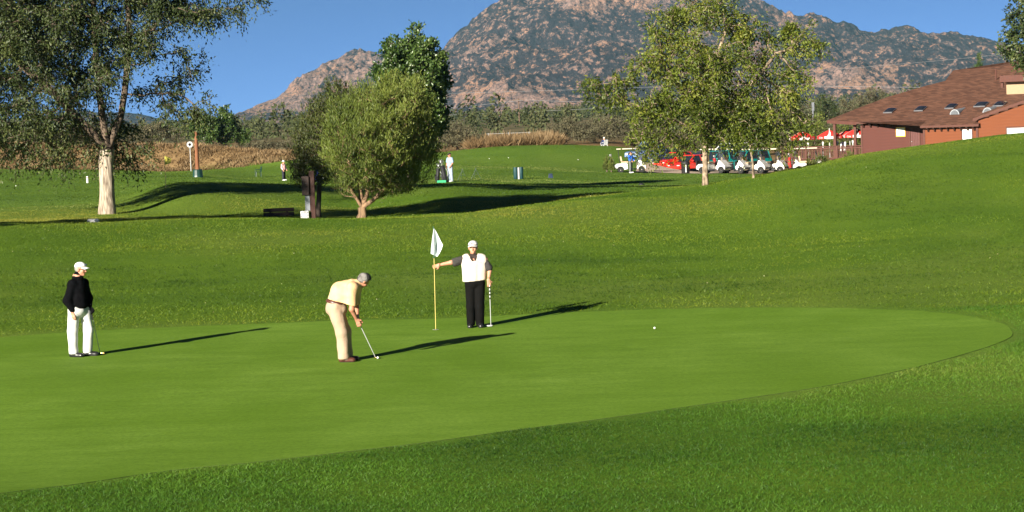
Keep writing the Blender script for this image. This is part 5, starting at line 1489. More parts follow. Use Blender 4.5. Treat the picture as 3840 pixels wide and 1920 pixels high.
    siding(g0[0], xg1, zb, lambda x: g0[1] + (x - g0[0]) * slope_g, YG, ORG, [(w2[0][0], w2[1][0], w2[0][1], w2[1][1])])
    # back body of the building
    bb = MB(); bb.b2(x_m0 + 0.1, xg1, 0.25, 14.0, zb, ze - 0.2); bb.build('rear_wall', TRIM, root)
    # corner boards
    for (x, y, zt, wd) in ((x_m0, -0.035, roofz(0) - 0.15, 0.14), (x_o0 + 0.05, YO - 0.035, roofz(YO) - 0.15, 0.16), (x_o1 + 0.02, YG - 0.04, roofz(YO) - 0.12, 0.18)):
        c = MB(); c.b2(x - wd / 2, x + wd / 2, y, y + 0.03, zb, zt); c.build('corner_board', TRIM, root)
    # door
    d = MB(); d.b2(dr[0][0] - 0.06, dr[0][0] + 0.02, -0.05, 0.0, dz0 - 1, dr[1][1] + 0.06); d.b2(dr[1][0] - 0.02, dr[1][0] + 0.06, -0.05, 0.0, dz0 - 1, dr[1][1] + 0.06); d.b2(dr[0][0] + 0.02, dr[1][0] - 0.02, -0.048, 0.0, dr[1][1] - 0.02, dr[1][1] + 0.06)
    fr = d.build('door_frame', TRIM, root)
    door = thing_part('door', root)
    n = 5; ww = (dr[1][0] - dr[0][0] - 0.06) / n
    for k in range(n):
        c = MB(); c.b2(dr[0][0] + 0.03 + k * ww + 0.006, dr[0][0] + 0.03 + (k + 1) * ww - 0.006, -0.012, 0.02, dz0 - 1, dr[1][1] - 0.04); c.build('plank', M('door_paint', (0.105, 0.036, 0.030), 0.7, (0.09, 0.03, 0.025), 6), door)
    c = MB(); c.lathe([(0.01, 0), (0.03, 0.02), (0.03, 0.05), (0.01, 0.07)], (dr[0][0] + 0.12, -0.08, dz0 + 0.3), 10, 'y'); c.build('handle', STEEL, door, True)
    # notice board in a yellow frame
    YEL = M('yellow_frame', (0.80, 0.48, 0.06), 0.6, (0.72, 0.42, 0.05), 8); PAP = M('white_notice', (0.78, 0.77, 0.72), 0.7, (0.74, 0.73, 0.68), 8)
    (a0, z0), (a1, z1) = nb
    nbt = thing_part('notice_board', root)
    c = MB(); c.b2(a0, a1, -0.05, -0.022, z0, z0 + 0.09); c.b2(a0, a1, -0.05, -0.022, z1 - 0.07, z1); c.b2(a0, a0 + 0.05, -0.05, -0.022, z0 + 0.09, z1 - 0.07); c.b2(a1 - 0.07, a1, -0.05, -0.022, z0 + 0.09, z1 - 0.07); c.build('frame', YEL, nbt)
    c = MB(); c.b2(a0 + 0.05, a1 - 0.07, -0.04, -0.02, z0 + 0.09, z1 - 0.07); c.build('panel', PAP, nbt)
    c = MB()
    for k in range(7): c.b2(a0 + 0.20, a0 + 0.25, -0.046, -0.041, z1 - 0.16 - k * 0.075, z1 - 0.12 - k * 0.075)
    c.build('lettering', M('dark_print', (0.06, 0.06, 0.06), 0.8), nbt)
    # white windows
    for (q, y, nm) in ((w1, YO, 'window'), (w2, YG, 'window')):
        (a0, z0), (a1, z1) = q
        wt = thing_part('window', root)
        c = MB(); c.b2(a0, a1, y + 0.0, y + 0.03, z0, z1); c.build('pane', M('white_blind', (0.80, 0.80, 0.78), 0.35, (0.77, 0.77, 0.75), 4, coat=0.5), wt)
        c = MB(); c.b2(a0 - 0.09, a0, y - 0.035, y + 0.03, z0 - 0.1, z1 + 0.1); c.b2(a1, a1 + 0.09, y - 0.035, y + 0.03, z0 - 0.1, z1 + 0.1); c.b2(a0, a1, y - 0.034, y + 0.03, z1, z1 + 0.1); c.b2(a0, a1, y - 0.034, y + 0.03, z0 - 0.1, z0); c.build('frame', TRIM if nm == 'window' else YEL, wt)
    # --- roof
    n_r = np.array([0, -sl, 1.0]); n_r /= np.linalg.norm(n_r)
    nw = e * n_r[0] + inn * n_r[1] + np.array([0, 0, n_r[2]])
    pr0 = p0 + inn * (-0.5) + np.array([0, 0, ze])
    def rp(x, y): return loc(plane_hit(x, y, pr0, nw))
    def eave_pt(x, yl): 
        return np.array([fl(x, 450, yl)[0], yl, roofz(yl)])
    top = [rp(3101, 452), rp(3208, 409), rp(3333, 362), rp(3478, 320), rp(3545, 303), rp(3564, 277), rp(3574, 264), rp(3733, 250), rp(3781, 237), rp(3850, 222), rp(4000, 196)]
    xr = max(xg1 + 0.4, top[-1][0]); xo = fl(3450, 465, YO - 0.5)[0]; xg = fl(3664, 450, YO - 0.5)[0]
    yl = top[0][1]
    poly = [top[0], eave_pt(3228, -0.5) * (1, 1, 1), np.array([xo, -0.5, roofz(-0.5)]), np.array([xo, YO - 0.5, roofz(YO - 0.5)]), np.array([xg + 0.12, YO - 0.5, roofz(YO - 0.5)]), np.array([xg + 0.12, YG + 0.4, roofz(YG + 0.4)]), np.array([xr, YG + 0.4, roofz(YG + 0.4)]), np.array([xr, top[-1][1], top[-1][2]])] + top[::-1][:-1]
    poly[1] = np.array([x_m0 - 0.25, -0.5, roofz(-0.5)])
    porch = [top[0], poly[1]]
    bmr = bmesh.new()
    up_ = [bmr.verts.new(p) for p in poly]; dn_ = [bmr.verts.new(np.array(p) - np.array([0, 0, 0.16])) for p in poly]
    bmr.faces.new(up_); bmr.faces.new(dn_[::-1])
    k = len(poly)
    for i in range(k): bmr.faces.new((up_[i], dn_[i], dn_[(i + 1) % k], up_[(i + 1) % k]))
    # far slopes behind hip and ridge
    prev = None
    for p in top:
        q = bmr.verts.new(np.array(p) + np.array([3.0, 7.0, 0]) - np.array([0, 0, min(2.6, p[2] - ze - 0.3)])); t_ = bmr.verts.new(np.array(p) + np.array([0, 0.004, -0.004]))
        if prev: bmr.faces.new((prev[1], t_, q, prev[0]))
        prev = (q, t_)
    bmesh.ops.triangulate(bmr, faces=[f for f in bmr.faces if len(f.verts) > 4])
    bmesh.ops.recalc_face_normals(bmr, faces=bmr.faces)
    mer = bpy.data.meshes.new('roof'); bmr.to_mesh(mer); bmr.free()
    roof = link('roof', mer, SHG, root)
    # fascia boards
    def board(nm, p, q, h=0.2, t=0.04, mat=TRIM, par=root, dy=-0.03):
        p, q = np.array(p), np.array(q); d_ = q - p; ln = np.linalg.norm(d_)
        c = MB(); c.add([p + (0, dy, -h), q + (0, dy, -h), q + (0, dy + t, -h), p + (0, dy + t, -h), p + (0, dy, 0.02), q + (0, dy, 0.02), q + (0, dy + t, 0.02), p + (0, dy + t, 0.02)], [(0, 1, 5, 4), (1, 2, 6, 5), (2, 3, 7, 6), (3, 0, 4, 7), (4, 5, 6, 7), (3, 2, 1, 0)])
        return c.build(nm, mat, par)
    board('fascia', top[0], poly[1], 0.24); board('fascia', poly[1], poly[2], 0.14); board('fascia', poly[3], poly[4], 0.14)
    ra, rb = np.array([g0[0] - 0.35, YG - 0.25, g0[1] - 0.35 * slope_g + 0.10]), np.array([xg1 + 0.3, YG - 0.25, g0[1] + (xg1 + 0.3 - g0[0]) * slope_g + 0.10])
    board('rake_board', ra, rb, 0.18)
    c = MB(); c.add([ra, rb, rb + (0, 0.9, 0.25), ra + (0, 0.9, 0.25), ra + (0, 0, 0.04), rb + (0, 0, 0.04), rb + (0, 0.9, 0.29), ra + (0, 0.9, 0.29)], [(3, 2, 1, 0), (4, 5, 6, 7), (0, 1, 5, 4), (1, 2, 6, 5), (2, 3, 7, 6), (3, 0, 4, 7)]); c.build('rake_roof', SHG, root)
    # rafter brackets under the eaves
    def bracket(x, yw, zt, par):
        c = MB(); c.prism([(0, 0), (-0.0, -0.42), (-0.10, -0.38), (-0.30, -0.17), (-0.48, -0.13), (-0.48, 0)], -0.06, 0.06)
        v = [(q[1], q[0], q[2]) for q in c.v]; c.v = v
        o = c.build('bracket', BRK, par); o.location = (x, yw, zt); return o
    xs0, xs1 = fl(3240, 470)[0], fl(3452, 460)[0]
    first = None
    for k in range(9):
        x = xs0 + (xs1 - xs0) * k / 8
        if first is None: first = bracket(x, 0.0, roofz(0) - 0.17 - 0.05, root)
        else: o = link('bracket', first.data, None, root); o.location = (x, 0.0, roofz(0) - 0.22)
    xs0, xs1 = fl(3482, 470, YO)[0], fl(3655, 460, YO)[0]
    for k in range(8):
        o = link('bracket', first.data, None, root); o.location = (xs0 + (xs1 - xs0) * k / 7, YO, roofz(YO) - 0.22)
    # skylights: curb frame and dark dome
    GLS = M('skylight_dome', (0.012, 0.014, 0.02), 0.08, (0.02, 0.022, 0.03), 3, spec=0.8, coat=0.5)
    FRM = M('skylight_frame', (0.20, 0.20, 0.21), 0.4, metal=0.6)
    a_ = math.atan(sl)
    for (x, y, wpx) in ((3337, 418, 46), (3452, 411, 46), (3567, 402, 46), (3680, 395, 58), (3750, 393, 52)):
        c0 = rp(x, y); w_ = wpx / 45 * 0.78; h_ = 1.2
        sk = thing_part('skylight', root); sk.location = c0; sk.rotation_euler = (a_, 0, 0)
        c = MB(); c.b2(-w_ / 2, w_ / 2, -h_ / 2, h_ / 2, 0.0, 0.11); c.build('frame', FRM, sk, bevel=0.02)
        c = MB(); V = []; nn = 7
        for i in range(nn):
            for j in range(nn):
                u_, v_ = -1 + 2 * i / (nn - 1), -1 + 2 * j / (nn - 1)
                V.append((u_ * w_ * 0.46, v_ * h_ * 0.46, 0.112 + 0.14 * (1 - u_ ** 4) * (1 - v_ ** 4)))
        c.add(V, [(i * nn + j, (i + 1) * nn + j, (i + 1) * nn + j + 1, i * nn + j + 1) for i in range(nn - 1) for j in range(nn - 1)]); c.build('dome', GLS, sk, True)
    # half-round roof vents with louvres and a tapering hood
    GAL = M('galvanised', (0.27, 0.29, 0.31), 0.5, (0.23, 0.25, 0.27), 8, metal=0.3)
    for (x, y) in ((3580, 429), (3703, 422)):
        c0 = rp(x, y); v = thing_part('roof_vent', root); v.location = c0 + np.array([0, 0, -0.05]); v.rotation_euler = (0, 0, 0)
        rr = 0.41; nn = 12; V = []; F = []
        for i in range(nn + 1):
            t = math.pi * i / nn
            V += [(rr * math.cos(t), 0, rr * 1.12 * math.sin(t)), (rr * 0.03 * math.cos(t) + 0.25, 2.1, 0.59 + rr * 0.03 * math.sin(t))]
        for i in range(nn): F.append((2 * i, 2 * i + 1, 2 * i + 3, 2 * i + 2))
        c = MB(); c.add(V, F); c.build('hood', GAL, v, True)
        c = MB(); ring = []
        for i in range(nn): 
            t0, t1 = math.pi * i / nn, math.pi * (i + 1) / nn
            c.add([(rr * math.cos(t0), -0.03, rr * 1.12 * math.sin(t0)), (rr * math.cos(t1), -0.03, rr * 1.12 * math.sin(t1)), (rr * .86 * math.cos(t1), -0.03, rr * .96 * math.sin(t1)), (rr * .86 * math.cos(t0), -0.03, rr * .96 * math.sin(t0)), (rr * math.cos(t0), 0.03, rr * 1.12 * math.sin(t0)), (rr * math.cos(t1), 0.03, rr * 1.12 * math.sin(t1)), (rr * .86 * math.cos(t1), 0.03, rr * .96 * math.sin(t1)), (rr * .86 * math.cos(t0), 0.03, rr * .96 * math.sin(t0))], [(0, 1, 2, 3), (7, 6, 5, 4), (0, 4, 5, 1), (2, 6, 7, 3)])
        c.build('rim', GAL, v, True)
        for k in range(5):
            z = 0.05 + k * 0.085; hw = rr * 0.88 * math.sqrt(max(0.02, 1 - (z / (rr * 1.05)) ** 2))
            c = MB(); c.box((0, 0.0, z), (2 * hw, 0.05, 0.045), Matrix.Rotation(R(35), 3, 'X')); c.build('louvre', GAL, v)
        c = MB(); c.b2(-rr * .8, rr * .8, 0.06, 0.08, 0, rr * .8); c.build('vent_back', DARK, v)
    # gable dormer at the right, half behind the dark tree
    q0 = rp(3776, 354); q1 = rp(3842, 354)
    yd = q0[1] - 0.0; dx0, dx1 = fl(3774, 330, yd)[0], fl(3850, 330, yd)[0]; dz0_, dz1_ = fl(3776, 352, yd)[1], fl(3776, 308, yd)[1]
    dm = thing_part('dormer', root)
    c = MB(); c.b2(dx0, dx1 + 1.5, yd, yd + 4, dz0_ - 0.4, dz1_); c.build('gable_panel', WOOD, dm)
    c = MB(); c.b2(dx0 - 0.35, dx1 + 1.6, yd - 0.7, yd + 5, dz1_ + 0.0, dz1_ + 0.55); c.build('dormer_roof', TRIM, dm, bevel=0.03)
    c = MB(); c.b2(dx0 - 0.30, dx0 - 0.12, yd - 0.5, yd - 0.32, dz1_ - 0.45, dz1_); c.build('brace', TRIM, dm)
    pp = rp(3735, 300); c = MB(); c.tube([(0, 0, -0.1), (0, 0, 0.9)], 0.06, 10); o = c.build('vent_pipe', TRIM, root, True); o.location = pp
    # --- porch and deck
    yr = 0.15
    zr0, zr1 = fl(3226, 545, yr)[1], fl(3226, 592, yr)[1]
    zt_ = zr0; zf = zt_ - 1.05
    xd0 = fl(2930, 560, yr)[0]; xd1 = x_m0 - 0.1
    for x in (fl(3128, 500, yr)[0], fl(3217, 500, 0.9)[0]):
        c = MB(); c.b2(x - 0.11, x + 0.11, yr + 0.05, yr + 0.27, zf - 1.5, min(roofz(-0.5) - 0.06, ze - 0.05)); c.build('porch_post', TRIM, root)
    c = MB(); c.b2(xd0, xd1, yr - 0.02, yr + 6.0, zf - 0.22, zf - 0.05); c.build('deck_floor', TRIM, root)
    rl = thing_part('railing', root)
    c = MB(); c.b2(xd0, xd1, yr - 0.06, yr + 0.10, zt_ - 0.05, zt_ + 0.02); c.build('hand_rail', TRIM, rl)
    c = MB(); c.b2(xd0, xd1, yr - 0.02, yr + 0.06, zt_ - 0.24, zt_ - 0.12); c.build('top_board', TRIM, rl)
    c = MB(); c.b2(xd0, xd1, yr - 0.02, yr + 0.06, zf - 0.02, zf + 0.08); c.build('bottom_board', TRIM, rl)
    n = int((xd1 - xd0) / 0.145); fst = None
    for k in range(n):
        x = xd0 + 0.07 + k * 0.145
        if fst is None:
            c = MB(); c.b2(-0.04, 0.04, yr + 0.061, yr + 0.09, zf - 0.25, zt_ - 0.052); fst = c.build('baluster', TRIM, rl); fst.location = (x, 0, 0)
        else:
            o = link('baluster', fst.data, None, rl); o.location = (x, 0, 0)
    for x in (fl(3024, 570, yr)[0], fl(3082, 570, yr)[0], fl(3140, 570, yr)[0], fl(3197, 570, yr)[0]):
        c = MB(); c.b2(x - 0.07, x + 0.07, yr - 0.10, yr - 0.021, zf - 0.9, zt_ - 0.052); c.build('rail_post', TRIM, rl)
    c = MB(); c.b2(xd0, xd1, yr + 0.2, yr + 0.3, zf - 1.6, zf - 0.25); c.build('deck_skirt', TRIM, root)
    # --- red umbrellas on the deck
    RED = M('umbrella_red', (0.62, 0.030, 0.022), 0.7, (0.56, 0.025, 0.018), 5); WHT = M('umbrella_white', (0.78, 0.76, 0.74), 0.7); POLE = M('white_pole', (0.75, 0.75, 0.73), 0.4)
    T = lambda l: p0 + e * l[0] + inn * l[1] + np.array([0, 0, l[2]])
    labs = ['red and white umbrella nearest the carts, leftmost on the deck', 'red and white umbrella left of the porch post', 'red and white umbrella partly hidden behind the rightmost one', 'red and white umbrella touching the shade-darkened clubhouse wall']
    for i, (x, ya, yb, yo, rot) in enumerate(((3007, 493, 524, 1.0, 0.2), (3110, 487, 519, 1.2, 0.0), (3186, 484, 514, 2.6, 0.25), (3211, 481, 514, 1.3, 0.1))):
        ax, az = fl(x, ya, yo); _, bz = fl(x, yb, yo)
        o = thing('umbrella', labs[i], 'umbrella', T((ax, yo, zf)), yaw + rot, 'umbrellas on the deck')
        H = az - zf; hb = bz - zf + 0.20; rad = 1.12; n8 = 8
        c = MB(); c.tube([(0, 0, 0), (0, 0, H + 0.07)], 0.025, 8); c.lathe([(0.01, H + 0.02), (0.045, H + 0.05), (0.04, H + 0.10), (0.008, H + 0.13)], (0, 0, 0), 8); c.build('pole', POLE, o, True)
        c = MB(); c.lathe([(0.26, 0.0), (0.26, 0.05), (0.05, 0.09)], (0, 0, 0), 14); c.build('base', POLE, o, True)
        for kk in range(n8):
            a0, a1 = 2 * math.pi * kk / n8, 2 * math.pi * (kk + 1) / n8
            def cp(t, s_):
                a = a0 + (a1 - a0) * s_; r_ = rad * t * (1 - 0.06 * math.sin(math.pi * s_)); zz = H - (H - hb) * (t ** 1.25) - 0.03 * math.sin(math.pi * s_) * t
                return (r_ * math.cos(a), r_ * math.sin(a), zz)
            def patch(s0, s1, nm, mat, par, lift=0.0, bend=0.0):
                c = MB(); V = []; m_ = 6; q = 4
                for iu in range(m_ + 1):
                    for iv in range(q + 1):
                        t = iu / m_; s_ = s0 + (s1 - s0) * iv / q + bend * math.sin(math.pi * t) 
                        p_ = cp(t, min(max(s_, 0), 1)); V.append((p_[0], p_[1], p_[2] + lift))
                c.add(V, [(iu * (q + 1) + iv, (iu + 1) * (q + 1) + iv, (iu + 1) * (q + 1) + iv + 1, iu * (q + 1) + iv + 1) for iu in range(m_) for iv in range(q)])
                return c.build(nm, mat, par, True)
            pn = patch(0, 1, 'canopy_panel', RED, o)
            if kk % 2 == 0: patch(0.22, 0.55, 'white_ribbon', WHT, pn, 0.012, 0.16)
            # hanging valance with scalloped foot
            e0, e1 = np.array(cp(1, 0)), np.array(cp(1, 1)); V = []
            for iv in range(9):
                s_ = iv / 8; p_ = e0 + (e1 - e0) * s_; V += [p_, p_ - np.array([0, 0, 0.20 + 0.03 * math.sin(math.pi * s_)])]
            c = MB(); c.add(V, [(2 * iv, 2 * iv + 1, 2 * iv + 3, 2 * iv + 2) for iv in range(8)])
            va = c.build('valance', WHT if kk % 2 == 0 else RED, o, False)
            fc = bpy.data.curves.new('lettering', 'FONT'); fc.body = 'Cola'; fc.size = 0.22; fc.align_x = 'CENTER'; fc.align_y = 'CENTER'; fc.shear = 0.3
            tmp = bpy.data.objects.new('lettering', fc); ml = bpy.data.meshes.new_from_object(tmp); bpy.data.objects.remove(tmp); bpy.data.curves.remove(fc)
            fo = link('lettering', ml, RED if kk % 2 == 0 else WHT)
            md = (e0 + e1) / 2; am = (a0 + a1) / 2
            fo.parent = va; fo.location = (md[0] * 1.012, md[1] * 1.012, md[2] - 0.11); fo.rotation_euler = (R(90), 0, am + math.pi / 2)
    for i, (x, yt, yo, lab) in enumerate(((3030, 535, 0.8, 'slim white lamp post behind the rail right of the leftmost umbrella'), (3086, 531, 0.8, 'slim white lamp post left of the porch post'), (3141, 529, 0.8, 'slim white lamp post right of the porch post'), (3198, 526, 0.8, 'slim white lamp post nearest the shade-darkened wall'))):
        ax, az = fl(x, yt, yo)
        o = thing('deck_lamp', lab, 'lamp', T((ax, yo, zf)), yaw, 'lamps along the deck rail')
        c = MB(); c.tube([(0, 0, 0), (0, 0, az - zf - 0.3)], 0.035, 8); c.build('post', POLE, o, True)
        c = MB(); c.lathe([(0.04, az - zf - 0.3), (0.085, az - zf - 0.12), (0.07, az - zf - 0.02), (0.01, az - zf)], (0, 0, 0), 10); c.build('globe', POLE, o, True)
    ax, az = fl(3157, 540, 1.6)
    o = thing('deck_chair', 'white plastic chair on the deck behind the railing', 'chair', T((ax, 1.6, zf - 0.05)), yaw)
    c = MB(); c.box((0, 0, 0.44), (0.5, 0.5, 0.04)); c.build('seat', POLE, o, bevel=0.01)
    c = MB(); c.box((0, 0.24, 0.95), (0.5, 0.05, 0.9), Matrix.Rotation(R(-10), 3, 'X')); c.build('backrest', POLE, o, bevel=0.015)
    for sx in (-1, 1):
        for sy in (-1, 1):
            c = MB(); c.tube([(0.22 * sx, 0.22 * sy, 0.425), (0.25 * sx, 0.25 * sy, 0)], 0.02, 6); c.build('leg', POLE, o)
        c = MB(); c.tube([(0.25 * sx, -0.22, 0.44), (0.26 * sx, -0.22, 0.66), (0.26 * sx, 0.24, 0.70)], 0.02, 6); c.build('arm', POLE, o)
def thing_part(name, parent):
    o = bpy.data.objects.new(name, None); COL.objects.link(o); o.parent = parent; return o
clubhouse()
# ------------------------------------------------------------------ parking strip, carts, cars
def sheet(name, label, pts, mat, lift=0.02, n=14):
    pts = np.array(pts); m = len(pts)
    seg = []
    for i in range(m):
        for t in np.arange(0, 1, 0.25): seg.append(pts[i] * (1 - t) + pts[(i + 1) % m] * t)
    seg = np.array(seg); c = seg.mean(0); m = len(seg)
    V = [c[None]] + [c + (seg - c) * (r / n) for r in range(1, n + 1)]
    V = np.concatenate(V); z = ground(V[:, 0], V[:, 1]) + lift
    ar = np.arange(m); nx = (ar + 1) % m
    F3 = np.stack([np.zeros(m, int), 1 + ar, 1 + nx], 1)
    F4 = np.concatenate([np.stack([1 + r * m + ar, 1 + (r + 1) * m + ar, 1 + (r + 1) * m + nx, 1 + r * m + nx], 1) for r in range(n - 1)])
    o = link(name, mesh_np(name, np.column_stack([V, z]), [F3, F4], True), mat); tag(o, label, kind='structure')
    return o
def at(x, Y): return ((x - 1920) / FPX * Y, Y)
sheet('parking_lot', 'pale tan paved parking strip beyond the crest', [at(2395, 189), at(2560, 186.5), at(2900, 185.5), at(3060, 187), at(3060, 213), at(2700, 216), at(2480, 212), at(2400, 200)], M('tan_paving', (0.56, 0.42, 0.31), 0.9, (0.48, 0.35, 0.26), 0.8, 0.3, 12), 0.03)

CARTW = M('cart_white', (0.78, 0.76, 0.71), 0.3, (0.73, 0.71, 0.66), 3, coat=0.4); CARTR = M('cart_roof', (0.74, 0.65, 0.50), 0.5, (0.68, 0.59, 0.45), 3); BLK = M('cart_black', (0.015, 0.015, 0.016), 0.6)
SEATM = M('cart_seat', (0.55, 0.40, 0.25), 0.6, (0.48, 0.34, 0.21), 6); TYRE = M('tyre', (0.018, 0.018, 0.018), 0.85); HUBW = M('hub_cream', (0.70, 0.66, 0.55), 0.4, (0.62, 0.58, 0.48), 12); CHROME = M('chrome', (0.7, 0.7, 0.7), 0.15, metal=1.0)
def wheel(root, x, y, r, w, side, hub=HUBW, name='wheel'):
    g = thing_part(name, root); g.location = (x, y, r)
    c = MB(); c.lathe([(r * 0.55, -w / 2), (r * 0.92, -w / 2), (r, -w * 0.3), (r, w * 0.3), (r * 0.92, w / 2), (r * 0.55, w / 2)], (0, 0, 0), 18, 'y'); c.build('tyre', TYRE, g, True)
    c = MB(); c.lathe([(r * 0.56, -w * 0.34), (r * 0.58, -w * 0.1), (r * 0.58, w * 0.1), (r * 0.56, w * 0.34)] , (0, 0, 0), 16, 'y'); c.lathe([(r * 0.16, -w * 0.5), (r * 0.2, -w * 0.3), (r * 0.2, w * 0.3), (r * 0.16, w * 0.5)], (0, 0, 0), 10, 'y'); c.build('rim', hub, g, True)
    return g
def make_cart():
    root = thing('golf_cart', 'x', 'golf cart')
    # rear body with wheel arch
    def arch(cx, r, z0, n=8): return [(cx + r * math.cos(t), z0 + r * math.sin(t)) for t in np.linspace(0, math.pi, n)]
    a = arch(-0.78, 0.28, 0.24)
    c = MB(); c.prism([(-0.22, 0.30), (-0.22, 0.68), (-0.34, 0.74), (-1.05, 0.72), (-1.22, 0.58), (-1.24, 0.34), (-1.10, 0.30)] + [(x, z) for x, z in a[::-1]], -0.58, 0.58); c.build('rear_body', CARTW, root, bevel=0.03)
    a = arch(0.82, 0.27, 0.24)
    c = MB(); c.prism([(0.50, 0.26), (0.46, 0.40), (0.62, 0.98), (0.72, 0.98), (0.98, 0.74), (1.14, 0.52), (1.16, 0.34)] + [(x, z) for x, z in a], -0.54, 0.54); c.build('front_cowl', CARTW, root, bevel=0.03)
    c = MB(); c.b2(-0.25, 0.55, -0.52, 0.52, 0.24, 0.30); c.build('floor', BLK, root)
    c = MB(); c.b2(-0.72, -0.20, -0.50, 0.50, 0.76, 0.88); c.build('seat', SEATM, root, bevel=0.03)
    c = MB(); c.box((-0.72, 0, 1.08), (0.12, 1.0, 0.36), Matrix.Rotation(R(-10), 3, 'Y')); c.build('seat_back', SEATM, root, bevel=0.03)
    c = MB(); c.b2(-1.05, 0.62, -0.56, 0.56, 1.80, 1.86); c.build('roof', CARTR, root, bevel=0.02)
    for sy in (-1, 1):
        c = MB(); c.tube([(0.64, 0.50 * sy, 0.96), (0.44, 0.50 * sy, 1.80)], 0.02, 6); c.build('roof_post', BLK, root)
        c = MB(); c.tube([(-0.84, 0.50 * sy, 0.72), (-0.92, 0.50 * sy, 1.80)], 0.02, 6); c.build('roof_post', BLK, root)
        c = MB(); c.lathe([(0.02, 0), (0.06, 0.012), (0.065, 0.03), (0.02, 0.04)], (1.04, 0.34 * sy, 0.60), 10, 'x'); c.build('headlight', CHROME, root, True)
    c = MB(); c.add([(0.63, -0.48, 0.98), (0.63, 0.48, 0.98), (0.46, 0.48, 1.72), (0.46, -0.48, 1.72), (0.642, -0.48, 0.98), (0.642, 0.48, 0.98), (0.472, 0.48, 1.72), (0.472, -0.48, 1.72)], [(0, 1, 2, 3), (7, 6, 5, 4), (0, 4, 5, 1), (1, 5, 6, 2), (2, 6, 7, 3), (3, 7, 4, 0)])
    m, nt, N, L, b = nodes_of('clear_plastic'); b.inputs['Base Color'].default_value = (0.6, 0.72, 0.82, 1); b.inputs['Roughness'].default_value = 0.15; b.inputs['Alpha'].default_value = 0.35
    c.build('windscreen', m, root)
    c = MB(); c.tube([(0.55, 0.22, 0.72), (0.28, 0.22, 1.02)], 0.02, 6)
    for k in range(12):
        t0, t1 = 2 * math.pi * k / 12, 2 * math.pi * (k + 1) / 12
        q = lambda t: (0.28 + 0.10 * math.sin(t), 0.22 + 0.17 * math.cos(t), 1.02 + 0.13 * math.sin(t))
        c.tube([q(t0), q(t1)], 0.014, 5)
    c.build('steering_wheel', BLK, root)
    c = MB(); c.b2(-1.36, -1.20, -0.50, 0.50, 0.36, 0.42); c.b2(-1.30, -1.25, -0.5, 0.5, 0.42, 0.95); c.build('bag_rack', BLK, root)
    c = MB(); c.b2(1.14, 1.20, -0.50, 0.50, 0.32, 0.44); c.build('bumper', BLK, root)
    for (x, r) in ((-0.78, 0.235), (0.82, 0.225)):
        for sy in (-1, 1): wheel(root, x, 0.46 * sy, r, 0.2, sy)
    return root
BAGB = M('bag_black', (0.015, 0.015, 0.017), 0.6); BAGR = M('bag_red', (0.40, 0.02, 0.02), 0.6); BAGG = M('bag_green', (0.02, 0.16, 0.08), 0.6); CLUBH = M('club_heads', (0.55, 0.55, 0.55), 0.3, metal=0.8)
def golf_bag(label, loc, tilt, rz, mat, group, scale=1.0, stand=False, seed=1):
    g = random.Random(seed)
    o = thing('golf_bag', label, 'golf bag', loc, rz, group, scale)
    rot = Matrix.Rotation(tilt, 3, 'Y')
    def tr(m): m.v = [tuple(rot @ Vector(p)) for p in m.v]; return m
    c = MB(); c.lathe([(0.10, 0), (0.125, 0.03), (0.12, 0.45), (0.13, 0.80), (0.145, 0.86), (0.12, 0.88)], (0, 0, 0), 14); tr(c).build('bag_body', mat, o, True)
    c = MB(); c.box((-0.125, 0, 0.32), (0.09, 0.17, 0.36)); tr(c).build('side_pocket', mat, o, bevel=0.02)
    c = MB(); c.tube([(0.12, 0, 0.75), (0.2, 0.02, 0.6), (0.2, 0.02, 0.4), (0.12, 0, 0.25)], 0.018, 6); tr(c).build('strap', M('bag_strap', (0.3, 0.3, 0.3), 0.7), o, True)
    for k in range(7):
        a = 2 * math.pi * k / 7; r = 0.07; h = 0.98 + 0.16 * g.random()
        x, y = r * math.cos(a), r * math.sin(a)
        c = MB(); c.tube([(x, y, 0.80), (x * 1.2, y * 1.2, h)], 0.006, 5); c.lathe([(0.012, h - 0.03), (0.04, h), (0.045, h + 0.05), (0.012, h + 0.09)], (x * 1.2, y * 1.2, 0), 8); tr(c).build('club', (CLUBH, BAGB, POLE_W)[k % 3], o, True)
    if stand:
        for sy in (-1, 1):
            c = MB(); c.tube([tuple(rot @ Vector((0.1, 0.05 * sy, 0.72))), (0.55, 0.22 * sy, 0.0)], 0.012, 6); c.build('stand_leg', POLE_W, o)
    return o
POLE_W = M('plain_white', (0.72, 0.72, 0.70), 0.5)
cart0 = make_cart()
def base_at(x, Y, lift=0.0):
    p = on_ground(x, Y); p[2] += lift; return p
CARTS = [(2377, 187.5, -2, 'white golf cart parked alone beside the two small conifers'),
         (2690, 186.5, -32, 'white golf cart just right of the ash trunk'), (2762, 187.0, -30, 'second white golf cart right of the ash trunk, with a red and black bag'),
         (2836, 187.0, -28, 'white golf cart behind the slim young tree trunk'), (2905, 187.4, -24, 'white golf cart third from the right of the row'), (2968, 188.0, -20, 'white golf cart second from the right of the row'),
         (3046, 187.0, -6, 'white golf cart at the right end of the row by the deck')]
for i, (x, Y, a, lab) in enumerate(CARTS):
    c = cart0 if i == 0 else copy_tree(cart0)
    c.location = base_at(x, Y, 0.0 if i == 0 else 0.03); c.rotation_euler = (0, 0, R(a)); c['label'] = lab; c['group'] = 'golf carts by the parking lot'; c.scale = (1.08,) * 3
def on_cart(i, lx, ly, z):
    x, Y, a, _ = CARTS[i]; p = base_at(x, Y, 0.0 if i == 0 else 0.03); a = R(a)
    return p + 1.08 * np.array([lx * math.cos(a) - ly * math.sin(a), lx * math.sin(a) + ly * math.cos(a), z])
golf_bag('black golf bag standing on the rear rack of the lone cart', on_cart(0, -1.40, -0.22, 0.42), R(-8), 0, BAGB, 'golf bags on carts', 0.95, seed=2)
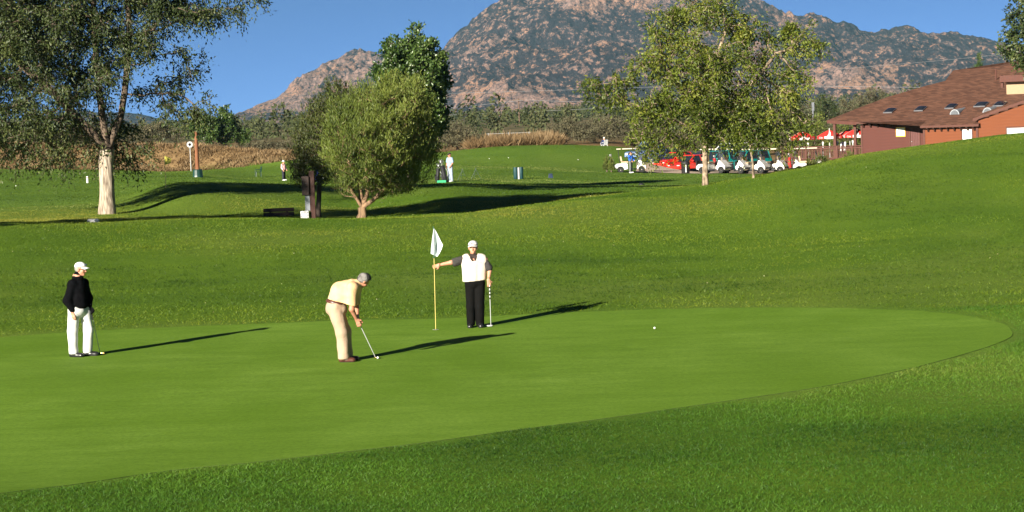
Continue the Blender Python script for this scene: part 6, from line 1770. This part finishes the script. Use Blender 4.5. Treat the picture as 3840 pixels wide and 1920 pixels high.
golf_bag('second black golf bag on the far side of the lone cart rack', on_cart(0, -1.40, 0.22, 0.42), R(-8), 0, BAGB, 'golf bags on carts', 0.95, seed=3)
golf_bag('red topped black golf bag on the rack of the second cart', on_cart(2, -1.42, -0.15, 0.42), R(-6), 0, BAGR, 'golf bags on carts', 0.95, seed=4)
golf_bag('dark red golf bag on the rack of the rightmost cart', on_cart(6, -1.42, -0.24, 0.42), R(-6), 0, BAGR, 'golf bags on carts', 0.95, seed=5)
golf_bag('green golf bag on the rack of the rightmost cart', on_cart(6, -1.42, 0.22, 0.42), R(-6), 0, BAGG, 'golf bags on carts', 0.95, seed=6)

GLASS = M('car_glass', (0.015, 0.02, 0.028), 0.05, (0.02, 0.025, 0.035), 2, spec=0.9, coat=0.6); LAMP = M('headlamp', (0.75, 0.75, 0.72), 0.1, coat=0.8)
def make_car(label, x, Y, yaw, paint, kind, lift=0.03):
    root = thing('parked_car', label, 'car', base_at(x, Y, lift), R(yaw), 'cars parked behind the carts')
    if kind == 'sedan': L_, hood, belt, top, cab = 4.5, 0.78, 0.92, 1.42, [(-1.75, 0.92), (-1.05, 1.40), (0.25, 1.42), (1.05, 0.92)]
    elif kind == 'suv': L_, hood, belt, top, cab = 4.7, 1.02, 1.12, 1.82, [(-2.15, 1.10), (-2.0, 1.78), (0.35, 1.82), (1.05, 1.12)]
    else: L_, hood, belt, top, cab = 5.2, 1.05, 1.15, 1.80, [(-0.75, 1.12), (-0.6, 1.76), (0.55, 1.80), (1.25, 1.14)]
    h = L_ / 2; r = 0.33; zb = 0.28
    def arch(cx): return [(cx + 0.40 * math.cos(t), zb + 0.36 * math.sin(t)) for t in np.linspace(math.pi, 0, 8)]
    fw, rw = h - 0.85, -h + 0.90
    prof = [(-h, zb + 0.15), (-h + 0.05, zb)] + arch(rw) + arch(fw) + [(h - 0.1, zb), (h, zb + 0.2), (h - 0.02, hood - 0.14), (h - 0.18, hood - 0.03), (cab[3][0] + 0.1, belt - 0.02), (cab[0][0], belt), (-h + 0.05, belt - 0.02)]
    if kind == 'pickup': prof = prof[:-2] + [(cab[0][0], belt), (cab[0][0] - 0.02, belt - 0.08), (-h + 0.03, belt - 0.08)]
    W = 0.88
    c = MB(); c.prism(prof, -W, W); c.build('body', paint, root, True, 0.05)
    # cabin: glass block with tapering sides, roof and pillars
    n = len(cab); V = []
    for (sy) in (-1, 1):
        for (px_, pz) in cab: V.append((px_, sy * (W - 0.06 - (0.16 if pz > belt + 0.2 else 0)), pz))
    c = MB(); c.add(V, [(0, 1, 2, 3), (7, 6, 5, 4), (0, 4, 5, 1), (1, 5, 6, 2), (2, 6, 7, 3)]); c.build('windows', GLASS, root, False, 0.03)
    wt = W - 0.06 - 0.16
    c = MB(); c.b2(cab[1][0] - 0.04, cab[2][0] + 0.04, -wt - 0.02, wt + 0.02, top - 0.03, top + 0.045); c.build('roof', paint, root, True, 0.03)
    for sy in (-1, 1):
        for (i, j) in ((0, 1), (3, 2)):
            c = MB(); c.tube([(cab[i][0], sy * (W - 0.05), cab[i][1]), (cab[j][0], sy * (wt + 0.01), cab[j][1])], 0.045, 6); c.build('pillar', paint, root)
        mx_ = (cab[1][0] + cab[2][0]) / 2
        c = MB(); c.tube([(mx_, sy * (W - 0.045), belt), (mx_, sy * (wt + 0.015), top - 0.02)], 0.05, 6); c.build('pillar', paint, root)
        c = MB(); c.box((h - 0.07, sy * 0.62, hood - 0.22), (0.14, 0.34, 0.16)); c.build('headlight', LAMP, root, bevel=0.03)
        c = MB(); c.box((cab[3][0] - 0.25, sy * (W + 0.10), belt + 0.06), (0.12, 0.2, 0.14)); c.build('mirror', paint, root, bevel=0.02)
        c = MB(); c.box((mx_ + 0.1, sy * (W + 0.008), belt - 0.12), (0.18, 0.02, 0.04)); c.build('door_handle', CHROME, root)
    c = MB(); c.box((h + 0.02, 0, zb + 0.20), (0.14, 1.7, 0.2)); c.build('bumper', CHROME if kind == 'pickup' else paint, root, bevel=0.03)
    c = MB(); c.box((h - 0.005, 0, hood - 0.22), (0.05, 0.85, 0.16)); c.build('grille', BLK, root)
    for (wx) in (rw, fw):
        for sy in (-1, 1): wheel(root, wx, sy * (W - 0.12), r, 0.22, sy, CHROME)
    return root
def paint(n, c): return M(n, c, 0.25, tuple(k * 0.92 for k in c), 2, coat=0.8, spec=0.5)
make_car('silver blue pickup truck at the left end of the parked cars', 2458, 203, 222, paint('paint_blue', (0.16, 0.24, 0.42)), 'pickup')
make_car('navy sedan between the silver pickup and the red car', 2505, 203, 220, paint('paint_navy', (0.03, 0.05, 0.13)), 'sedan')
make_car('bright red sedan left of the other red car', 2548, 202, 220, paint('paint_red', (0.62, 0.025, 0.015)), 'sedan')
make_car('bright red sedan parked behind the black bin', 2606, 201, 219, paint('paint_red', (0.62, 0.025, 0.015)), 'sedan')
make_car('dark pickup truck with red roof stripe behind the red cars', 2640, 209, 219, paint('paint_dark', (0.05, 0.03, 0.05)), 'pickup')
make_car('teal sport utility car behind the ash trunk', 2700, 201.5, 216, paint('paint_teal', (0.005, 0.19, 0.17)), 'suv')
make_car('teal and white van right of the ash trunk', 2810, 201.5, 215, paint('paint_teal', (0.005, 0.19, 0.17)), 'suv')
make_car('tall white van behind the teal cars', 2745, 211, 214, paint('paint_white', (0.70, 0.72, 0.72)), 'suv', 0.6)
# black bin beside the red car
o = thing('litter_bin', 'black litter bin standing at the left end of the cart row', 'bin', base_at(2582, 187.0, 0.03))
c = MB(); c.lathe([(0.30, 0.0), (0.33, 0.05), (0.36, 0.75), (0.38, 0.78)], (0, 0, 0), 16); c.build('drum', BLK, o, True)
c = MB(); c.lathe([(0.39, 0.78), (0.39, 0.84), (0.30, 1.0), (0.05, 1.05)], (0, 0, 0), 16); c.build('lid', BLK, o, True)
c = MB(); c.b2(-0.04, 0.04, -0.40, -0.375, 0.1, 0.72); c.build('pale_band', POLE_W, o)
# small conifers and shrubs
for (x, Y, hpx, w, lab, sd) in ((2287, 187.5, 74, 0.55, 'left of the two small pointed conifers by the lone cart', 81), (2304, 186.8, 62, 0.5, 'right of the two small pointed conifers by the lone cart', 82)):
    b = on_ground(x, Y); H = hpx * Y / FPX
    tree('conifer_shrub', lab, b, [(0, 0, 0), (0, 0, H * 0.3), (0, 0, H * 0.6)], [0.06, 0.05, 0.03], [(0, 0, H * (0.2 + 0.15 * k), w * (1 - 0.17 * k) * 0.75, w * (1 - 0.17 * k) * 0.75, H * 0.16, 1) for k in range(5)], 150, 0.12, 0.15, (0.10, 0.035), (B_DRK, L_GRN), sd, group='conifer shrubs', twigs=6, twl=0.14, lpt=7, droop=(0, 0, 0.1), up=0.8, tip=0.006, rmax=0.02, cat='shrub', leafjit=0.02)
for (x, Y, top, w, lab, sd) in ((3085, 186.5, 566, 62, 'round green shrub in front of the deck railing', 83), (3203, 187.0, 566, 40, 'low yellow green shrub at the right end of the railing', 84), (3045, 189.5, 585, 50, 'low green shrub behind the rightmost cart', 85)):
    bush('garden_shrub', lab, x, Y, top, w, 0, (B_DRK, L_GRN), sd, 140, (0.11, 0.05), 'shrubs by the deck', 0.16, 'shrub', 3, lpt=7, twigs=6, up=0.3)
# the cart driver
far_person('person in bright blue jacket and grey trousers standing at the lone cart', 2377, 652, 0, (M('blue_jacket', (0.02, 0.13, 0.62), 0.7), True), M('grey_trousers', (0.13, 0.14, 0.13), 0.8), CAPW, DKCAP, (0.8, -0.6), [(0.05, -0.26, 1.15), (0.22, -0.2, 0.98), (0.08, 0.25, 1.15), (0.26, 0.15, 1.0)], Yd=186.3, group=None)
# seated man on the far knoll with his chair
b = on_ground(2281, 216.0)
pr = far_person('person in dark blue with white hair seated on a chair on the far knoll', 2281, 0, 0, (M('navy_jacket', (0.02, 0.035, 0.12), 0.8), True), M('navy_trousers', (0.02, 0.02, 0.035), 0.8), CAPW, None, (-0.5, 0.8), [(0.1, -0.27, 1.15), (0.3, -0.2, 1.0), (0.1, 0.27, 1.15), (0.3, 0.2, 1.0)], seated=True, Yd=216.0, hair=M('white_hair', (0.75, 0.74, 0.72), 0.8))
pr.scale = (0.9,) * 3; pr.location.z -= 0.72
def plastic_chair(label, p, rz, mat, group=None):
    o = thing('plastic_chair', label, 'chair', p, rz, group)
    c = MB(); c.box((0, 0, 0.43), (0.48, 0.46, 0.04)); c.build('seat', mat, o, bevel=0.01)
    bk = thing_part('backrest', o)
    for k in range(5):
        c = MB(); c.box((-0.25 - 0.02, -0.18 + 0.09 * k, 0.66), (0.03, 0.05, 0.44), Matrix.Rotation(R(-10), 3, 'Y')); c.build('slat', mat, bk)
    c = MB(); c.box((-0.31, 0, 0.88), (0.04, 0.46, 0.07), Matrix.Rotation(R(-10), 3, 'Y')); c.build('top_rail', mat, bk, bevel=0.01)
    for sy in (-1, 1):
        for sx in (-1, 1):
            c = MB(); c.tube([(0.21 * sx, 0.2 * sy, 0.41), (0.25 * sx, 0.23 * sy, 0)], [0.03, 0.022], 6); c.build('leg', mat, o)
        c = MB(); c.tube([(0.22, 0.24 * sy, 0.44), (0.22, 0.26 * sy, 0.64), (-0.24, 0.26 * sy, 0.66)], 0.022, 6); c.build('arm', mat, o)
    return o
DGREEN = M('dark_green_plastic', (0.012, 0.045, 0.035), 0.4)
plastic_chair('white backed chair under the seated person on the knoll', b + np.array([0, 0, -0.32]), math.atan2(0.8, -0.5), POLE_W)
plastic_chair('dark green plastic chair standing empty on the practice tee', G(969, 663), R(200), DGREEN)

# ------------------------------------------------------------------ things around the mound and the range
DKWOOD = M('dark_bench_wood', (0.030, 0.016, 0.011), 0.7, (0.02, 0.011, 0.008), 6); RWOOD = M('red_brown_post_shaded', (0.045, 0.014, 0.008), 0.7, (0.030, 0.010, 0.006), 5, 0.3, 30, stretch=(1, 1, 0.2))  # post wood darkened: the shade it stands in is put into the colour
Yb = 88.5
b = on_ground(1052, Yb); s = Yb / FPX; f = px_local(b, Yb)
o = thing('park_bench', 'dark wooden slatted bench in the shaded dip left of the willow', 'bench', b, R(4))
zt = f(1052, 779)[1]; wB = 115 * s
for k in range(3):
    c = MB(); c.box((0, -0.22 + 0.02 * k, zt - 0.075 - k * 0.165), (wB, 0.035, 0.145)); c.build('back_slat', DKWOOD, o, bevel=0.006)
for k in range(3):
    c = MB(); c.box((0, 0.02 + k * 0.15, zt - 0.46), (wB, 0.125, 0.035)); c.build('seat_slat', DKWOOD, o, bevel=0.006)
for sx in (-1, 1):
    c = MB(); c.b2(sx * wB * 0.27 - 0.04, sx * wB * 0.27 + 0.04, -0.195, -0.13, -0.1, zt - 0.02); c.b2(sx * wB * 0.27 - 0.04, sx * wB * 0.27 + 0.04, 0.25, 0.32, -0.1, zt - 0.48); c.b2(sx * wB * 0.27 - 0.035, sx * wB * 0.27 + 0.035, -0.13, 0.25, zt - 0.55, zt - 0.48); c.build('leg', DKWOOD, o)
b = on_ground(1172, 86.5); f = px_local(b, 86.5); s = 86.5 / FPX
o = thing('range_post', 'thick red brown post with dark cap box under the willow edge', 'post', b, R(3))
zt = f(1172, 640)[1]
c = MB(); c.b2(-0.02, 0.18, -0.12, 0.12, -0.2, zt); c.build('post', RWOOD, o, bevel=0.015)
z1, z0 = f(1160, 690)[1], f(1160, 732)[1]
c = MB(); c.b2(-0.30, -0.022, -0.2, 0.18, z0, z1 + 0.3); c.build('cap_box', DKWOOD, o, bevel=0.02)
z0 = f(1150, 790)[1]
c = MB(); c.b2(-0.20, -0.022, -0.10, 0.12, z0, f(1160, 732)[1] - 0.003); c.build('grey_box', M('grey_panel', (0.28, 0.30, 0.32), 0.6, (0.24, 0.26, 0.28), 6), o)
# white lattice crate at its foot
lt = thing('lattice_box', 'white lattice box at the foot of the red brown post', 'box', b + np.array([-0.22, -0.26, 0]), R(3))
zt2 = f(1150, 790)[1]; w2 = 0.30
c = MB(); c.b2(-w2 / 2, w2 / 2, 0.02, 0.26, -0.1, zt2 - 0.02); c.build('inner_bin', M('bin_grey', (0.10, 0.10, 0.12), 0.8), lt)
fr = MB(); fr.b2(-w2 / 2, -w2 / 2 + 0.02, -0.02, 0.0, -0.1, zt2); fr.b2(w2 / 2 - 0.02, w2 / 2, -0.02, 0.0, -0.1, zt2); fr.b2(-w2 / 2 + .02, w2 / 2 - .02, -0.02, 0.0, zt2 - 0.03, zt2); fr.build('frame', POLE_W, lt)
for d_ in (-1, 1):
    for k in range(-3, 9):
        x0 = -w2 / 2 + k * 0.09; p = []
        for t in np.linspace(0, 1, 25):
            z = zt2 * t; x = x0 + d_ * z * 0.9 + (0 if d_ > 0 else 0.25)
            if abs(x) < w2 / 2 - 0.01: p.append((x, -0.012 if d_ > 0 else -0.003, z))
        if len(p) > 2:
            c = MB(); q0, q1 = np.array(p[0]), np.array(p[-1]); dd = q1 - q0; pe = unit(np.cross(dd, (0, 1, 0))) * 0.022
            c.add([q0 - pe, q0 + pe, q1 + pe, q1 - pe, q0 - pe + (0, -.006, 0), q0 + pe + (0, -.006, 0), q1 + pe + (0, -.006, 0), q1 - pe + (0, -.006, 0)], [(0, 1, 2, 3), (7, 6, 5, 4), (0, 4, 5, 1), (1, 5, 6, 2), (2, 6, 7, 3), (3, 7, 4, 0)]); c.build('lattice_slat', POLE_W, lt)
# white tee plank by the elm
p = G(350, 834)
o = thing('tee_marker', 'low white block lying on the crest in front of the elm', 'marker', p, R(2))
c = MB(); c.b2(-0.20, 0.20, -0.08, 0.08, -0.02, 0.10); c.build('block', POLE_W, o, bevel=0.01); c = MB(); c.b2(-0.17, 0.17, -0.06, 0.06, 0.10, 0.125); c.build('block_top', POLE_W, o, bevel=0.005)
# white stake
p = G(328, 686); hh = 25 * p[1] / FPX
o = thing('distance_stake', 'short white stake on the fairway left of the elm trunk', 'stake', p)
c = MB(); c.b2(-0.06, 0.06, -0.05, 0.05, -0.1, hh); c.build('stake', POLE_W, o, bevel=0.01); c = MB(); c.b2(-0.065, 0.065, -0.055, 0.055, hh * 0.75, hh * 0.85); c.build('red_band', BAGR, o)
# practice flag
p = G(622, 706); hh = 122 * p[1] / FPX
o = thing('practice_flag', 'thin yellow practice flag under the elm branches', 'flag', p)
c = MB(); c.tube([(0, 0, -0.05), (0, 0, hh)], 0.016, 6); c.build('pole', M('pale_yellow_pole', (0.62, 0.52, 0.20), 0.5), o)
c = MB(); c.add([(0.0, 0, hh), (0.30, 0.05, hh - 0.14), (0.28, -0.03, hh - 0.34), (0.0, 0, hh - 0.42), (0, 0.012, hh), (0.30, 0.062, hh - 0.14), (0.28, -0.018, hh - 0.34), (0, 0.012, hh - 0.42)], [(0, 1, 2, 3), (7, 6, 5, 4), (0, 4, 5, 1), (1, 5, 6, 2), (2, 6, 7, 3), (3, 7, 4, 0)]); c.build('flag_cloth', M('yellow_cloth', (0.75, 0.68, 0.12), 0.8), o)
# utility pole with padded foot, and the white dish beside it
p = G(742, 664); f = px_local(p, p[1]); hh = f(735, 492)[1]
o = thing('utility_pole', 'orange brown wooden pole with green padded foot right of the elm', 'pole', p)
c = MB(); c.tube([(0, 0, 0), (0, 0, hh * 0.5), (0, 0, hh)], [0.16, 0.14, 0.11], 12); c.build('pole', M('pole_wood', (0.22, 0.085, 0.035), 0.8, (0.15, 0.058, 0.025), 8, 0.4, 30, stretch=(1, 1, 0.15)), o, True)
c = MB(); c.lathe([(0.40, -0.05), (0.36, 0.12), (0.34, 0.5), (0.30, 0.56)], (0, 0, 0), 12); c.build('foot_pad', DGREEN, o)
p2 = P(712, 542, 222.0); g2 = np.array([p2[0], p2[1], float(ground(p2[0], p2[1]))])
o = thing('target_disc', 'round white target disc on the dry bank left of the wooden pole', 'sign', g2)
hh = p2[2] - g2[2]
c = MB(); c.tube([(0, 0, -0.1), (0, 0, hh)], 0.04, 6); c.build('post', STEEL, o)
c = MB(); c.lathe([(0.14, -0.03), (0.30, -0.02), (0.30, 0.02), (0.14, 0.03)], (0, -0.07, hh), 20, 'y'); c.build('rim', M('weathered_white', (0.45, 0.45, 0.44), 0.7), o); c = MB(); c.lathe([(0.02, -0.02), (0.13, -0.02), (0.13, 0.02), (0.02, 0.02)], (0, -0.08, hh), 16, 'y'); c.build('centre', M('pale_grey', (0.5, 0.5, 0.5), 0.6), o)
# bags, tray and stands by the man in pale blue
p = G(1640, 683)
golf_bag('left hand black and white stand bag leaning beside the pale blue person', p, R(6), R(15), BAGB, 'bags by the practice tee', 1.0, True, 8)
p = G(1672, 683)
golf_bag('tall black golf bag leaning left right behind the pale blue person', p, R(-11), R(0), BAGB, 'bags by the practice tee', 1.22, False, 9)
GRN = M('bright_green_plastic', (0.03, 0.36, 0.16), 0.5)
p = G(1657, 684)
o = thing('ball_tray', 'bright green ball tray on the grass between the golf bags', 'tray', p + np.array([0, -0.45, 0]))
c = MB(); c.b2(-0.26, 0.26, -0.2, 0.2, 0.0, 0.03); c.build('bottom', GRN, o)
for (a, b_, cc, d_) in ((-0.26, 0.26, -0.22, -0.2), (-0.26, 0.26, 0.2, 0.22), (-0.28, -0.26, -0.22, 0.22), (0.26, 0.28, -0.22, 0.22)):
    c = MB(); c.b2(a, b_, cc, d_, 0.0, 0.14); c.build('side', GRN, o)
for (x, y, lab) in ((1735, 676, 'spindly grey green bag stand right of the pale blue person'), (1785, 672, 'thin wire stand beside a leaning stick on the practice tee')):
    p = G(x, y); o = thing('bag_stand', lab, 'stand', p, R(20), 'wire stands on the practice tee')
    for (a, b_) in (((-0.35, 0, 0), (0.05, 0, 0.75)), ((0.35, 0, 0), (-0.05, 0, 0.75)), ((0, 0.35, 0), (0, 0, 0.72))):
        c = MB(); c.tube([a, b_], 0.014, 6); c.build('leg', M('stand_green', (0.05, 0.08, 0.06), 0.5), o)
    c = MB(); c.tube([(-0.2, 0, 0.32), (0.2, 0, 0.32)], 0.012, 6); c.build('brace', M('stand_green', (0.05, 0.08, 0.06), 0.5), o)
# teal litter bins with a pale post between them
TEAL = M('teal_bin', (0.006, 0.045, 0.050), 0.6, (0.005, 0.037, 0.042), 5)
p = G(1945, 672); f = px_local(p, p[1]); sx = p[1] / FPX; hh = 45 * sx
o = thing('twin_bin', 'teal twin litter bin with pale post on the practice tee', 'bin', p, R(5))
for sg in (-1, 1):
    c = MB(); c.lathe([(0.13, 0.02), (0.145, 0.05), (0.15, hh - 0.03), (0.14, hh)], (sg * 0.19, 0.05, 0), 14); c.build('bin', TEAL, o, True)
c = MB(); c.b2(-0.05, 0.05, -0.12, -0.02, -0.1, hh - 0.02); c.build('post', M('pale_grey', (0.5, 0.5, 0.5), 0.6), o)
p = G(2065, 668); o = thing('tee_box', 'small dark blue tapered box on the practice tee', 'box', p, R(4))
c = MB(); c.box((0, 0, 0.14), (0.34, 0.3, 0.28), None, (0.72, 0.72)); c.build('box', M('dark_blue_plastic', (0.01, 0.025, 0.06), 0.5), o, bevel=0.015); c = MB(); c.box((0, 0, 0.30), (0.27, 0.24, 0.04)); c.build('lid', M('dark_blue_plastic', (0.01, 0.025, 0.06), 0.5), o, bevel=0.01)
p = G(2405, 694); o = thing('sprinkler_box', 'small dark rounded box on the pale strip before the ash', 'box', p)
c = MB(); c.lathe([(0.16, 0), (0.16, 0.05), (0.12, 0.10), (0.02, 0.13)], (0, 0, 0), 12); c.build('dome', BLK, o, True); c = MB(); c.lathe([(0.19, 0), (0.19, 0.02), (0.17, 0.03)], (0, 0, 0), 12); c.build('ring', BLK, o, True)
p = G(1200, 672); o = golf_bag('bright blue bag glimpsed through the left side of the willow', on_ground(1201, 150.0), R(8), 0, M('bag_blue', (0.02, 0.05, 0.55), 0.6), 'bags by the practice tee', 1.0, True, 12)
for (x, y, lab) in ((1835, 597, 'range ball on the far knoll, left of the pair'), (1907, 594, 'range ball on the far knoll, right of the pair'), (2168, 601, 'range ball low on the far knoll before the conifers'), (60, 700, 'range ball on the fairway at far left')):
    o = ball_at('golf_ball', lab, 'range balls', x, y); o.scale = (1.6,) * 3
# white rail fence seen between the bushes
fy = 246.0
o = thing('rail_fence', 'low pale rail fence beyond the dry grass gap', 'fence', on_ground(1925, fy))
zf_ = P(1925, 496, fy)[2] - o.location.z
for k in range(3):
    c = MB(); c.b2(-0.05, 0.05, -0.06, 0.06, -0.3, zf_); c2 = c.build('post', M('weathered_grey', (0.24, 0.24, 0.23), 0.8), o); c2.location = ((k - 1) * 2.2, 0, 0)
for k in range(1):
    c = MB(); c.b2(-2.4, 2.4, -0.09, -0.062, zf_ - 0.11, zf_ - 0.04); c.build('rail', M('weathered_grey', (0.24, 0.24, 0.23), 0.8), o)
# overhead wires and their pole
WIRE = M('bright_wire', (0.55, 0.56, 0.58), 0.35, metal=0.6)
py = 520.0
pb = on_ground(1966, py); f = px_local(pb, py); zt = f(1966, 372)[1]
o = thing('power_pole', 'distant thin power pole above the juniper belt', 'pole', pb)
c = MB(); c.tube([(0, 0, -0.5), (0, 0, zt + 0.3)], [0.2, 0.12], 8); c.build('pole', M('old_wood', (0.14, 0.09, 0.06), 0.9), o); c = MB(); c.b2(-1.3, 1.3, -0.08, 0.08, zt - 0.25, zt - 0.05); c.build('cross_arm', M('old_wood', (0.14, 0.09, 0.06), 0.9), o)
def wire(label, pts, Y0, Y1, r=0.05):
    n = 28; P_ = []
    for i in range(n):
        t = i / (n - 1); Yd = Y0 + (Y1 - Y0) * t
        x = np.interp(t, np.linspace(0, 1, len(pts)), [q[0] for q in pts]); y = np.interp(t, np.linspace(0, 1, len(pts)), [q[1] for q in pts])
        P_.append(P(x, y, Yd))
    c = MB(); c.tube(P_, r, 5); o = c.build('power_line', WIRE); tag(o, label, 'wire', 'overhead power lines')
def sag(a, b_, d, n=9): return [(a[0] + (b_[0] - a[0]) * t, a[1] + (b_[1] - a[1]) * t + d * 4 * t * (1 - t)) for t in np.linspace(0, 1, n)]
wire('bright overhead wire left of the distant power pole', sag((1250, 428), (1963, 375), 9), 505, py, 0.055)
wire('bright overhead wire from the distant pole to behind the ash', sag((1969, 375), (2560, 372), 8), py, 535, 0.05)
wire('lower overhead wire crossing the foot of the mountain', sag((1250, 445), (2560, 388), 6), 560, 575, 0.04)
wire('faint high wire across the middle of the mountain', sag((1250, 360), (2560, 322), 3), 600, 600, 0.03)
wire('long wire rising to the right over the clubhouse roof', sag((2600, 292), (3870, 192), 10), 420, 460, 0.035)
wire('level wire between the ash and the clubhouse roof', sag((2600, 322), (3600, 330), -2), 430, 445, 0.04)
p = on_ground(3066, 300); f = px_local(p, 300); zt = f(3066, 383)[1]
o = thing('lattice_mast', 'small grey mast above the bushes left of the clubhouse', 'mast', p)
c = MB(); c.tube([(0, 0, 0), (0, 0, zt)], 0.09, 8); c.build('mast', M('mast_grey', (0.16, 0.17, 0.19), 0.5), o); c = MB(); c.b2(-0.16, 0.16, -0.12, 0.12, zt - 1.1, zt); c.build('antenna_box', M('mast_grey', (0.40, 0.42, 0.45), 0.5), o)
# the cup at the foot of the flagstick
p = G(1634, 1238); o = thing('hole_cup', 'small dark golf hole at the foot of the flagstick', 'golf hole', p + np.array([0, 0, 0.0145]))
c = MB(); c.lathe([(0.053, 0.0), (0.053, 0.002), (0.001, 0.002)], (0, 0, 0), 18); c.build('opening', M('hole_black', (0.004, 0.004, 0.004), 0.9), o)
c = MB(); c.lathe([(0.062, -0.001), (0.062, 0.001), (0.054, 0.001)], (0, 0, 0), 18); c.build('rim', POLE_W, o)
# the shade tree's fallen leaves and specks in the rough
def specks():
    g = np.random.default_rng(90); n = 110
    Y = np.sqrt(g.random(n) * (96 ** 2 - 50 ** 2) + 50 ** 2); X = (-0.23 + 0.46 * g.random(n)) * Y
    k = ~inside(GSEG, X, Y); X, Y = X[k], Y[k]; Z = ground(X, Y) + 0.03
    me = leaf_mesh('fallen_leaves', np.stack([X, Y, Z], 1), np.stack([g.normal(size=len(X)), g.normal(size=len(X)), 0.5 + 0.3 * g.random(len(X))], 1), np.full(len(X), 0.032), np.full(len(X), 0.03), g, g.random(len(X)))
    o = link('fallen_leaves', me, leaf_mat('fallen_leaf', [(0.22, 0.21, 0.08), (0.32, 0.30, 0.14), (0.42, 0.40, 0.26)], 0.1, 0.5)); tag(o, 'pale fallen leaves scattered over the rough', 'leaves', kind='stuff')
specks()
